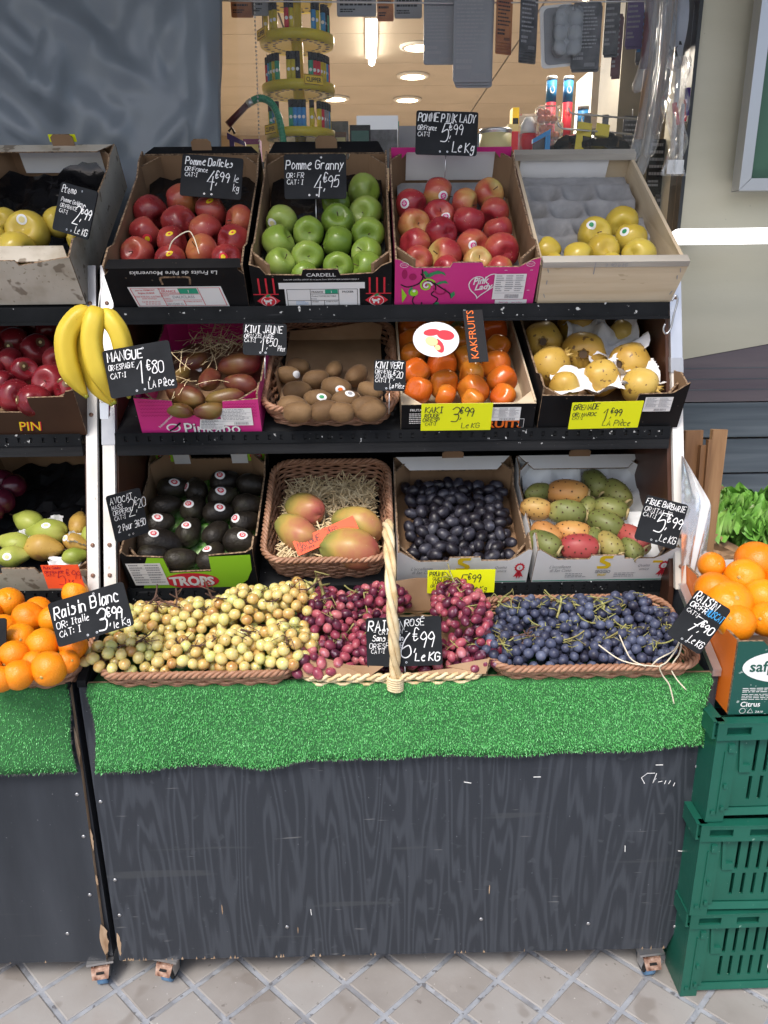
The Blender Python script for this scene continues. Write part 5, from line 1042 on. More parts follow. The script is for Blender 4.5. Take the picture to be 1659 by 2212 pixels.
mb.add(vs, [(j, (j + 1) % n, n + (j + 1) % n, n + j) for j in range(n)]); mb.add([(.0085 * math.cos(6.283 * j / n), .0085 * math.sin(6.283 * j / n), .046) for j in range(n)], [list(range(n))], 1); KIND['pomegranate']['stem'] = (mb.mesh('crown', ['pear_gold', 'stem_brown']), TR((0, 0, 0)))
def pear_fn(L_, W_):
    def fn(ph):
        c = math.cos(ph); r = W_ * math.sin(ph) ** .85 * (1 - .36 * max(0, c) ** .9) * (1 if c < .2 else 1 - .12 * (c - .2)); return r, L_ * c
    return fn
for nm, mt in (('green_pear', 'pear_green'), ('golden_pear', 'pear_gold')):
    kind(nm, [mt], lambda i: toX(rev(pear_fn(.054, .037), seed=i + 1, wob=.06)), 3, .054, .037); mb = MB(); mb.tube([(.05, 0, 0), (.062, .002, .001), (.071, .006, .002)], [.002, .0016, .0022], 5); KIND[nm]['stem'] = (mb.mesh('stem', ['stem_brown']), TR((0, 0, 0)))
kind('avocado', ['avocado'], lambda i: toX(rev(lambda ph: (.0325 * math.sin(ph) ** .85 * (1 - .2 * math.cos(ph)), .045 * math.cos(ph)), seed=i, wob=.05)), 3, .045, .0325)
kind('plum', ['plum'], lambda i: toX(rev(lambda ph: (.0168 * math.sin(ph) ** .9, .0225 * math.cos(ph)), 16, 10, seed=i, wob=.04)), 3, .0225, .0175)
def prick(i):
    mb = toX(rev(lambda ph: (.0305 * math.sin(ph) ** .75 * (1 + .06 * math.cos(ph)), .043 * math.cos(ph) * (1 - .12 * math.exp(-(math.sin(ph) / .35) ** 2) * (1 if math.cos(ph) > 0 else 0))), 20, 14, seed=i, wob=.06))
    q = random.Random(i + 50)
    for k in range(46):
        u = -0.9 + 1.8 * ((k + .5) / 46); a = k * 2.399 + q.uniform(-.2, .2); s = math.sqrt(1 - u * u); r = .0307 * s ** .75 * (1 + .06 * u); c = Vector((.043 * u, r * math.sin(a), -r * math.cos(a))); nn = Vector((u * .5, math.sin(a), -math.cos(a))).normalized(); t1 = nn.orthogonal().normalized(); t2 = nn.cross(t1); c += nn * .0012
        mb.add([c + (t1 * math.cos(x) + t2 * math.sin(x)) * .0019 for x in (0, 1.05, 2.1, 3.14, 4.19, 5.24)] + [c + nn * .0008], [(j, (j + 1) % 6, 6) for j in range(6)], 1)
    return mb
for nm, mt in (('orange_prickly_pear', 'prickly_orange'), ('green_prickly_pear', 'prickly_green'), ('red_prickly_pear', 'prickly_red')):
    kind(nm, [mt, 'prickly_dot'], prick, 2, .043, .0275)
    mb = MB(); mb.lathe([(.0135, .034), (.015, .041), (.013, .0435), (.011, .039), (.002, .037)], 14); remap(mb, lambda x, y, z: (z, y, -x)); KIND[nm]['stem'] = (mb.mesh('crown', ['prickly_end']), TR((0, 0, 0)))
kind('orange', ['orange'], lambda i: rev(lambda ph: (.042 * math.sin(ph), .0405 * math.cos(ph) * (1 - .06 * math.exp(-(math.sin(ph) / .18) ** 2))), 24, 16, seed=i, wob=.03), 3, .042, .041)
mb = MB(); mb.lathe([(.0045, .0375), (.004, .0395), (.001, .0398)], 9); KIND['orange']['stem'] = (mb.mesh('navel', ['orange_navel']), TR((0, 0, 0)))

BV = {}
def bvh(me):
    if me.name not in BV: BV[me.name] = BVHTree.FromPolygons([v.co for v in me.vertices], [p.vertices[:] for p in me.polygons])
    return BV[me.name]
def put(kn, p, half, rot, parent=None, stem=True, **kw):
    K = KIND[kn]; me = K['me'][rnd.randrange(len(K['me']))]; s = half / K['a']
    o = link(kn, me, None, Matrix.Translation(p) @ rot @ Matrix.Diagonal((s * rnd.uniform(.96, 1.04), s * rnd.uniform(.95, 1.04), s * rnd.uniform(.94, 1.05), 1)), **kw)
    if stem and 'stem' in K: link(K['stem'][0].name.split('.')[0], K['stem'][0], o, K['stem'][1])
    return o
def rrot(q, lay=True):
    """random pose: mostly lying with the stem sideways"""
    az = q.uniform(0, 6.283); til = q.uniform(.9, 1.9) if lay else q.uniform(-.5, .5)
    return Matrix.Rotation(az, 4, 'Z') @ Matrix.Rotation(til, 4, 'X') @ Matrix.Rotation(q.uniform(0, 6.28), 4, 'Z')
ORD = ['second', 'third', 'fourth', 'fifth', 'sixth', 'seventh', 'eighth', 'ninth', 'tenth', 'eleventh', 'twelfth', 'thirteenth', 'fourteenth', 'fifteenth', 'sixteenth', 'seventeenth', 'eighteenth', 'nineteenth', 'twentieth', 'penultimate'] + ['inner'] * 20
def rowlabels(items, desc, where, grp, tol):
    """give every fruit its own label from its row (front to back) and its place in the row"""
    items.sort(key=lambda e: -e[1]); rows = []
    for e in items:
        if rows and abs(rows[-1][0][1] - e[1]) < tol: rows[-1].append(e)
        else: rows.append([e])
    nr = len(rows)
    for ri, r in enumerate(rows):
        r.sort(key=lambda e: e[0]); n = len(r)
        rn = 'front row' if ri == 0 else ('back row' if ri == nr - 1 else ORD[ri - 1] + ' row')
        for k, e in enumerate(r):
            pos = 'alone' if n == 1 else ('leftmost' if k == 0 else ('rightmost' if k == n - 1 else ORD[k - 1] + ' from left'))
            e[2]['label'] = f"{e[3] if len(e) > 3 else desc} {where}, {rn}, {pos}"; e[2]['group'] = grp
def lay(kn, key, z, pts, w, desc, where, cat, grp, tol=26, elong=False, seed=1, grow=1.0, stemp=1.0, mode='lay', zw=0.0):
    F = FR[key]; n = F.to_3x3() @ Vector((0, 0, 1)); q = random.Random(seed); items = []; rest = []
    for e in pts:
        k2 = e[5] if len(e) > 5 else kn; X, Y_ = zp(z, e[0], e[1]); rx = e[2] * ZM[z][2]
        p = atP(X, Y_, F @ Vector((0, 0, w)), n); s = rx * depth(p) / FPX * grow
        if elong:
            ang = R(e[4]) if len(e) > 4 else q.uniform(-.5, .5)
            rot = F.to_3x3().to_4x4() @ Matrix.Rotation(ang, 4, 'Z') @ Matrix.Rotation(q.uniform(-.12, .12), 4, 'Y') @ Matrix.Rotation(q.uniform(0, 6.28), 4, 'X')
        elif mode == 'up': rot = F.to_3x3().to_4x4() @ rrot(q, False)
        elif mode == 'tocam': d = (CAMP - p).normalized(); rot = (d + Vector((q.uniform(-.7, .7), q.uniform(-.3, .3), q.uniform(-.6, .6)))).to_track_quat('Z', 'Y').to_matrix().to_4x4() @ Matrix.Rotation(q.uniform(0, 6.28), 4, 'Z')
        else: rot = rrot(q)
        if len(e) > 4 and not elong:
            d = (CAMP - p).normalized()
            if e[4] == 'up': rot = Matrix.Rotation(q.uniform(-.35, .1), 4, 'X') @ Matrix.Rotation(q.uniform(-.3, .3), 4, 'Y')
            if e[4] == 'cam': rot = d.to_track_quat('Z', 'Y').to_matrix().to_4x4()
        o = put(k2, p, s, rot, cat=cat, stem=q.random() < stemp)
        it = (X, Y_, o) if k2 == kn else (X, Y_, o, k2.replace('_', ' ')); items.append(it)
    rowlabels(items, desc, where, grp, tol)
    return [i[2] for i in items]
def sticker(objs, z, x, y, r, mo='white_print', mi='red_print', ri=.6, asp=1.0, rot=0.0, name='sticker', mtxt=None):
    X, Y_ = zp(z, x, y); d = ray(X, Y_).normalized(); best = None
    for o in objs:
        mi_ = o.matrix_world.inverted() if o.matrix_world.translation.length else o.matrix_basis.inverted()
        mi_ = o.matrix_basis.inverted(); lo = mi_ @ CAMP; ld = (mi_.to_3x3() @ d).normalized(); h = bvh(o.data).ray_cast(lo, ld)
        if h[0] is not None:
            w_ = o.matrix_basis @ h[0]; dd = (w_ - CAMP).length
            if best is None or dd < best[0]: best = (dd, o, h[0], h[1])
    if not best: return
    dd, o, hp_, hn = best; s = o.matrix_basis.to_scale().x; rr = r * ZM[z][2] * dd / FPX / s
    upw = (o.matrix_basis.inverted().to_3x3() @ (CR @ Vector((math.sin(rot), math.cos(rot), 0)))).normalized(); t2 = (upw - hn * upw.dot(hn)).normalized(); t1 = t2.cross(hn)
    mb = MB(); tree = bvh(o.data)
    def proj(a, b, lift):
        st = hp_ + t1 * a + t2 * b + hn * .02; h = tree.ray_cast(st, -hn); return ((h[0] if h[0] is not None else hp_ + t1 * a + t2 * b) + hn * lift)
    n = 14
    ring = lambda f, lf: [proj(rr * f * math.cos(6.283 * j / n), rr * f * asp * math.sin(6.283 * j / n), lf) for j in range(n)]
    a, b, c = ring(1, .0007), ring(.72, .0008), [proj(0, 0, .0008)]
    mb.add(a + b + c, [(j, (j + 1) % n, n + (j + 1) % n, n + j) for j in range(n)] + [(n + j, n + (j + 1) % n, 2 * n) for j in range(n)], 0, True)
    a = ring(ri, .0013); mb.add(a + [proj(0, 0, .0014)], [(j, (j + 1) % n, n) for j in range(n)], 1, True)
    if mtxt:
        for k in (-1, 0, 1):
            w2 = ri * .62 * (1 if k == 0 else .55); zz = k * ri * asp * .42
            mb.add([proj(rr * a_ * w2, rr * (zz + b_), .0018) for a_, b_ in ((-1, -.07), (1, -.07), (1, .07), (-1, .07))], [(0, 1, 2, 3)], 2)
    mb.obj(name, [mo, mi] + ([mtxt] if mtxt else []), o)

# ---- top shelf
A = lay('red_apple', 'dali', 1, [(1085, 1190, 99), (895, 1265, 99), (1255, 1255, 100), (1425, 1318, 94), (1065, 1325, 102), (1222, 1378, 104), (865, 1388, 95), (1025, 1442, 95), (1390, 1432, 99), (1200, 1492, 102, 0), (815, 1507, 100), (1010, 1550, 96), (1350, 1540, 92)], .058, 'red apple', 'in white-labelled black crate', 'apple', 'red apples in the black crate with the red-ruled label', seed=3)
for (x, y) in ((1245, 1193), (1005, 1388), (1380, 1380), (1005, 1505)): sticker(A, 1, x, y, 21, 'yellow_print', 'red_print', .35, .6, -.5)
sticker(A, 1, 875, 1418, 26, 'red_print', 'yellow_print', .55, 1, -.4); sticker(A, 1, 1325, 1525, 24, 'red_print', 'yellow_print', .55, 1, -.4)
A = lay('green_apple', 'granny', 2, [(805, 1135, 97), (640, 1215, 95), (815, 1265, 99), (315, 1318, 97), (647, 1312, 98), (475, 1382, 94, 0, 'cam'), (828, 1390, 99, 0, 'cam'), (295, 1442, 99), (647, 1440, 101), (470, 1522, 97, 0, 'cam'), (820, 1505, 96), (305, 1568, 96), (650, 1585, 94), (820, 1590, 96), (450, 1630, 84)], .056, 'green apple', 'in red-striped black crate', 'apple', 'green apples in the red-striped crate', seed=5)
sticker(A, 2, 258, 1325, 24, 'white_print', 'cream_print', .55)
A = lay('pink_apple', 'pink', 2, [(1240, 1150, 99), (1545, 1150, 90), (1085, 1218, 93), (1400, 1212, 91), (1250, 1282, 95), (1580, 1262, 88), (1100, 1337, 97), (1425, 1322, 99, 0, 'up'), (1600, 1368, 92, 0, 'up'), (1262, 1392, 100), (1105, 1452, 94), (1447, 1462, 100), (1285, 1517, 100), (1620, 1492, 104), (1125, 1548, 93), (1478, 1552, 84), (1292, 1602, 84), (1610, 1602, 80)], .062, 'rosy apple', 'in bright magenta crate', 'apple', 'pink and red apples in the magenta crate', seed=8)
for (x, y) in ((1045, 1208), (1275, 1163), (1290, 1285), (1453, 1457)): sticker(A, 2, x, y, 26, 'white_print', 'magenta_print', .62, 1, .2, mtxt='white_print')
A = lay('yellow_apple', 'wood', 3, [(805, 1300, 98), (650, 1362, 101), (860, 1392, 93, 0, 'up'), (375, 1462, 82), (700, 1457, 97), (905, 1487, 100), (555, 1502, 94), (415, 1540, 68), (745, 1538, 70)], .066, 'yellow apple', 'in bare wood crate', 'apple', 'yellow apples in the wooden crate', seed=9, stemp=.6)
for (x, y) in ((632, 1306), (825, 1345)): sticker(A, 3, x, y, 25, 'white_print', 'leaf_print', .5, 1, .4)
A = lay('yellow_apple', 'golden', 1, [(30, 1310, 75), (165, 1382, 124), (105, 1490, 116), (345, 1320, 88), (-60, 1420, 105), (450, 1430, 60), (-90, 1300, 90)], .07, 'yellow apple', 'in worn cream crate', 'apple', 'yellow apples in the worn crate', tol=22, seed=12, stemp=.3)
sticker(A, 1, 130, 1303, 26, 'white_print', 'cream_print', .6)
# ---- middle shelf
A = lay('crimson_apple', 'darkapple', 4, [(160, 195, 86), (300, 225, 90), (90, 295, 90), (222, 345, 95), (60, 418, 90), (345, 405, 90), (148, 470, 86), (300, 537, 104), (95, 622, 102), (205, 650, 102), (400, 585, 80), (20, 545, 78), (-50, 340, 88), (400, 290, 75), (430, 170, 75), (20, 190, 80), (-60, 470, 88), (-70, 622, 98)], .068, 'crimson apple', 'in dark brown crate', 'apple', 'crimson apples in the dark crate', tol=24, seed=14, stemp=.5)
for (x, y) in ((50, 320), (238, 297), (140, 440), (100, 640), (357, 517), (395, 540)): sticker(A, 4, x, y, 24, 'brown_print', 'cream_print', .35)
kw = dict(elong=True, cat='mango', grp='small dark mangoes in the magenta crate')
A = lay('small_mango', 'mango', 4, [(1245, 522, 105, 80, 80), (1420, 432, 130, 55, 5), (1430, 547, 100, 60, -10), (1100, 622, 132, 78, -28), (1340, 637, 110, 58, 12), (1060, 702, 85, 50, -20), (1240, 708, 90, 50, 15), (1075, 500, 75, 60, 70), (1150, 410, 90, 60, 30)], .06, 'small dark mango', 'in magenta crate', tol=26, seed=15, **kw)
for (x, y) in ((1100, 428), (1188, 437), (1025, 590), (1345, 632), (1442, 568)): sticker(A, 4, x, y, 36, 'white_print', 'purple_print', .5, 1, 0, mtxt='cream_print')
A = lay('kiwi', 'kiwi', 5, [(200, 490, 72, 60, 175), (262, 442, 72, 60, -15), (367, 520, 82, 52, 12), (477, 460, 70, 55, 75), (610, 495, 84, 65, 60), (257, 590, 86, 50, 8), (490, 572, 94, 58, -14), (690, 590, 80, 55, -40), (382, 640, 88, 50, -8), (547, 645, 90, 55, 15), (230, 677, 90, 50, -6), (420, 705, 90, 52, 14), (665, 685, 94, 55, 22), (262, 715, 92, 48, -4), (517, 712, 80, 52, 178), (697, 706, 90, 48, 5)], .058, 'brown kiwi', 'in wicker basket', 'kiwi', 'kiwis in the wicker basket', tol=18, elong=True, seed=16, stemp=1)
for (x, y, m) in ((513, 578, 'orange_print'), (402, 622, 'leaf_print'), (570, 602, 'grey_print'), (258, 490, 'white_print')): sticker(A, 5, x, y, 30, 'white_print', m, .5, .75, .1)
A = lay('persimmon', 'kaki', 5, [(935, 205, 84), (1100, 222, 80), (1195, 215, 80), (1418, 228, 88), (930, 302, 82), (1205, 285, 84), (1445, 322, 76), (945, 377, 88), (1120, 338, 86), (1262, 402, 86), (1115, 432, 92), (1437, 432, 92), (957, 477, 88, 0, 'side'), (1292, 492, 89), (1127, 547, 88), (977, 582, 86), (1472, 527, 94), (1302, 582, 98), (1137, 620, 76), (1477, 618, 80), (1300, 640, 70), (1300, 225, 80)], .056, 'orange persimmon', 'in black fronted crate', 'persimmon', 'persimmons in the black fronted crate', tol=20, seed=17, mode='lay', stemp=.35)
A = lay('pomegranate', 'pome', 6, [(500, 195, 128), (290, 302, 122, 0, 'cam'), (780, 262, 98), (535, 378, 138, 0, 'cam'), (335, 447, 124), (815, 437, 128), (640, 522, 114), (880, 572, 112), (420, 575, 92)], .066, 'yellow pomegranate', 'in black crate', 'pomegranate', 'pomegranates in the black crate', tol=24, seed=21, mode='lay')
for (x0, x1, y0, y1, zz, am, sd) in ((-.05, .12, .17, .33, .06, .06, 1), (-.12, .03, .03, .12, .055, .04, 2), (.03, .13, .05, .16, .055, .05, 3), (-.02, .06, .1, .2, .055, .05, 4)):
    o = crumpled('tissue_paper', 'tissue', None, x0, x1, y0, y1, zz, am * .8, sd, 22, 22, 13, .015, label=['crumpled white tissue behind the middle pomegranates', 'crumpled white tissue at the front left pomegranates', 'crumpled white tissue under the right pomegranate', 'small white tissue between the central pomegranates'][sd - 1], cat='tissue paper'); o.matrix_basis = FR['pome']
# ---- lower shelf
A = lay('green_pear', 'pear', 4, [(165, 1362, 108, 70, 150), (275, 1430, 132, 66, 172), (470, 1372, 92, 70, 100, 'golden_pear'), (82, 1492, 105, 62, 165), (265, 1518, 122, 66, -8, 'golden_pear'), (85, 1568, 95, 40, 10), (455, 1492, 85, 48, -25, 'golden_pear'), (545, 1432, 80, 56, 80), (450, 1568, 80, 40, 15)], .065, 'green pear', 'in stained pale crate', 'pear', 'pears in the pale crate', tol=24, elong=True, seed=22)
for i_, (x0, x1, y0, y1, zz, am, sd) in enumerate(((.01, .05, .15, .19, .055, .03, 11), (-.05, -.01, .11, .15, .055, .03, 12), (.09, .14, .09, .14, .055, .035, 13), (.05, .13, .03, .07, .045, .02, 14), (-.13, -.1, .1, .14, .055, .03, 15))):
    o = crumpled('tissue_paper', 'tissue', None, x0, x1, y0, y1, zz, am * .7, sd, 14, 14, 14, .015, label=['white tissue behind the pears', 'white tissue between the two green pears', 'white tissue by the golden pear at the post', 'white tissue at the front of the pears', 'white tissue at the left of the pears'][i_], cat='tissue paper'); o.matrix_basis = FR['pear']
for (x, y) in ((272, 1385), (383, 1460), (40, 1572), (452, 1300)): sticker(A, 4, x, y, 24, 'white_print', 'cream_print', .5, .8)
A = lay('dark_plum', 'plum2', 4, [(20, 1122, 72), (85, 1152, 74), (20, 1240, 76), (-60, 1160, 74), (-60, 1300, 80), (-130, 1220, 76)], .09, 'dark round plum', 'in crate at left edge', 'plum', 'round dark plums at the left edge', tol=26, seed=23, stemp=0)
A = lay('avocado', 'avo', 4, [(1037, 1165, 94, 60, 15), (1165, 1170, 90, 70, 100), (1337, 1122, 88, 55, 10), (1502, 1147, 92, 70, -10), (1325, 1217, 90, 60, 20), (985, 1272, 94, 65, 10), (1152, 1282, 94, 72, 80), (1477, 1267, 92, 68, 10), (1300, 1312, 92, 62, 5), (950, 1377, 90, 66, 20), (1460, 1367, 92, 70, 30), (1125, 1420, 98, 78, 80), (1285, 1432, 90, 70, 60), (952, 1492, 126, 62, 0), (1430, 1482, 100, 72, -15), (912, 1562, 90, 40, 0), (1075, 1590, 96, 60, 10), (1257, 1570, 96, 78, 70)], .058, 'black avocado', 'in lime and black crate', 'avocado', 'avocados in the lime and black crate', tol=22, elong=True, seed=24, grow=1.05)
for (x, y, a) in ((1035, 1128, .4), (1105, 1155, .9), (1305, 1085, .5), (1310, 1177, .2), (1118, 1255, .3), (1305, 1277, .1), (935, 1335, .4), (1105, 1382, .5), (912, 1432, .5), (1440, 1442, -.4), (1228, 1522, .6), (1395, 1340, 1)): sticker(A, 4, x, y, 32, 'white_print', 'red_print', .6, .85, a, mtxt='white_print')
A = lay('mango', 'mangob', 5, [(297, 1292, 138, 100, -38), (245, 1427, 148, 110, -42), (610, 1377, 170, 92, -22), (568, 1522, 182, 92, -8)], .08, 'large ripe mango', 'in straw-lined basket', 'mango', 'large mangoes in the straw basket', tol=20, elong=True, seed=31, grow=.98)
pk = [(260, 1217, 82, 60, 20, 'green_prickly_pear'), (440, 1225, 128, 72, -12), (607, 1167, 100, 80, -70, 'green_prickly_pear'), (735, 1227, 110, 70, -60, 'green_prickly_pear'), (250, 1317, 96, 52, -12), (440, 1345, 124, 62, -12, 'green_prickly_pear'), (700, 1322, 110, 66, -25, 'green_prickly_pear'), (675, 1412, 116, 76, -35, 'green_prickly_pear'), (312, 1477, 104, 70, -45), (467, 1465, 114, 72, -15), (838, 1502, 112, 66, -58, 'red_prickly_pear'), (695, 1540, 104, 82, -60, 'green_prickly_pear'), (300, 1532, 112, 56, -38, 'green_prickly_pear'), (512, 1552, 116, 56, -6, 'red_prickly_pear'), (590, 1500, 80, 56, 60, 'green_prickly_pear'), (828, 1565, 86, 60, -70, 'green_prickly_pear'), (560, 1310, 80, 50, 60, 'green_prickly_pear')]
A = lay('orange_prickly_pear', 'prickly', 6, pk, .078, 'orange prickly pear', 'in white crate', 'prickly pear', 'prickly pears in the white crate', tol=22, elong=True, seed=33)
# dark oval plums heaped in the white crate: too alike to tell apart, they share one label
F = FR['plum']; q = random.Random(4); done = []; its = []
for tr_i in range(4000):
    u, v = q.uniform(-.122, .122), q.uniform(.03, .285); h = .045 + .018 * math.sin(v * 11) + .012 * (1 - (u / .13) ** 2)
    lvl = 0 if tr_i < 1500 else 1
    p = F @ Vector((u, v, h - .02 + .022 * lvl))
    if all((p - d).length > .0245 for d in done):
        done.append(p)
        po = put('plum', p, .0188 * q.uniform(.9, 1.1), F.to_3x3().to_4x4() @ Matrix.Rotation(q.uniform(0, 6.28), 4, 'Z') @ Matrix.Rotation(q.uniform(-.7, .7), 4, 'Y'), cat='plum'); its.append((*pix(p), po))
rowlabels(its, 'dusky oval plum', 'heaped in white crate', 'plums heaped in the white crate', 12)
# ---- oranges
A = lay('orange', 'orl', 7, [(50, 185, 88), (170, 277, 102), (225, 232, 84), (255, 437, 102), (85, 505, 96), (292, 577, 108), (110, 615, 90), (20, 335, 82), (437, 440, 82), (400, 535, 72), (448, 130, 80), (312, 285, 84), (10, 640, 80), (120, 395, 90), (-80, 420, 95), (-90, 590, 95), (-80, 250, 95), (200, 540, 70)], .105, 'orange', 'in left wicker basket', 'orange', 'oranges in the left basket', tol=26, seed=35, stemp=.5, mode='tocam')
# ---- bananas hanging on the post
bp_ = atY(218, 690, 1.66)
bt = thing('banana_bunch', 'bunch of yellow bananas hanging on the post between the racks', 'bananas', Matrix.Translation(bp_))
def banana(pp, r, d):
    pts = [Vector(p) for p in catmull([tuple(atY(x, y, 1.66 + dy) - bp_) for x, y, dy in pp], 5)]; k = len(pts)
    prof = [.35, .42, .7, .95] ; rr = []
    for i in range(k):
        f = i / (k - 1); rr.append(r * (min(1, .32 + f * 4.2) if f < .16 else (1 if f < .78 else max(.22, 1 - (f - .78) / .22 * .8))))
    mb = MB(); mb.tube(pts, rr, 25, mod=lambda c: 1 + .055 * math.cos(5 * c)); mb.s = [True] * len(mb.s)
    o = mb.obj('banana', ['banana'], bt)
    mb = MB(); e = pts[-1]; d_ = (pts[-1] - pts[-2]).normalized(); mb.tube([e - d_ * .004, e + d_ * .005], [r * .3, r * .2], 6); mb.obj('banana_tip', ['banana_tip'], o)
banana([(203, 676, -.02), (170, 686, -.035), (143, 730, -.05), (152, 800, -.055), (186, 855, -.05)], .0215, 0)
banana([(212, 674, -.02), (204, 690, -.05), (198, 740, -.06), (212, 800, -.06), (246, 868, -.045)], .0215, 0)
banana([(208, 678, -.005), (196, 700, -.02), (188, 770, -.025), (210, 830, -.02), (240, 872, -.02)], .0205, 0)
banana([(222, 676, -.015), (238, 692, -.035), (258, 725, -.04), (272, 790, -.035), (278, 855, -.015)], .0205, 0)
mb = MB(); mb.tube([(-.012, -.012, -.005), (0, -.012, .012), (.008, -.01, -.003)], [.011, .012, .011], 7); mb.obj('stalk', ['banana_tip'], bt)
mb = MB(); mb.tube([(0, -.012, .014), (.004, .0, .05), (.006, .02, .075)], .0014, 5); mb.obj('hanging_string', ['white_print'], bt)

# ------------------------------------------------------------------ grapes: bunches of single berries
def berry(name, mat, a, b, n=12, k=8):
    mb = MB(); mb.lathe([(b * math.sin(math.pi * (.03 + .94 * i / k)), a * math.cos(math.pi * (.03 + .94 * i / k))) for i in range(k + 1)], n); mb.f = [list(reversed(f)) for f in mb.f]; mb.m[-1] = 1; return mb.mesh(name, [mat, 'vine_brown'])
GW = berry('grape', 'grape_white', .0131, .0121); GR = berry('grape', 'grape_red', .0132, .01); GB = berry('grape', 'grape_black', .0109, .0106)
def bunches(F, lst, me, r, stemmat, label, grp, seed, dmin, per=70, flat=.6, Wb=.4, Hb=.056):
    """lst: (u, v, w, length, width, angle, label); berries lie on the upper shell of each bunch"""
    q = random.Random(seed); allp = []; Fi = F.inverted()
    for bi, (u, v, w_, L_, Wd, ang, lab) in enumerate(lst):
        c = F @ Vector((u, v + .01, w_ - .03)); t = thing('grape_bunch', lab, 'grapes', Matrix.Translation(c), grp); M3 = F.to_3x3(); ca, sa = math.cos(R(ang)), math.sin(R(ang)); cnt = 0
        for tr_i in range(3600):
            a = q.uniform(0, 6.283); e = q.random() ** .5; x, y = e * math.cos(a), e * math.sin(a); tap = 1 - .4 * max(0, x)
            hz = math.sqrt(max(0, 1 - e * e)) * flat * Wd
            if tr_i > 1800: hz -= r * 1.5
            lx, ly = x * L_, y * Wd * tap; loc = M3 @ Vector((lx * ca - ly * sa, lx * sa + ly * ca, hz + q.uniform(-.004, .004))); p = c + loc
            lz = Fi @ p
            if lz.z < Hb + .012 and (lz.y < .024 or abs(lz.x) > Wb / 2 - .024): continue
            if any((p - o).length < dmin for o in allp): continue
            allp.append(p); cnt += 1
            d = Vector((q.gauss(0, 1), q.gauss(0, 1), q.gauss(0, .7))); s = q.uniform(.88, 1.1)
            link('grape', me, t, Matrix.Translation(loc) @ d.to_track_quat('Z', 'Y').to_matrix().to_4x4() @ Matrix.Scale(s, 4))
            if cnt >= per: break
        # stalk with little side twigs
        mb = MB(); ax = lambda s_, h_, o_=0: M3 @ Vector(((s_ * L_) * ca - o_ * sa, (s_ * L_) * sa + o_ * ca, h_))
        top = flat * Wd
        pts = [ax(.5, top * .55), ax(.0, top * .9), ax(-.5, top * .95), ax(-.85, top * .9 + .012), ax(-1.05, top * .8 + .03)]
        mb.tube([Vector(p) for p in catmull([tuple(p) for p in pts], 4)], .0017, 5)
        for k in range(12):
            s_ = q.uniform(-.9, .6); st = ax(s_, top * .9); mb.tube([st, st + M3 @ Vector((q.uniform(-.012, .012), q.uniform(-.012, .012), q.uniform(.004, .014))), st + M3 @ Vector((q.uniform(-.026, .026), q.uniform(-.026, .026), q.uniform(-.004, .012)))], [.0011, .0009, .0008], 4)
        mb.obj('stalk', [stemmat], t)
    return allp
n1 = bunches(FR['gw'], [(-.17, .05, .078, .075, .06, 200, 'white grape bunch at the front left corner of its basket'), (-.15, .16, .084, .08, .062, 20, 'white grape bunch under the slate sign'), (-.045, .055, .078, .08, .06, 170, 'white grape bunch at the front, left of centre'), (-.03, .165, .088, .08, .062, -10, 'white grape bunch at the back middle of the basket'), (.075, .06, .085, .085, .065, 190, 'amber white grape bunch with dark stalk, front right'), (.085, .16, .118, .08, .068, 15, 'white grape bunch heaped high at the back right'), (.175, .07, .1, .07, .06, 100, 'white grape bunch at the right front corner'), (.175, .165, .128, .075, .066, 60, 'white grape bunch beside the red grapes, back right corner')],
             GW, .0125, 'vine_brown', '', 'white grape bunches', 41, .0207, 84, flat=.72, Wb=WGW)
n2 = bunches(FR['gr'], [(-.15, .045, .06, .08, .06, 215, 'pink-red grape bunch spilling over the front left of the basket'), (-.14, .15, .105, .085, .06, 100, 'red grape bunch below the pale green stalk'), (-.045, .10, .075, .085, .06, -80, 'dark red grape bunch left of the basket handle'), (-.03, .2, .1, .07, .05, 10, 'dark red grape bunch at the back behind the handle'), (.06, .06, .055, .09, .055, 0, 'red grape bunch hidden behind the slate sign'), (.155, .14, .118, .095, .056, -75, 'tall red grape bunch heaped right of the slate sign'), (.165, .05, .062, .08, .055, 170, 'red grape bunch at the front right of the basket'), (-.2, .1, .07, .05, .05, 90, 'red grape bunch leaning on the white grapes')],
             GR, .0115, 'vine', '', 'red grape bunches', 42, .0186, 74, flat=.7, Wb=WGR, Hb=.03)
n3 = bunches(FR['gb'], [(-.19, .07, .075, .07, .056, 100, 'blue-black grape bunch at the left end of its basket'), (-.1, .06, .07, .08, .058, 180, 'blue-black grape bunch at the front with a brown twig'), (-.1, .165, .085, .08, .058, 10, 'blue-black grape bunch at the back left'), (.0, .055, .068, .08, .058, 200, 'blue-black grape bunch at the front middle'), (.005, .16, .086, .08, .06, -20, 'blue-black grape bunch under the curled green stalk'), (.09, .065, .07, .075, .058, 150, 'blue-black grape bunch at the front right under the straw'), (.105, .16, .092, .075, .062, 40, 'blue-black grape bunch heaped at the back right'), (.17, .12, .082, .065, .055, 80, 'blue-black grape bunch at the right end below the slate sign'), (.045, .11, .082, .06, .05, 0, 'blue-black grape bunch in the centre of the heap'), (-.05, .11, .07, .07, .055, 0, 'blue-black grape bunch low between the left bunches'), (.13, .1, .07, .07, .055, 0, 'blue-black grape bunch low between the right bunches')],
             GB, .0107, 'vine', '', 'black grape bunches', 43, .0185, 74, flat=.68, Wb=WGB)
print('grapes', len(n1), len(n2), len(n3))
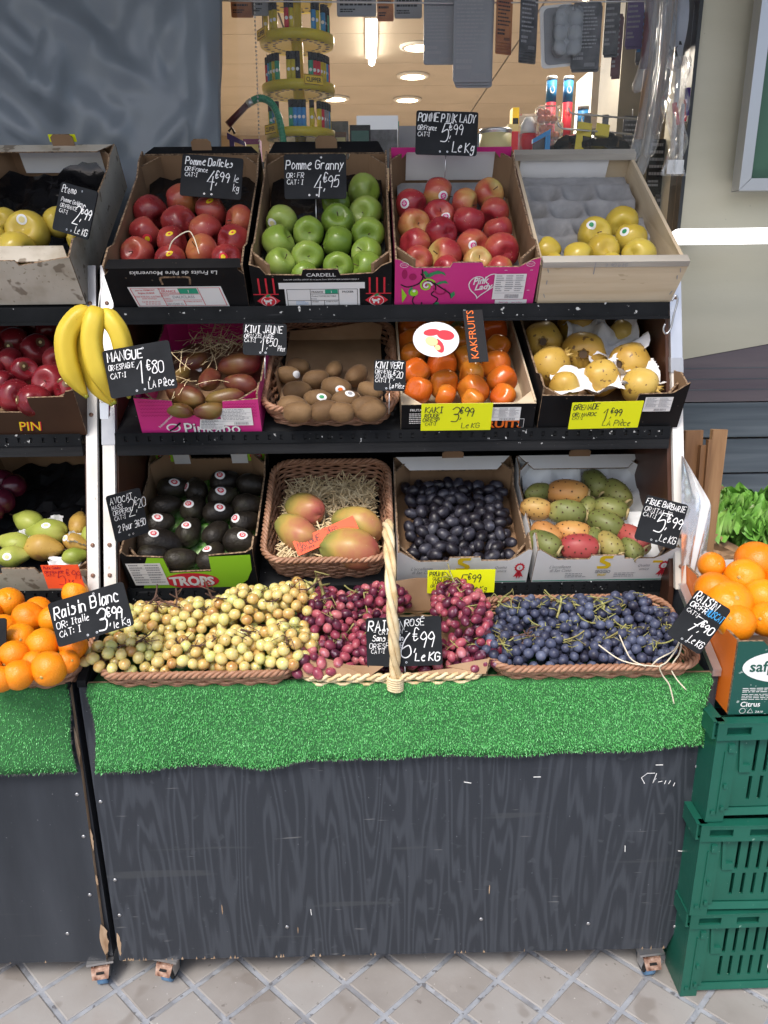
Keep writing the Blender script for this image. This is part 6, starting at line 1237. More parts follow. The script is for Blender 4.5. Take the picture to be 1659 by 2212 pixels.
def twig(key, pts, r, mat, label):
    F = FR[key]; P_ = [atY(x, y, Y_) for x, y, Y_ in pts]; o = Vector(P_[0])
    t = thing('vine_stalk', label, 'stalk', Matrix.Translation(o), 'bare grape stalks')
    mb = MB(); c = [Vector(p) for p in catmull([tuple(p - o) for p in P_], 5)]; k = len(c); mb.tube(c, [r * (1.2 - .5 * i / k) for i in range(k)], 6); mb.obj('stem', [mat], t)
    mb = MB(); q = random.Random(len(label))
    for i in range(4):
        b = c[int(k * (.2 + .18 * i))]; mb.tube([b, b + Vector((q.uniform(-.02, .02), -.004, q.uniform(.0, .02))), b + Vector((q.uniform(-.035, .035), -.008, q.uniform(-.015, .02)))], [r * .6, r * .5, r * .4], 5)
    mb.obj('side_twigs', [mat], t)
twig('gr', [(690, 1330, 1.53), (700, 1300, 1.54), (692, 1260, 1.55), (684, 1250, 1.56), (675, 1275, 1.55), (672, 1305, 1.54)], .0035, 'vine', 'pale green forked stalk standing out of the red grapes')
twig('gr', [(975, 1345, 1.5), (968, 1310, 1.52), (972, 1280, 1.54)], .003, 'vine', 'short green stalk above the tall red grapes')
twig('gr', [(655, 1390, 1.44), (640, 1370, 1.44), (632, 1352, 1.445)], .003, 'vine', 'thin green stalk end at the left of the red grapes')
twig('gw', [(300, 1345, 1.53), (318, 1310, 1.54), (335, 1290, 1.55), (340, 1262, 1.56)], .0024, 'vine_brown', 'dark brown stalk leaning over the white grapes, left')
twig('gw', [(372, 1318, 1.55), (382, 1300, 1.56), (380, 1270, 1.57)], .0024, 'vine_brown', 'dark forked stalk at the back of the white grapes')
twig('gw', [(465, 1310, 1.56), (455, 1285, 1.57), (440, 1250, 1.57)], .0024, 'vine_brown', 'dark stalk reaching up across the avocado crate front')
twig('gw', [(520, 1360, 1.44), (545, 1368, 1.45), (580, 1385, 1.47), (610, 1400, 1.49)], .0022, 'vine_brown', 'dark branching stalk lying on the front white grapes')
twig('gw', [(600, 1300, 1.56), (640, 1290, 1.54), (680, 1262, 1.53), (700, 1245, 1.53)], .0024, 'vine_brown', 'reddish stalk bridging the white and red grapes')
twig('gb', [(1290, 1340, 1.5), (1305, 1310, 1.52), (1290, 1296, 1.53), (1282, 1302, 1.53)], .0026, 'vine', 'curled green stalk over the black grapes')
twig('gb', [(1203, 1335, 1.52), (1212, 1300, 1.54), (1211, 1288, 1.55)], .0026, 'vine', 'upright green stalk at the back of the black grapes')
twig('gb', [(1125, 1395, 1.43), (1138, 1375, 1.44), (1142, 1362, 1.45)], .0024, 'vine_brown', 'brown twig on the front black grapes')
twig('gb', [(1075, 1310, 1.52), (1088, 1290, 1.54), (1102, 1292, 1.54), (1105, 1318, 1.53)], .002, 'vine', 'thin looping pale stalk at the left of the black grapes')
# ------------------------------------------------------------------ straw
def straw(name, label, cat, F, region, n, seed, ln=(.05, .12), zz=(.02, .06), parent=None, wd=.0012, lim=(-.112, .112, .03, .32)):
    q = random.Random(seed); V = []; Fc = []
    for i in range(n):
        x, y = region(q); z = q.uniform(*zz); a = q.uniform(0, 6.283); l = q.uniform(*ln); cv = q.uniform(-9, 9); pts = []; h = a
        for k in range(6):
            pts.append(Vector((x, y, max(.012, z)))); h = math.atan2(.16 - y, -x) if (not lim[0] < x < lim[1] or not lim[2] < y < lim[3]) else h; x += math.cos(h) * l / 5; y += math.sin(h) * l / 5; z += q.uniform(-.006, .007); h += cv * l / 5 * 6 * .2
        o = len(V)
        for k, p in enumerate(pts):
            d = (pts[min(5, k + 1)] - pts[max(0, k - 1)]).normalized(); s = d.cross(Vector((q.uniform(-.4, .4), 0, 1))).normalized() * wd; V += [F @ (p - s), F @ (p + s)]
        Fc += [(o + 2 * k, o + 2 * k + 1, o + 2 * k + 3, o + 2 * k + 2) for k in range(5)]
    mb = MB(); mb.add(V, Fc); return mb.obj(name, ['straw'], None, label=label, cat=cat, kind='stuff')
straw('straw', 'loose wood wool straw bedding in the mango basket', 'straw', FR['mangob'], lambda q: (q.uniform(-WMB / 2 + .03, WMB / 2 - .05), q.uniform(.03, .31)), 1300, 3, (.04, .1), (.02, .066), wd=.0014)
straw('straw', 'tuft of pale straw in the magenta mango crate', 'straw', FR['mango'], lambda q: (q.gauss(.01, .035), q.gauss(.27, .03)), 90, 5, (.05, .11), (.05, .11), wd=.0009)
straw('straw', 'few straw wisps among the small mangoes', 'straw', FR['mango'], lambda q: (q.gauss(-.06, .03), q.gauss(.1, .04)), 12, 6, (.05, .1), (.06, .11), wd=.0009)
# pale wisps hanging over the black grape basket and on the red apples
def wisp(pts, label, r=.0016, mat='straw'):
    P_ = [atY(*p) for p in pts]; o = Vector(P_[0]); mb = MB(); c = [Vector(p) for p in catmull([tuple(p - o) for p in P_], 5)]; mb.tube(c, r, 4); mb.obj('straw_wisp', [mat], None, mw=Matrix.Translation(o), label=label, cat='straw wisp', group='straw wisps')
pm('wisp', (.74, .66, .5), .6)
wisp([(1472, 1370, 1.408), (1462, 1400, 1.388), (1440, 1430, 1.368), (1425, 1440, 1.363), (1432, 1460, 1.367), (1446, 1480, 1.362), (1456, 1520, 1.356)], 'long pale wisp hanging over the right basket rim', mat='wisp')
wisp([(1474, 1375, 1.408), (1468, 1410, 1.378), (1450, 1440, 1.372), (1460, 1465, 1.365), (1482, 1490, 1.356)], 'pale wisp curling down at the basket corner', mat='wisp')
wisp([(1293, 1393, 1.398), (1330, 1420, 1.378), (1360, 1432, 1.368), (1400, 1438, 1.363), (1440, 1440, 1.372)], 'straight pale wisp lying across the black grapes', mat='wisp')
wisp([(1338, 1372, 1.418), (1350, 1400, 1.388), (1365, 1425, 1.373), (1395, 1440, 1.363)], 'pale wisp falling from the black grapes', mat='wisp')
wisp([(1470, 1380, 1.408), (1455, 1405, 1.388), (1420, 1425, 1.368), (1400, 1445, 1.372), (1385, 1440, 1.372)], 'pale wisp sweeping left along the basket rim', mat='wisp')
wisp([(365, 540, 1.80), (375, 518, 1.80), (405, 500, 1.80), (418, 512, 1.79), (430, 548, 1.77)], 'dry straw loop lying on the red apples', .0014, mat='wisp')
# ================================================================== price signs
def sign(label, px, py, Y, wpx, hpx, roll, texts, yaw=0, tilt=12, mat='slate', ink='chalk', th=.003, rad=.006, pin=None, extra=None, dots=True, cat='price sign'):
    p = atY(px, py, Y); k = depth(p) / FPX; W, H = wpx * k / max(.35, math.cos(R(yaw))), hpx * k
    t = thing('price_sign' if mat == 'slate' else 'price_card', label, cat, TR(p, rx=R(-tilt), ry=R(-roll), rz=R(yaw)), 'slate price signs' if mat == 'slate' else 'neon price cards')
    mb = MB(); mb.prism(rrect(W, H, rad, 4), 0, th, 'y'); mb.obj('board', [mat], t)
    mb = MB(); mats = [ink] + (['chalk_blue'] if extra else [])
    for e in texts:
        s, x, z, h = e[:4]; kw = e[4] if len(e) > 4 else {}
        if s[0] == '$':
            X, Z, Hh = -W / 2 + x * W, -H / 2 + (z - .02) * H, h * H * 1.14; wd_ = kw.get('wd', .0026); q_ = dict(asp=.62, gap=1.0)
            hand(mb, s[1], X, Z, Hh, wd=wd_, **q_); hand(mb, '€', X + Hh * .5, Z + Hh * .58, Hh * .48, wd=wd_ * .85, **q_); hand(mb, ',', X + Hh * .56, Z + Hh * .2, Hh * .4, wd=wd_ * .85, **q_); hand(mb, s[2:], X + Hh * .76, Z + Hh * .36, Hh * .58, wd=wd_ * .9, **q_); continue
        kw = dict(kw); wm = kw.pop('wm', .985 - x); hand(mb, s, -W / 2 + x * W, -H / 2 + z * H, h * H, wmax=wm * W, **kw)
    mb.obj('handwriting', mats, t)
    if dots and mat == 'slate':
        mb = MB()
        for (a, b) in ((-.1, -.42), (.02, -.42), (.1, .42)): mb.disc(W * a, H * b, .0022, -.0006, 0, 10); mb.disc(W * a, H * b, .0012, -.001, 1, 8)
        mb.obj('eyelet', ['alu', 'black_print'], t)
    if pin:
        mb = MB(); mb.tube([(0, .004, -H * .4), (0, .006, -H / 2 - pin)], .0013, 5); mb.obj('pin', ['steel'], t)
    return t
b = dict(wd=.0023); s = dict(wd=.0014); xs = dict(wd=.001)
sign('slate sign reading 2,99 stuck in the worn cream crate of yellow apples', 161, 455, 1.80, 96, 102, -14, [("Promo", .06, .82, .13, s), ("_ _ _", .06, .82, .08, xs), ("Pomme Golden", .1, .62, .085, xs), ("OR:FRANCE", .1, .5, .08, xs), ("CAT:I", .1, .39, .08, xs), ("$299", .5, .28, .32, b), ("Le KG", .62, .06, .13, s)], yaw=-24)
sign('slate sign reading Pomme Dalicles 4,99 leaning above the red apples', 457, 382, 1.98, 132, 90, -5, [("Pomme Dalicles", .06, .76, .16, dict(wd=.0021, asp=.72)), ("OR:France", .06, .6, .1, s), ("CAT:I", .06, .47, .1, s), ("$499", .42, .26, .36, b), ("le", .86, .42, .16, s), ("kg", .86, .2, .17, s)], tilt=18)
sign('dark grey slate sign reading Pomme Granny 4,95 above the green apples', 681, 381, 1.98, 134, 94, 0, [("Pomme Granny", .03, .66, .2, dict(wd=.0021, asp=.75)), ("OR: FR", .04, .47, .11, s), ("CAT: I", .04, .32, .11, s), ("$495", .46, .12, .4, b)], tilt=14, pin=.06)
sign('slate sign reading Pomme Pink Lady 5,99 standing above the magenta crate', 965, 288, 2.06, 134, 88, -2, [("POMME PINK LADY", .03, .76, .18, dict(wd=.0022, asp=.68)), ("OR:France", .03, .56, .11, dict(wd=.0014, wm=.32)), ("CAT:I", .03, .42, .1, s), ("$599", .4, .36, .36, b), ("Le Kg", .6, .08, .22, dict(wd=.0024)), ("'", .52, .22, .1, s)], tilt=6, pin=.05)
sign('slate sign reading Mangue 1,80 hanging before the bananas', 302, 798, 1.58, 146, 104, 9, [("MANGUE", .06, .74, .19, dict(wd=.0024, asp=.72)), ("OR: ESPAGNE", .05, .57, .11, dict(wd=.0014, wm=.4)), ("CAT:I", .05, .4, .11, s), ("$180", .44, .22, .38, b), ("LA Pièce", .58, .08, .15, s)], tilt=14)
sign('small slate sign reading Kiwi Jaune 1,50 between mango crate and kiwis', 572, 733, 1.69, 94, 68, -2, [("KIWI JAUNE", .05, .7, .22, dict(wd=.0017, asp=.66)), ("OR:N.ZELANDE", .03, .54, .12, xs), ("CAT:I", .03, .4, .12, xs), ("$150", .38, .16, .36, s), ("Pièce", .8, .14, .15, xs)], tilt=12, pin=.05)
sign('small slate sign reading Kiwi Vert 1,20 at the right of the kiwi basket', 842, 811, 1.67, 69, 66, -2, [("KIWI VERT", .05, .72, .2, dict(wd=.002, asp=.62)), ("OR:NEW", .04, .56, .12, xs), ("ZELANDE", .04, .42, .12, xs), ("CAT:I", .04, .28, .12, xs), ("$120", .42, .3, .34, s), ("La Pièce", .5, .1, .14, xs)], tilt=12, pin=.05)
sign('slate sign reading Avocat 2,20 turned sideways beside the avocado crate', 277, 1112, 1.615, 52, 102, 0, [("AVOCAT", .06, .8, .13, s), ("HASS", .08, .68, .09, xs), ("OR:PEROU", .08, .56, .09, xs), ("CAT:I", .08, .45, .09, xs), ("$220", .52, .48, .3, s), ("2 Pour 3€50", .12, .2, .14, s)], yaw=52, tilt=10)
sign('slate sign reading Raisin Blanc 3,99 leaning over the left gap', 196, 1327, 1.36, 168, 98, 16, [("Raisin Blanc", .05, .62, .26, dict(wd=.0024, asp=.7)), ("OR: Italie", .05, .4, .14, s), ("CAT: I", .05, .2, .14, s), ("$399", .56, .1, .38, dict(wd=.003)), ("le Kg", .74, .06, .15, s)], tilt=24)
sign('slate sign reading Raisin Rosé 6,99 standing in the red grapes', 873, 1386, 1.405, 163, 106, 1, [("RAISIN", .03, .74, .2, dict(wd=.0024, asp=.75)), ("ROSÉ", .52, .82, .14, s), ("- CRIMSON -", .1, .66, .1, xs), ("Sans Pepin", .08, .53, .11, s), ("OR:ESPAGNE", .04, .38, .1, xs), ("CAT:I", .06, .28, .09, xs), ("$699", .44, .22, .46, b), ("Le KG", .64, .1, .16, b)], tilt=20, pin=.03)
sign('slate sign reading Figue Barbarie 5,99 at the right post', 1428, 1128, 1.585, 86, 100, -12, [("FIGUE BARBARIE", .03, .82, .12, dict(wd=.0022, asp=.58)), ("OR:ITALIE", .04, .66, .1, xs), ("CAT:I", .04, .54, .09, xs), ("$599", .38, .32, .36, b), ("Le KG", .58, .1, .15, s)], yaw=-14, tilt=12)
t = sign('slate sign reading Raisin Muscat 7,90 at the right end of the tray', 1509, 1344, 1.34, 76, 118, -28, [("RAISIN", .04, .82, .16, dict(wd=.0021, asp=.55, wm=.8)), ("OR:FR", .06, .68, .1, s), ("CAT:I", .06, .56, .08, xs), ("$790", .36, .3, .26, b), ("Le KG", .54, .1, .14, b)], yaw=-18, tilt=16)
mb = MB(); hand(mb, "MUSCAT", .001, .02, .014, .0018, asp=.55, wmax=.036); mb.obj('blue_handwriting', ['chalk_blue'], t)
sign('slate sign cut off by the left picture edge before the oranges', -32, 1392, 1.385, 90, 112, 0, [("g", .84, .2, .16, s), ("Le K", .4, .2, .16, s)], tilt=20)
k = dict(mat='fluo_yellow', ink='marker', th=.0006, rad=.001, dots=False, cat='price card')
sign('neon yellow card reading Kaki 3,99 on the persimmon crate', 986, 901, 1.655, 153, 70, 0, [("KAKI", .05, .68, .2, dict(wd=.002, asp=.8)), ("ROUGE", .05, .5, .13, s), ("OR:ESP", .03, .34, .13, s), ("CAT:I", .06, .2, .11, xs), ("$399", .42, .36, .46, b), ("Le KG", .58, .1, .18, s)], tilt=-24, **k)
sign('neon yellow card reading Grenade 1,99 on the pomegranate crate', 1308, 897, 1.648, 153, 69, 1, [("GRENADE", .03, .74, .19, dict(wm=.46, wd=.002, asp=.66)), ("OR: MAROC", .03, .5, .13, s), ("CAT:I", .03, .37, .11, xs), ("$199", .46, .34, .38, b), ("LA Pièce", .48, .1, .19, s)], tilt=-24, **k)
sign('neon yellow card reading Prune 5,99 on the white plum crate', 996, 1256, 1.602, 146, 59, 0, [("PRUNE", .03, .76, .18, dict(wd=.0019, asp=.7)), ("QUETSCHE", .08, .58, .12, xs), ("LORRAINE", .08, .43, .12, xs), ("OR:FRANCE", .05, .27, .12, xs), ("CAT:I", .08, .1, .12, xs), ("$599", .48, .28, .5, b), (",Le Kg", .62, .1, .2, s)], tilt=-10, **k)
k2 = dict(k, mat='fluo_orange')
sign('orange card reading Poire Comice 5,99 on the left pear crate', 136, 1246, 1.585, 80, 66, 0, [("Poire Comice", .06, .84, .12, dict(wd=.0014, asp=.55)), ("OR:FRANCE", .05, .66, .1, xs), ("CAT:I", .06, .54, .09, xs), ("$599", .36, .22, .52, s), ("Le", .62, .26, .15, s), ("KG", .6, .08, .14, s)], tilt=-18, **dict(k2, ink='marker_red'))
sign('orange card reading Mangue 7,50 lying across the large mangoes', 704, 1157, 1.70, 142, 34, 23, [("MANGUE", .04, .4, .4, dict(wd=.0019, asp=.72)), ("OR:France", .05, .16, .18, xs), ("$750", .48, .2, .62, s), ("La Pièce", .56, .1, .2, xs)], tilt=28, **dict(k2, ink='marker'))
# round printed disc and black tag on the persimmons
p = atY(942, 733, 1.735); t = thing('paper_disc', 'round white paper disc with a fruit picture on the persimmons', 'paper disc', TR(p, rx=R(-36))); r = 50 * depth(p) / FPX
mb = MB(); mb.prism(ell(0, 0, r, r * .86, 32), 0, .0008, 'y'); mb.obj('disc', ['white_print'], t)
mb = MB(); poly(mb, ell(-r * .18, r * .34, r * .36, r * .17, 18, .1), -.0005, 0); poly(mb, ell(r * .42, r * .2, r * .38, r * .24, 18, -.2), -.0008, 0); poly(mb, ell(r * .1, -r * .32, r * .2, r * .36, 18, .4), -.0011, 0); poly(mb, ell(-r * .2, -r * .1, r * .28, r * .22, 18, -.4), -.0014, 1); poly(mb, ell(r * .05, -r * .42, r * .12, r * .14, 12, .4), -.0016, 1); mb.obj('fruit_picture', ['red_print', 'cream_print'], t)
p = atY(1027, 727, 1.72); t = thing('paper_tag', 'black tag with orange upright lettering among the persimmons', 'tag', TR(p, rx=R(-36), ry=R(-3))); k_ = depth(p) / FPX
mb = MB(); mb.box(-21 * k_, 22 * k_, 0, .0008, -62 * k_, 66 * k_); mb.obj('card', ['black_print'], t)
mb = MB(); prt(mb, "KAKFRUITS", -6 * k_, 6 * k_, .016, -.0006, 0, .0, rot=R(90), fit=118 * k_); mb.obj('lettering', ['orange_print'], t)
# ================================================================== right-hand stall: stacked green crates, oranges, lettuce, slats
YC = atZ(1495, 2158, 0).y; gx0 = atY(1538, 1640, YC).x; GWD, GD, GH = .60, .40, atY(1560, 1556, YC).z / 3 - .002
def green_crate(label, x0, y0, z0, H, seed, skew=0):
    t = thing('plastic_crate', label, 'crate', TR((x0, y0, z0), rz=skew), 'green plastic crates stacked at the right')
    W, D = GWD, GD; m = 'crate_green'; rim = .042
    # front wall with rows of slots
    holes = []; q = random.Random(seed); x = .09
    pz0, pz1 = .028, H - rim - .004
    while x < W - .095:
        holes.append((x, x + .0075, pz0 + .1 * (pz1 - pz0), pz0 + .44 * (pz1 - pz0))); holes.append((x + .003, x + .0105, pz0 + .5 * (pz1 - pz0), pz0 + .96 * (pz1 - pz0))); x += .0235
    def wall(nm, W_, mat4, holes):
        mb = MB(); xs = [.043, W_ - .043] + [e for h in holes for e in h[:2]]; zs = [pz0, pz1] + [e for h in holes for e in h[2:]]
        grid_plate(mb, xs, zs, lambda a, b: any(h[0] < a < h[1] and h[2] < b < h[3] for h in holes), .012, .017); o = mb.obj(nm, [m], t, mw=mat4); return o
    wall('front_wall', W, Matrix(), holes); wall('back_wall', W, Matrix.Translation((W, D, 0)) @ Matrix.Rotation(math.pi, 4, 'Z'), holes)
    hs = [h for h in holes if .06 < h[0] and h[1] < D - .06]
    wall('side_wall', D, Matrix.Translation((0, D, 0)) @ Matrix.Rotation(-math.pi / 2, 4, 'Z'), hs); wall('side_wall', D, Matrix.Translation((W, 0, 0)) @ Matrix.Rotation(math.pi / 2, 4, 'Z'), hs)
    # raised panel edge and bottom rail
    mb = MB()
    mb.prism([(.064, pz1), (.07, pz0 + .62 * (pz1 - pz0)), (.087, pz0 + .62 * (pz1 - pz0)), (.088, pz0 + .52 * (pz1 - pz0)), (.064, pz0 + .52 * (pz1 - pz0)), (.056, pz1)], .006, .0118, 'y'); mb.obj('panel_rib', [m], t)
    mb = MB(); mb.box(.044, .052, .004, .0118, pz0, pz1); mb.obj('panel_rib', [m], t); mb = MB(); mb.box(W - .052, W - .044, .004, .0118, pz0, pz1); mb.obj('panel_rib', [m], t)
    mb = MB(); mb.hexa([(.043, .004, .012), (W - .043, .004, .012), (W - .043, .0115, .012), (.043, .0115, .012), (.043, .009, .027), (W - .043, .009, .027), (W - .043, .0115, .027), (.043, .0115, .027)]); mb.obj('bottom_rail', [m], t)
    for (a, b) in ((0, 0), (1, 0), (0, 1), (1, 1)):
        mb = MB(); xa = 0 if not a else W; ya = 0 if not b else D; sx = 1 if not a else -1; sy = 1 if not b else -1
        def bx(x0_, x1_, y0_, y1_, z0_, z1_): mb.box(min(xa + sx * x0_, xa + sx * x1_), max(xa + sx * x0_, xa + sx * x1_), min(ya + sy * y0_, ya + sy * y1_), max(ya + sy * y0_, ya + sy * y1_), z0_, z1_)
        bx(.004, .042, .0, .012, 0, H - rim - .002); bx(.004, .012, .0125, .09, 0, H - rim - .002); bx(.024, .027, -.003, .0, .02, H - rim - .03)
        bx(.03, .042, -.005, -.0005, H - rim - .03, H - rim - .012); bx(.012, .02, -.003, -.0004, .02, .03); bx(.031, .038, -.004, -.0006, .03, .04); bx(.031, .038, -.004, -.0006, .085, .095)
        mb.obj('corner_post', [m], t)
    # rim: outer lip with pockets
    mb = MB(); z1 = H - .0015
    for (ax, L_, M4) in (('f', W, Matrix()), ('b', W, Matrix.Translation((W, D, 0)) @ Matrix.Rotation(math.pi, 4, 'Z')), ('l', D, Matrix.Translation((0, D, 0)) @ Matrix.Rotation(-math.pi / 2, 4, 'Z')), ('r', D, Matrix.Translation((W, 0, 0)) @ Matrix.Rotation(math.pi / 2, 4, 'Z'))):
        mb = MB(); xs = [0.001, L_ - .001]; hl = []; x = .02
        while x < L_ - .09: hl.append((x, x + .05)); x += .085
        xs += [e for h in hl for e in h]; zs = [H - rim, H - rim + .012, H - .012, z1 - .0005]
        grid_plate(mb, xs, zs, lambda a, b: H - rim + .012 < b < H - .012 and any(h[0] < a < h[1] for h in hl), -.006, -.002)
        mb.box(.001, L_ - .001, -.002, .010, H - rim, H - rim + .004); mb.box(.001, L_ - .001, -.0065, .016, H - .005, z1); mb.box(.001, L_ - .001, .008, .012, H - rim + .004, H - .005)
        mb.obj('rim', [m], t, mw=M4)
    mb = MB(); mb.box(.013, W - .013, .018, D - .018, .002, .008); mb.obj('floor_panel', [m], t)
    return t
green_crate('top green plastic crate of the stack at the right edge', gx0, YC, 2 * GH + .004, GH, 1, R(.6)); green_crate('middle green plastic crate of the stack at the right edge', gx0 - .006, YC - .002, GH + .002, GH, 2, R(-.4)); c3 = green_crate('bottom green plastic crate standing on the paving, right edge', gx0 + .002, YC + .004, 0.004, GH, 3, R(.8))
mb = MB(); mb.prism(rrect(.06, .026, .006), -.001, 0, 'y'); l3 = mb.obj('label_plate', ['white_print'], c3, mw=Matrix.Translation((.235, .011, .075))); mb = MB(); prt(mb, "10", -.014, 0, .014, -.0016, 0, .01); mb.obj('lettering', ['purple_print'], l3)
# box of oranges
zc = 3 * GH + .006; a = atY(1577, 1540, YC + .02); bx0 = a.x - .004; BW, BD, BH = .5, .34, .165
FRO = Matrix.Translation((bx0, YC + .02, zc)); 
t = thing('orange_box', 'dark green cardboard box of oranges with white oval print, right edge', 'box', FRO)
mb = MB(); mb.prism([(0, 0), (BW, 0), (BW, BH), (.30, BH), (.29, BH - .02), (.07, BH - .022), (.05, BH), (0, BH)], 0, .006, 'y', (0, 1, 2)); fp = mb.obj('front_panel', ['board_darkgreen', 'cardboard', 'cardboard_edge'], t)
mb = MB(); mb.prism([(.0065, 0), (BD, 0), (BD, BH + .05), (.22, BH + .05), (.15, BH), (.0065, BH)], 0, .006, 'x', (0, 1, 2)); mb.obj('side_panel', ['board_orange', 'cardboard', 'cardboard_edge'], t)
mb = MB(); mb.prism([(.0065, 0), (BD, 0), (BD, BH), (.0065, BH)], BW - .006, BW, 'x', (1, 0, 2)); mb.obj('side_panel', ['board_orange', 'cardboard', 'cardboard_edge'], t)
mb = MB(); mb.prism([(.0065, 0), (BW - .0065, 0), (BW - .0065, BH + .06), (.16, BH + .06), (.15, BH + .04), (.09, BH + .04), (.08, BH + .06), (.0065, BH + .06)], BD - .006, BD, 'y', (0, 1, 2)); mb.obj('back_panel', ['board_white', 'board_darkgreen', 'cardboard_edge'], t)
mb = MB(); mb.box(.0065, BW - .0065, .0065, BD - .0065, 0, .005); mb.obj('floor_panel', ['cardboard'], t)
mb = MB(); mb.prism([(0, 0), (.19, 0), (.19, .024), (0, .03)], -.0008, .006, 'y'); mb.obj('folded_flap', ['cardboard'], t, mw=TR((.085, 0, BH - .02), rx=R(-8)))
mb = MB(); poly(mb, ell(.105, .108, .09, .036, 36), -.0010, 0); prt(mb, "safpro", .03, .106, .032, -.0016, 1, .02, left=True); lines(mb, .022, .11, .05, .062, 3, -.001, 0, 5, .35); lines(mb, .022, .11, .033, .048, 4, -.001, 0, 6, .3); prt(mb, "Citrus", .022, .024, .012, -.0012, 0, .02, left=True)
ribbon(mb, ell(.028, .009, .006, .006, 16) + ell(.028, .009, .006, .006, 16)[:1], .0009, -.0012, 0); ribbon(mb, [(.038, .004), (.044, .014), (.05, .004), (.038, .004)], .0012, -.0012, 0); prt(mb, "ZA10", .062, .006, .005, -.0012, 0, .01); poly(mb, ell(.135, .128, .014, .007, 14, .6), -.002, 2)
mb.obj('print', ['white_print', 'dark_green_print', 'lime_print'], fp)
FR['orr'] = FRO @ Matrix.Rotation(R(22), 4, 'X')
A = lay('orange', 'orr', 6, [(1315, 1662, 84), (1590, 1642, 134), (1512, 1742, 124), (1325, 1812, 116), (1420, 1902, 150), (1622, 1862, 124), (1650, 1990, 110), (1465, 2015, 118), (1760, 1760, 124), (1760, 1900, 120)], .125, 'orange', 'in dark green box', 'orange', 'oranges in the dark green box', tol=30, seed=52, mode='tocam', grow=.98)
# lettuce in a paper-lined basket behind
lp = atY(1625, 1120, 1.93); LB = Matrix.Translation((lp.x, 1.93, lp.z - .03))
t = thing('lettuce_basket', 'brown paper lined crate holding green lettuce at the right edge', 'crate', Matrix.Translation((lp.x, 1.88, 0)))
mb = MB(); mb.box(-.16, .3, 0, .26, lp.z - .16, lp.z - .07); mb.obj('crate_body', ['board_darkgreen'], t)
mb = MB(); mb.box(-.15, .29, .01, .25, .0, lp.z - .162); mb.obj('stand', ['lip_wood'], t)
n, m_ = 26, 8; vs = []
for i in range(m_ + 1):
    for j in range(n + 1):
        u = j / n; v = i / m_; x = -.17 + .48 * u; z = lp.z - .13 + v * (.09 + .03 * math.sin(u * 7 + 1) - .07 * math.exp(-((u - .45) / .25) ** 2)) + .006 * mnoise.noise(Vector((u * 14, v * 6, 3))); y = -.01 - .03 * v * (1 - v) + .012 * mnoise.noise(Vector((u * 12, v * 7, 9))); vs.append((x + .012 * mnoise.noise(Vector((u * 9, v * 5, 5))), y, z))
mb = MB(); mb.add(vs, [(i * (n + 1) + k, i * (n + 1) + k + 1, (i + 1) * (n + 1) + k + 1, (i + 1) * (n + 1) + k) for i in range(m_) for k in range(n)]); pl_ = mb.obj('paper_lining', ['kraft'], t); so_ = pl_.modifiers.new('thick', 'SOLIDIFY'); so_.thickness = .0015
mb = MB(); mb.add([(-.14, .1, lp.z - .1), (.0, .12, lp.z - .1), (-.02, .13, lp.z + .05), (-.11, .11, lp.z + .1), (-.15, .1, lp.z + .06)], [(0, 1, 2, 3, 4)]); so_ = mb.obj('paper_flap', ['kraft'], t).modifiers.new('thick', 'SOLIDIFY'); so_.thickness = .0015
def lettuce(cx, cz, label, R_, seed):
    q = random.Random(seed); c = Vector((cx, 1.96, cz)); t = thing('lettuce', label, 'lettuce', Matrix.Translation(c), 'heads of lettuce')
    for k in range(22):
        a = q.uniform(0, 6.283); el = q.uniform(.1, 1.3); d = Vector((math.cos(a) * math.cos(el), math.sin(a) * math.cos(el) - .35, math.sin(el))).normalized(); s = d.cross(Vector((0, 0, 1))).normalized() if abs(d.z) < .95 else Vector((1, 0, 0)); nrm = s.cross(d); vs = []; nu, nv = 26, 12; L_ = R_ * q.uniform(.8, 1.08); Wd = R_ * q.uniform(.6, .85); f1, f2 = q.uniform(0, 6), q.uniform(8, 11)
        for i in range(nv + 1):
            for j in range(nu + 1):
                v = i / nv; u = j / nu * 2 - 1; w_ = Wd * math.sin(math.pi * (.12 + .6 * v)) ; fr_ = (abs(u) ** 2 * .8 + v ** 4) * .026 * math.sin(u * f2 + v * 9 + f1) + .006 * (.2 + v) * math.sin(u * 17 + v * 11 + f1); p = d * (L_ * v * (1 - .12 * u * u)) + s * (u * w_) + nrm * (.03 * v * v * 1.0 - .02 * u * u + fr_) + (d * math.sin(u * 22 + f1) + s * math.sin(v * 19 + f1)) * .007 * max(abs(u), v) ** 6; vs.append(p)
        mb = MB(); mb.add(vs, [(i * (nu + 1) + k2, i * (nu + 1) + k2 + 1, (i + 1) * (nu + 1) + k2 + 1, (i + 1) * (nu + 1) + k2) for i in range(nv) for k2 in range(nu)], 0, True); mb.obj('leaf', ['lettuce'], t)
lettuce(lp.x - .02, lp.z - .055, 'frilly green lettuce head in the brown paper, right edge', .125, 3); lettuce(lp.x + .15, lp.z - .03, 'second frilly lettuce head cut off by the right picture edge', .13, 4)
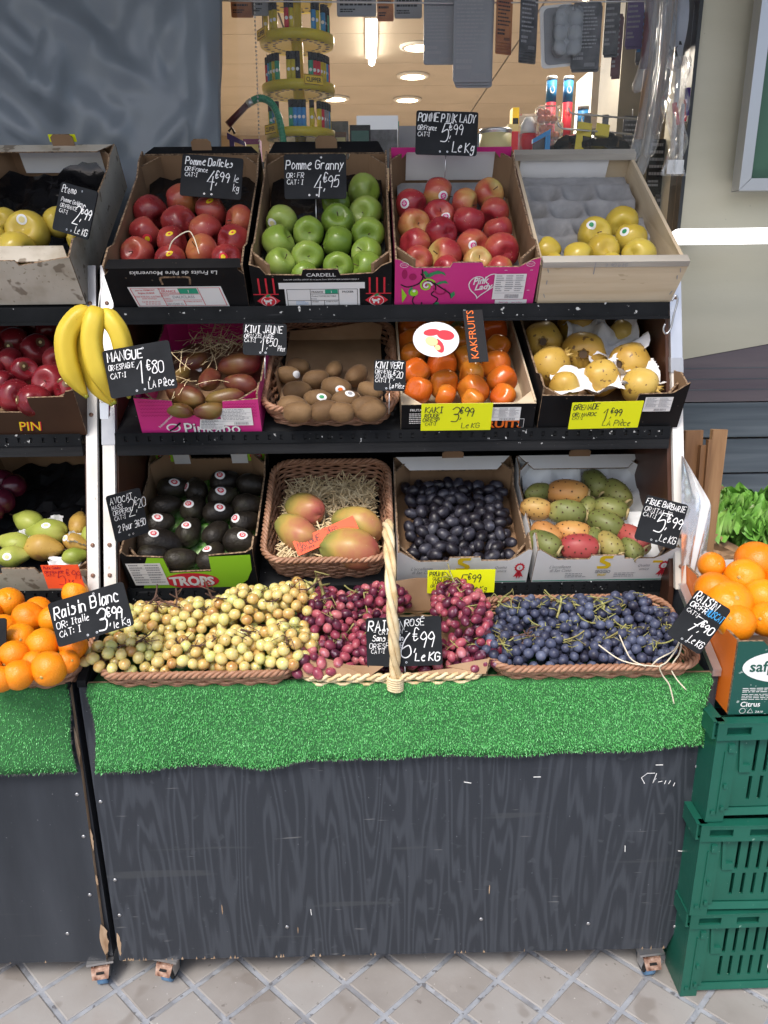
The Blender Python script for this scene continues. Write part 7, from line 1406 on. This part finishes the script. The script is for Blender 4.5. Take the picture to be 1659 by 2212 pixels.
# wooden slats leaning behind the plastic sheet
def slat(x0, y0, x1, y1, wpx, Y, label, mat):
    a, b_ = atY(x0, y0, Y), atY(x1, y1, Y - .05); d = (b_ - a); L_ = d.length; d.normalize(); side = d.cross(Vector((0, 1, 0))).normalized(); nn = side.cross(d); w_ = wpx * depth(a) / FPX / 2; th = .012; M4 = Matrix(((side.x, nn.x, d.x, a.x), (side.y, nn.y, d.y, a.y), (side.z, nn.z, d.z, a.z), (0, 0, 0, 1)))
    mb = MB(); mb.box(-w_, w_, 0, th, 0, L_); mb.box(-w_, -w_ + .003, -.004, -.0004, 0, L_); o = mb.obj('wood_slat', [mat], None, mw=M4, label=label, cat='wood slat', group='wood slats leaning at the right')
    return o
slat(1500, 930, 1478, 1330, 40, 1.86, 'wide brown wooden slat closest to the white post', 'slat_wood'); slat(1522, 962, 1494, 1330, 18, 1.84, 'narrow brown wooden slat between the two wider slats', 'slat_wood'); slat(1556, 928, 1508, 1330, 34, 1.87, 'leaning wooden slat with pale sawn end, farthest right', 'slat_wood_pale'); slat(1534, 950, 1500, 1330, 9, 1.835, 'thin brown lath in front of the leaning slat', 'slat_wood'); slat(1485, 960, 1480, 1330, 18, 1.9, 'dark wooden slat half hidden behind the white post', 'slat_wood')
# milky plastic sheet hung on the right post
mb = MB(); n, m_ = 14, 30; vs = []
for i in range(m_ + 1):
    for k in range(n + 1):
        v = i / m_; u = k / n; py = 985 + v * 320; pxr = 1476 + (60 * min(1, v / .32) if v < .32 else 60 - 30 * ((v - .32) / .68) ** 1.5); px_ = 1472 + (pxr - 1472) * u; Yv = 1.66 - .06 * v + .05 * u + .012 * math.sin(u * 9 + v * 7) * u; p = atY(px_, py, Yv); vs.append(p)
mb.add(vs, [(i * (n + 1) + k, i * (n + 1) + k + 1, (i + 1) * (n + 1) + k + 1, (i + 1) * (n + 1) + k) for i in range(m_) for k in range(n)], 0, True); mb.obj('plastic_sheet', ['milky_film'], None, label='milky plastic sheet hanging from the right white post', cat='plastic sheet')
# ================================================================== things seen through the shop window
# yellow lighter carousel
YK = 2.72; c0 = atY(649, 290, YK); kk = depth(c0) / FPX
ct = thing('lighter_carousel', 'yellow tiered lighter carousel behind the window', 'display stand', Matrix.Translation((c0.x, YK, c0.z)))
tiers = [(82, 78), (187, 77), (285, 75)]
mb = MB(); mb.lathe([(.018, -.25), (.018, .8)], 14); mb.obj('pole', ['yellow_plastic'], ct)
mb = MB(); mb.lathe([(.1, -.25), (.1, -.23), (.02, -.21)], 20); mb.obj('foot', ['yellow_plastic'], ct)
mb = MB(); mb.box(-.02, .02, -.02, .02, -c0.z + 0.9, -.25); mb.obj('pedestal', ['frame_dark'], ct)
lmats = ['yellow_plastic', 'blue_print', 'grey_print', 'red_print', 'black_print', 'yellow_plastic', 'green_print']
lm = {}
for m in set(lmats): mb = MB(); mb.tube([(0, 0, 0), (0, 0, .058)], .0078, 10); lm[m] = mb.mesh('body', [m])
mb = MB(); mb.tube([(0, 0, .0582), (0, 0, .08)], .0076, 8); capm = mb.mesh('cap', ['black_print'])
mb = MB(); mb.disc(0, .032, .005, -.0082, 0, 10); decm = mb.mesh('print', ['white_print'])
rings = MB()
ordn = ['top', 'middle', 'lowest']; qc = random.Random(11)
for ti, (py, rp) in enumerate(tiers + [(-15, 78)]):
    z = atY(649, py, YK).z - c0.z; r = rp * kk
    mb = MB(); mb.lathe([(.018, z - .012), (r * .55, z - .022), (r * .97, z - .026), (r, z - .014), (r, z), (r * .96, z + .001), (r * .9, z - .006), (.02, z + .004)], 36); d = mb.obj('tier', ['yellow_plastic'], ct)
    hm = MB(); n = 22
    for i in range(n):
        for rf in (.83, .62):
            a = 6.283 * i / n; hm.add([(r * rf * math.cos(a) + .0068 * math.cos(b), r * rf * math.sin(a) + .0068 * math.sin(b), z - .0275 + (.0045 if rf < .7 else .002)) for b in [6.283 * j / 8 for j in range(8)]], [list(range(7, -1, -1))])
    hm.obj('holes', ['rubber_black'], d, kind='stuff')
    sg = MB(); sx = (-1 if ti != 1 else .32); aa = R(-150 if ti == 0 else (-62 if ti == 1 else -140)); sg.box(-.032, .032, 0, .002, -.014, .014, 0); so2 = sg.obj('name_plate', ['yellow_print'], ct, mw=Matrix.Translation((r * 1.02 * math.cos(aa), r * 1.02 * math.sin(aa), z - .002)) @ Matrix.Rotation(aa + R(90), 4, 'Z'))
    tx = MB(); prt(tx, "CLIPPER", 0, 0, .013, -.0008, 0, .02, fit=.05); ribbon(tx, [(-.03, -.0125), (.03, -.0125), (.03, .0125), (-.03, .0125), (-.03, -.0125)], .0015, -.0008); tx.obj('lettering', ['black_print'], so2)
    if ti == 3: continue
    li = 0
    nth = ['first', 'second', 'third', 'fourth', 'fifth', 'sixth', 'seventh', 'eighth', 'ninth', 'tenth', 'eleventh', 'twelfth', 'thirteenth', 'fourteenth', 'fifteenth', 'sixteenth', 'seventeenth', 'eighteenth', 'nineteenth', 'twentieth']
    for i in range(22):
        a = -math.pi * (i + .5) / 22; x = math.cos(a)
        if (-.55 < x < -.28) or qc.random() < .28 or (ti == 0 and .0 < x < .55): continue
        for rf in (.83,):
            m = lmats[qc.randrange(7)]; li += 1
            o = thing('lighter', f"{ {'yellow_plastic':'yellow','blue_print':'blue','grey_print':'grey','red_print':'red','black_print':'black','green_print':'green'}[m]} lighter standing in the {ordn[ti]} carousel tier, {nth[li - 1]} from the right", 'lighter', Matrix.Translation((c0.x + r * rf * math.cos(a), YK + r * rf * math.sin(a), c0.z + z - .004)), 'lighters in the carousel')
            link('body', lm[m], o); link('cap', capm, o); link('print', decm, o)
# green gooseneck hose with dark red clamp
def wtube(name, label, cat, pts, Y, r, mat, n=8):
    P_ = [atY(x, y, Y + (dy[0] if dy else 0)) for x, y, *dy in pts]; o = Vector(P_[0]); mb = MB(); c = [Vector(p) for p in catmull([tuple(p - o) for p in P_], 6)]; mb.tube(c, r, n); t = thing(name, label, cat, Matrix.Translation(o)); mb.obj('hose', [mat], t); return t, o, c
t, o, c = wtube('gooseneck_lamp', 'green flexible hose bending over in the window with dark red grip', 'hose', [(613, 330), (610, 290), (601, 250), (585, 222), (563, 212), (545, 218)], 2.62, .0105, 'hose_green')
mb = MB()
for i in range(1, len(c) - 1):
    d = (c[i + 1] - c[i - 1]).normalized(); u = Vector((0, 1, 0)); v = d.cross(u); 
    if i % 1 == 0: mb.tube([c[i] + (u * math.cos(b) + v * math.sin(b)) * .0108 for b in [6.283 * j / 8 for j in range(8)]], .0013, 4, 0, True)
mb.obj('hose_ribs', ['hose_green'], t)
mb = MB(); a = atY(545, 218, 2.62) - o; b2 = atY(534, 226, 2.62) - o; mb.tube([a, b2], .0115, 8); mb.obj('ferrule', ['alu'], t)
mb = MB(); b3 = atY(492, 270, 2.6) - o; mb.tube([b2, b3], [.009, .011], 8); mb.obj('grip', ['dark_red'], t)
p = atY(505, 300, 2.58); t = thing('spring_clamp', 'dark spring clamp at the left edge of the window', 'clamp', Matrix.Translation(p))
mb = MB(); mb.hexa([(-.02, 0, -.0), (.035, 0, -.02), (.035, .012, -.02), (-.02, .012, 0), (-.02, 0, .018), (.032, 0, -.008), (.032, .012, -.008), (-.02, .012, .018)]); mb.box(-.014, .0, .001, .011, -.07, -.002); mb.obj('jaw', ['violet'], t); mb = MB(); mb.tube([(-.014, -.001, .02), (-.004, -.001, .03), (.004, -.001, .014)], .004, 6); mb.obj('spring', ['rubber_black'], t)
# bead chains
def chain(px, Y, label):
    a, b_ = atY(px, -10, Y), atY(px + 12, 330, Y); t = thing('bead_chain', label, 'chain', Matrix.Translation(b_)); L_ = (a - b_); n = int(L_.length / .011)
    mb = MB()
    for i in range(n): q_ = L_ * (i / n); mb.tube([q_ - Vector((0, 0, .0035)), q_, q_ + Vector((0, 0, .0035))], [.001, .0033, .001], 5)
    mb.obj('beads', ['alu'], t, kind='stuff')
chain(549, 2.6, 'bead chain hanging near the tarpaulin edge'); chain(572, 2.85, 'second bead chain behind the yellow carousel')
# wire with hanging blister packs across the top
wa, wb_ = atY(500, 2, 2.55), atY(1450, 2, 2.55)
t = thing('hanging_wire', 'thin wire across the top of the window', 'wire', Matrix.Translation(wa)); mb = MB(); mb.tube([Vector((-.2, 0, .006)), Vector((0, 0, 0)), (wb_ - wa) * .5 + Vector((0, 0, -.006)), wb_ - wa, wb_ - wa + Vector((.1, 0, 0))], .0022, 6); mb.obj('wire', ['steel'], t)
pm('card_grey', (.25, .26, .28), .5, ramp=[(.3, (.22, .23, .25)), (.7, (.28, .29, .31))], scale=8); pm('card_orange', (.42, .13, .03), .5, ramp=[(.35, (.3, .08, .02)), (.65, (.5, .2, .05))], scale=14); pm('card_dark', (.05, .05, .055), .4, ramp=[(.4, (.03, .03, .034)), (.6, (.1, .1, .11))], scale=22)
def pack(px0, py0, px1, py1, Y, mat, label, ink='black_print', rows=9, slant=0, n=1, seed=1, bar=True):
    a, b_ = atY(px0, py1, Y), atY(px1, py0, Y); W, H = b_.x - a.x, b_.z - a.z
    t = thing('hanging_pack', label, 'pack', TR(((a.x + b_.x) / 2, Y, a.z), rz=R(slant)), 'packs hanging in the window')
    for k in range(n):
        mb = MB(); mb.prism(rrect(W, H, min(W, H) * .07, 3, .004 * k, H / 2 - .006 * k), .006 * k, .006 * k + .003, 'y'); mb.obj('card', [mat], t)
    mb = MB(); lines(mb, -W * .42, W * .42, H * .3, H * .95, rows, -.0006, 0, seed, .4); lines(mb, -W * .42, W * .1, H * .12, H * .26, 2, -.0006, 0, seed + 3, .6)
    x = W * .0
    while bar and x < W * .38: rect(mb, x, x + W * .015, H * .04, H * .1, -.0006, 0); x += W * .03
    mb.obj('print', [ink], t)
    mb = MB(); mb.tube([(0, .01, H * .97), (0, .01, H + .02)], .002, 5); mb.obj('hook', ['steel'], t)
pack(915, -20, 985, 140, 2.56, 'card_grey', 'grey hanging pack with fine print, left of the pair', 'grey_print', 14, 0, 1, 1); pack(978, -20, 1064, 178, 2.53, 'card_grey', 'longest grey hanging pack with rounded corners, right of the pair', 'grey_print', 16, 0, 3, 2)
pack(1068, -20, 1112, 92, 2.54, 'card_orange', 'rust orange hanging packs right of the grey pair', 'black_print', 9, 24, 5, 3); pack(1118, -20, 1168, 112, 2.54, 'card_dark', 'black hanging packs beside the clear egg-shaped blister', 'grey_print', 9, 24, 5, 4)
pack(1232, 5, 1300, 150, 2.53, 'card_dark', 'dark printed hanging pack right of the clear blister', 'grey_print', 12, -6, 2, 5)
for i, (a, b_, d, m, lb) in enumerate(((500, 545, 38, 'card_orange', 'small orange pack hanging at the far left of the window'), (545, 580, 34, 'card_grey', 'small grey pack left of the carousel top'), (728, 812, 36, 'card_grey', 'wide pale pack hanging right of the carousel top'), (815, 850, 46, 'card_orange', 'small orange pack above the strip light'), (852, 912, 40, 'card_grey', 'wide grey pack left of the long grey pair'))): pack(a, -30, b_, d, 2.66, m, lb, 'black_print', 4, 0, 1, 20 + i, False)
for i, (x0, y0, x1, y1, m, lb, ink) in enumerate(((1302, -20, 1340, 118, 'card_dark', 'dark narrow pack right of the dark printed pack', 'grey_print'), (1318, 30, 1346, 165, 'dark_red', 'purple red pouch hanging below the dark packs', 'grey_print'), (1350, -20, 1392, 100, 'violet', 'dark violet pack beside the wrapped rods', 'grey_print'), (1372, -20, 1408, 135, 'card_dark', 'black pack tucked behind the wrapped rods', 'blue_print'))): pack(x0, y0, x1, y1, 2.6 + .02 * i, m, lb, ink, 7, -12, 2, 40 + i, False)
for i, (x0, y0, x1, y1, m, lb) in enumerate(((1340, 250, 1392, 335, 'card_dark', 'dark box low behind the wooden crate corner'), (1392, 300, 1450, 420, 'board_black', 'black bag hanging low beside the wooden crate'), (1405, 420, 1455, 540, 'card_dark', 'dark pack in the gap beside the wooden crate'))): pack(x0, y0, x1, y1, 2.6, m, lb, 'grey_print', 5, 8, 2, 50 + i, False)
# clear blister with six rounded bulbs
a, b_ = atY(1170, 145, 2.54), atY(1250, 8, 2.54); t = thing('blister_pack', 'clear blister pack with rows of round bulbs hanging in the window', 'blister pack', Matrix.Translation(((a.x + b_.x) / 2, 2.54, a.z))); W, H = b_.x - a.x, b_.z - a.z
mb = MB(); mb.prism(rrect(W, H, .012, 4, 0, H / 2), .004, .006, 'y'); mb.obj('card', ['white_print'], t, mw=Matrix.Rotation(R(-5), 4, 'Y')) 
mb = MB(); mb.prism(rrect(W * .86, H * .9, .014, 4, .004, H / 2), .0, .0035, 'y'); mb.obj('backing', ['card_grey'], t, mw=Matrix.Rotation(R(-5), 4, 'Y'))
bm = MB(); bm.lathe([(.021 * math.sin(math.pi * i / 8 + .02), .024 * math.cos(math.pi * i / 8 + .02)) for i in range(8)], 14); bme = bm.mesh('bulb', ['card_grey'])
for r_i in range(3):
    for c_i in range(2): link('bulb', bme, t, Matrix.Translation((-.004 + c_i * .044, -.014, H * .28 + r_i * H * .235)))
mb = MB(); mb.prism(rrect(W * .8, H * .78, .02, 4, .016, H * .53), -.04, -.002, 'y'); mb.obj('clear_cover', ['clear_plastic'], t)
# crisp tubes: blue caps on red tubes
def crisps(px0, px1, py0, py1, Y, label):
    a, b_ = atY(px0, py1, Y), atY(px1, py0, Y); r = (b_.x - a.x) / 2; H = b_.z - a.z; t = thing('crisp_tube', label, 'crisp tube', Matrix.Translation(((a.x + b_.x) / 2, Y, a.z)), 'crisp tubes')
    mb = MB(); mb.lathe([(r * .97, 0), (r * .97, H * .66)], 24); body = mb.obj('tube', ['red_print'], t); mb = MB(); mb.lathe([(r * .97, H * .6605), (r * .97, H * .95)], 24); mb.obj('blue_band', ['blue_print'], t); mb = MB(); mb.lathe([(r * 1.02, H * .9505), (r * 1.02, H * .99), (r * .95, H)], 24); mb.obj('lid', ['white_print'], t)
    def curved(pts2, m, nm, lift=1.02):
        mb = MB(); mb.add([(r * lift * math.sin(x / r), -r * lift * math.cos(x / r), z) for x, z in pts2], [list(range(len(pts2)))]); mb.obj(nm, [m], body)
    curved(ell(0, H * .82, r * .5, H * .05, 16), 'white_print', 'cloud_print', 1.01)
    curved(ell(-r * .1, H * .12, r * .5, H * .05, 14, .4), 'yellow_print', 'crisp_print'); curved(ell(r * .2, H * .03 + .012, r * .5, H * .05, 14, -.5), 'orange_print', 'crisp_print', 1.03); curved([(-r * .6, H * .46), (r * .6, H * .46), (r * .6, H * .56), (-r * .6, H * .56)], 'cream_print', 'name_band', 1.01)
    mb = MB(); prt(mb, "Pringles", 0, H * .51, H * .06, 0, 0, .02, fit=r * 1.05); mb.v = [(r * 1.04 * math.sin(x / r), -r * 1.04 * math.cos(x / r), z) for x, y, z in mb.v]; mb.obj('lettering', ['red_print'], body)
crisps(1173, 1204, 165, 330, 2.95, 'left red crisp tube with blue top in the window'); crisps(1209, 1240, 165, 330, 2.95, 'right red crisp tube with blue top in the window'); crisps(1238, 1272, 228, 400, 2.9, 'lower crisp tube half hidden behind yellow boxes')
# shelf that carries them and the goods at the window bottom
sh = atY(1100, 345, 2.8); mb = MB(); mb.box(-.75, xr - .1, 2.55, 3.1, sh.z - .05, sh.z - .03); wsh = mb.obj('window_shelf', ['frame_dark'], None, label='dark shelf along the bottom of the window', cat='shelf')
mb = MB()
for x in (-.7, 0, xr - .2): mb.box(x, x + .04, 2.8, 2.84, .006, sh.z - .051)
mb.obj('shelf_legs', ['frame_dark'], wsh)
zs_ = sh.z - .029
def goods(px0, px1, py0, Y, dp, mat, label, name='carton', cat='box', mats=None, rz=0, topmat=None, tex=None, rad=0):
    a, b_ = atY(px0, py0, Y), atY(px1, py0, Y); W = b_.x - a.x; H = a.z - zs_; t = thing(name, label, cat, TR(((a.x + b_.x) / 2, Y, zs_), rz=R(rz)), 'goods standing in the window')
    mb = MB(); mb.box(-W / 2, W / 2, 0, dp, 0, H); mb.obj('carton_body', [mat], t)
    if topmat: mb = MB(); mb.box(-W * .42, W * .42, -.001, 0, H * .25, H * .85); mb.obj('printed_face', [topmat], t)
    return t, W, H
goods(755, 800, 270, 2.6, .12, 'board_black', 'dark green box standing below the strip light', topmat='dark_green_print'); goods(800, 858, 280, 2.66, .1, 'card_dark', 'dark grey carton beside the dark green box'); goods(770, 860, 250, 2.9, .1, 'frame_silver', 'silver tin box behind the dark cartons', 'tin_box'); goods(862, 900, 272, 2.75, .1, 'card_grey', 'pale grey carton left of the slate sign'); goods(700, 752, 262, 2.9, .1, 'card_dark', 'dark carton behind the lowest carousel tier')
for i, (x0, x1, y0, Y, m, tm, lb) in enumerate(((905, 940, 262, 3.0, 'red_print', 'white_print', 'red carton deep in the window left of the slate sign'), (1036, 1062, 285, 2.95, 'blue_print', 'white_print', 'blue carton beside the gold tin'), (1098, 1128, 268, 2.9, 'cream_print', 'red_print', 'cream carton right of the gold tin'), (722, 748, 285, 2.75, 'brown_print', 'cream_print', 'brown carton at the foot of the carousel'), (838, 862, 262, 3.0, 'green_print', 'white_print', 'green carton behind the dark grey carton'), (985, 1020, 255, 3.05, 'orange_print', 'cream_print', 'orange carton behind the slate sign'), (525, 560, 300, 2.95, 'purple_print', 'cream_print', 'purple carton near the tarpaulin edge'), (1108, 1122, 232, 3.05, 'yellow_print', 'black_print', 'tall yellow carton left of the crisp tubes'))): goods(x0, x1, y0, Y, .06, m, lb, topmat=tm)
# pineapple tin
a = atY(1075, 275, 2.62); t = thing('food_tin', 'gold labelled tin behind the magenta crate', 'tin', Matrix.Translation((a.x, 2.66, zs_))); H = a.z - zs_
mb = MB(); mb.lathe([(.05, 0), (.052, .004), (.05, .008), (.05, H - .01), (.052, H - .006), (.05, H)], 24); mb.obj('tin_body', ['alu'], t); mb = MB(); mb.lathe([(.0505, .014), (.0505, H - .014)], 24); mb.obj('paper_label', ['cream_print'], t)
# orange bead packs, violet pouch
t, W, H = goods(1125, 1165, 246, 2.68, .03, 'clear_plastic', 'clear pouch with red and white contents right of the tin', 'clear_pouch', 'pouch')
mb = MB(); mb.lathe([(.022, .01), (.03, H * .5), (.026, H * .62)], 14); mb.obj('red_content', ['red_print'], t, mw=Matrix.Translation((0, .015, 0))); mb = MB(); mb.lathe([(.026, H * .63), (.024, H * .8), (.012, H * .95)], 14); mb.obj('white_content', ['white_print'], t, mw=Matrix.Translation((0, .015, 0)))
for i, (px, py) in enumerate(((1183, 250), (1188, 285), (1190, 318))):
    p = atY(px, py, 2.66); t = thing('jelly_pack', ['upper', 'middle', 'lower'][i] + ' orange bead pack below the crisp tubes', 'pack', Matrix.Translation(p)); 
    mb = MB()
    for k in range(5): mb.lathe([(.013 * math.sin(math.pi * j / 6 + .05), .013 * math.cos(math.pi * j / 6 + .05)) for j in range(6)], 10, 0, None, (-.02 + .02 * (k % 3), .004 * k, -.01 + .02 * (k // 3)))
    mb.obj('orange_beads', ['orange_print'], t, kind='stuff'); mb = MB(); mb.prism(rrect(.075, .055, .01), -.016, .016, 'y'); mb.obj('wrapper', ['clear_plastic'], t)
# blue frame, yellow boxes on wire hooks
p = atY(1150, 335, 2.56); t = thing('blue_frame', 'small blue plastic frame standing in the window', 'frame', Matrix.Translation(p)); q2 = atY(1190, 278, 2.56) - p; W, H = q2.x, q2.z
mb = MB(); mb.prism([(0, H * .62), (W, H), (W, H * .82), (0, H * .45)], 0, .02, 'y'); mb.obj('top_bar', ['blue_print'], t); mb = MB(); mb.prism([(W * .72, -.05), (W, -.05), (W, H * .81), (W * .72, H * .7)], 0, .02, 'y'); mb.obj('upright', ['blue_print'], t); mb = MB(); mb.prism([(.002, -.05), (W * .71, -.05), (W * .71, H * .69), (.002, H * .44)], .01, .014, 'y'); mb.obj('pane', ['card_dark'], t)
for i, (x0, x1) in enumerate(((1237, 1280), (1277, 1318))):
    a, b_ = atY(x0, 340, 2.52), atY(x1, 262 + i * 3, 2.52); t = thing('yellow_box', ['left', 'right'][i] + ' mustard yellow box hanging on the wire hook', 'box', TR((a.x, 2.52, a.z), rz=R(-14))); W, H = (b_.x - a.x) * .92, b_.z - a.z
    mb = MB(); mb.hexa([(0, 0, -.03), (W * .9, 0, -.03), (W * .9, .025, -.03), (0, .025, -.03), (W * .2, 0, H), (W * 1.05, 0, H - .008), (W * 1.05, .025, H - .008), (W * .2, .025, H)]); mb.obj('carton_body', ['yellow_plastic'], t); mb = MB(); mb.box(W * .55, W * .95, .01, .014, H - .006, H + .022); mb.obj('hang_tab', ['card_dark'], t)
for i, (y0, xx) in enumerate(((240, 1228), (272, 1205))):
    P_ = [atY(xx, y0 - 8, 2.48), atY(xx + 8, y0 + 5, 2.48), atY(xx + 50, y0 + 9, 2.5), atY(xx + 160, y0 + 18, 2.56)]; o = Vector(P_[0]); mb = MB(); mb.tube([Vector(p) for p in catmull([tuple(p - o) for p in P_], 5)], .0028, 6); mb.obj('wire_hook', ['steel'], None, mw=Matrix.Translation(o), label=['upper', 'lower'][i] + ' bent wire hook reaching to the yellow boxes', cat='hook')
pk_ = atY(1262, 300, 2.58); t = thing('black_bag', 'crumpled black plastic bag behind the yellow boxes', 'bag', Matrix.Translation(pk_)); mb = MB(); vs = []; n = 14
mb.lathe([(.11 * math.sin(math.pi * i / 10 + .03), .055 * math.cos(math.pi * i / 10 + .03)) for i in range(10)], 18, 0, lambda p: tuple(Vector(p) * (1 + .5 * mnoise.noise(Vector(p) * 26))), (.02, .03, -.03), False); mb.obj('bag_body', ['black_film'], t)
goods(1282, 1345, 145, 3.3, .25, 'board_white', 'white carton with yellow sticker inside the shop', topmat=None)
a = atY(1300, 200, 3.29); mb = MB(); mb.box(0, .05, -.003, -.001, 0, .09); mb.obj('yellow_sticker', ['fluo_yellow'], None, mw=TR((a.x + .02, 3.297, a.z), ry=R(8)), label='yellow sticker on the white carton inside the shop', cat='sticker')
pm('pillar', (.2, .18, .13), .6, ramp=[(.3, (.13, .115, .08)), (.7, (.25, .22, .16))], scale=5, detail=5)
a = atY(1345, 100, 2.85); b_ = atY(1425, 100, 2.85); mb = MB(); mb.box(a.x, b_.x + .12, 2.85, 3.1, .006, 2.72); mb.obj('inner_pillar', ['pillar'], None, label='dull gold panel beside the window frame inside', cat='panel')
# wrapped long tubes and bags hanging at the right of the window
for i, (xa, ya, xb, yb, r, m) in enumerate(((1440, -10, 1395, 330, .008, 'clear_film'), (1420, -10, 1380, 300, .011, 'slat_wood_pale'), (1452, -10, 1415, 290, .01, 'slat_wood_pale'), (1405, 0, 1390, 150, .012, 'dark_red'))):
    a, b_ = atY(xa, ya, 2.5), atY(xb, yb, 2.5); mb = MB(); c = atY(xb - 25, yb + 50, 2.5)
    t = thing('wrapped_rod', ['clear plastic tube hanging at the right of the window', 'brown wrapped rod second from the right window edge', 'brown wrapped rod nearest the right window edge', 'dark red wrapped stick at the top right of the window'][i], 'rod', Matrix.Translation(b_)); mb.tube([a - b_, Vector((0, 0, 0))], r, 8); mb.obj('rod', [m], t)
    mb = MB(); P_ = [a - b_, (a - b_) * .5 + Vector((.012, 0, 0)), Vector((0, 0, 0)), c - b_ + Vector((.01, 0, .0))]; mb.tube([Vector(p) for p in catmull([tuple(p) for p in P_], 6)], [.017] * 17 + [.013, .006], 9); mb.obj('plastic_wrap', ['clear_film'], t)
a = atY(1418, 60, 2.48); mb = MB()
# football in a net bag
fb = atY(1500, 62, 2.57); t = thing('football', 'black and white football behind the glass beside the wall', 'football', Matrix.Translation(fb)); rb = .105
mb = MB(); mb.lathe([(rb * math.sin(math.pi * (.02 + .96 * i / 16)), rb * math.cos(math.pi * (.02 + .96 * i / 16)) * 1.15) for i in range(17)], 24); mb.f = [list(reversed(f)) for f in mb.f]; pm('ball_white', (.5, .55, .65), .35, bump=.2, bscale=20); ball = mb.obj('ball', ['ball_white'], t)
for (az, el, s_) in ((-95, 2, .42), (-30, 30, .4), (-150, -38, .4), (-40, -45, .38), (-160, 45, .38)):
    d = Vector((math.cos(R(az)) * math.cos(R(el)), math.sin(R(az)) * math.cos(R(el)), math.sin(R(el)))); t1 = d.orthogonal().normalized(); t2 = d.cross(t1); vs = []
    for k in range(5):
        v = (d + (t1 * math.cos(k * 1.2566) + t2 * math.sin(k * 1.2566)) * s_).normalized() * rb * 1.006; vs.append((v.x, v.y, v.z * 1.15))
    c = d * rb * 1.02; vs.append((c.x, c.y, c.z * 1.15)); mb = MB(); mb.add(vs, [(k, (k + 1) % 5, 5) for k in range(5)]); mb.obj('black_patch', ['black_print'], ball)
# clear bag of white and red straws below it
p = atY(1470, 250, 2.36); t = thing('clear_bag', 'crinkled clear bag with red and white tubes hanging beside the wall', 'bag', Matrix.Translation(p))
mb = MB(); vs = []; n, m_ = 10, 22
for i in range(m_ + 1):
    for k in range(n + 1):
        py = 120 + 260 * i / m_; pxl, pxr = 1438 + 10 * math.sin(i * .5), 1492 - 14 * (i / m_) + 5 * math.sin(i * .9); P_ = atY(pxl + (pxr - pxl) * k / n, py, 2.36 + .015 * math.sin(k * 1.3 + i * .8)); vs.append(P_ - p)
mb.add(vs, [(i * (n + 1) + k, i * (n + 1) + k + 1, (i + 1) * (n + 1) + k + 1, (i + 1) * (n + 1) + k) for i in range(m_) for k in range(n)]); mb.obj('bag_film', ['clear_film'], t)
for (xa, ya, xb, yb, m, r) in ((1466, 150, 1452, 345, 'white_print', .007), (1476, 225, 1470, 350, 'white_print', .006), (1458, 222, 1462, 270, 'red_print', .008), (1482, 215, 1478, 262, 'red_print', .006), (1486, 190, 1482, 250, 'violet', .008)):
    a, b_ = atY(xa, ya, 2.39) - p, atY(xb, yb, 2.39) - p; mb = MB(); mb.tube([a, b_], r, 7); mb.obj('plastic_tube', [m], t)
a, b_ = atY(1440, 376, 2.36) - p, atY(1478, 345, 2.36) - p; mb = MB(); mb.box(a.x, b_.x, a.y, a.y + .003, a.z, b_.z); mb.obj('white_tag', ['white_print'], t)
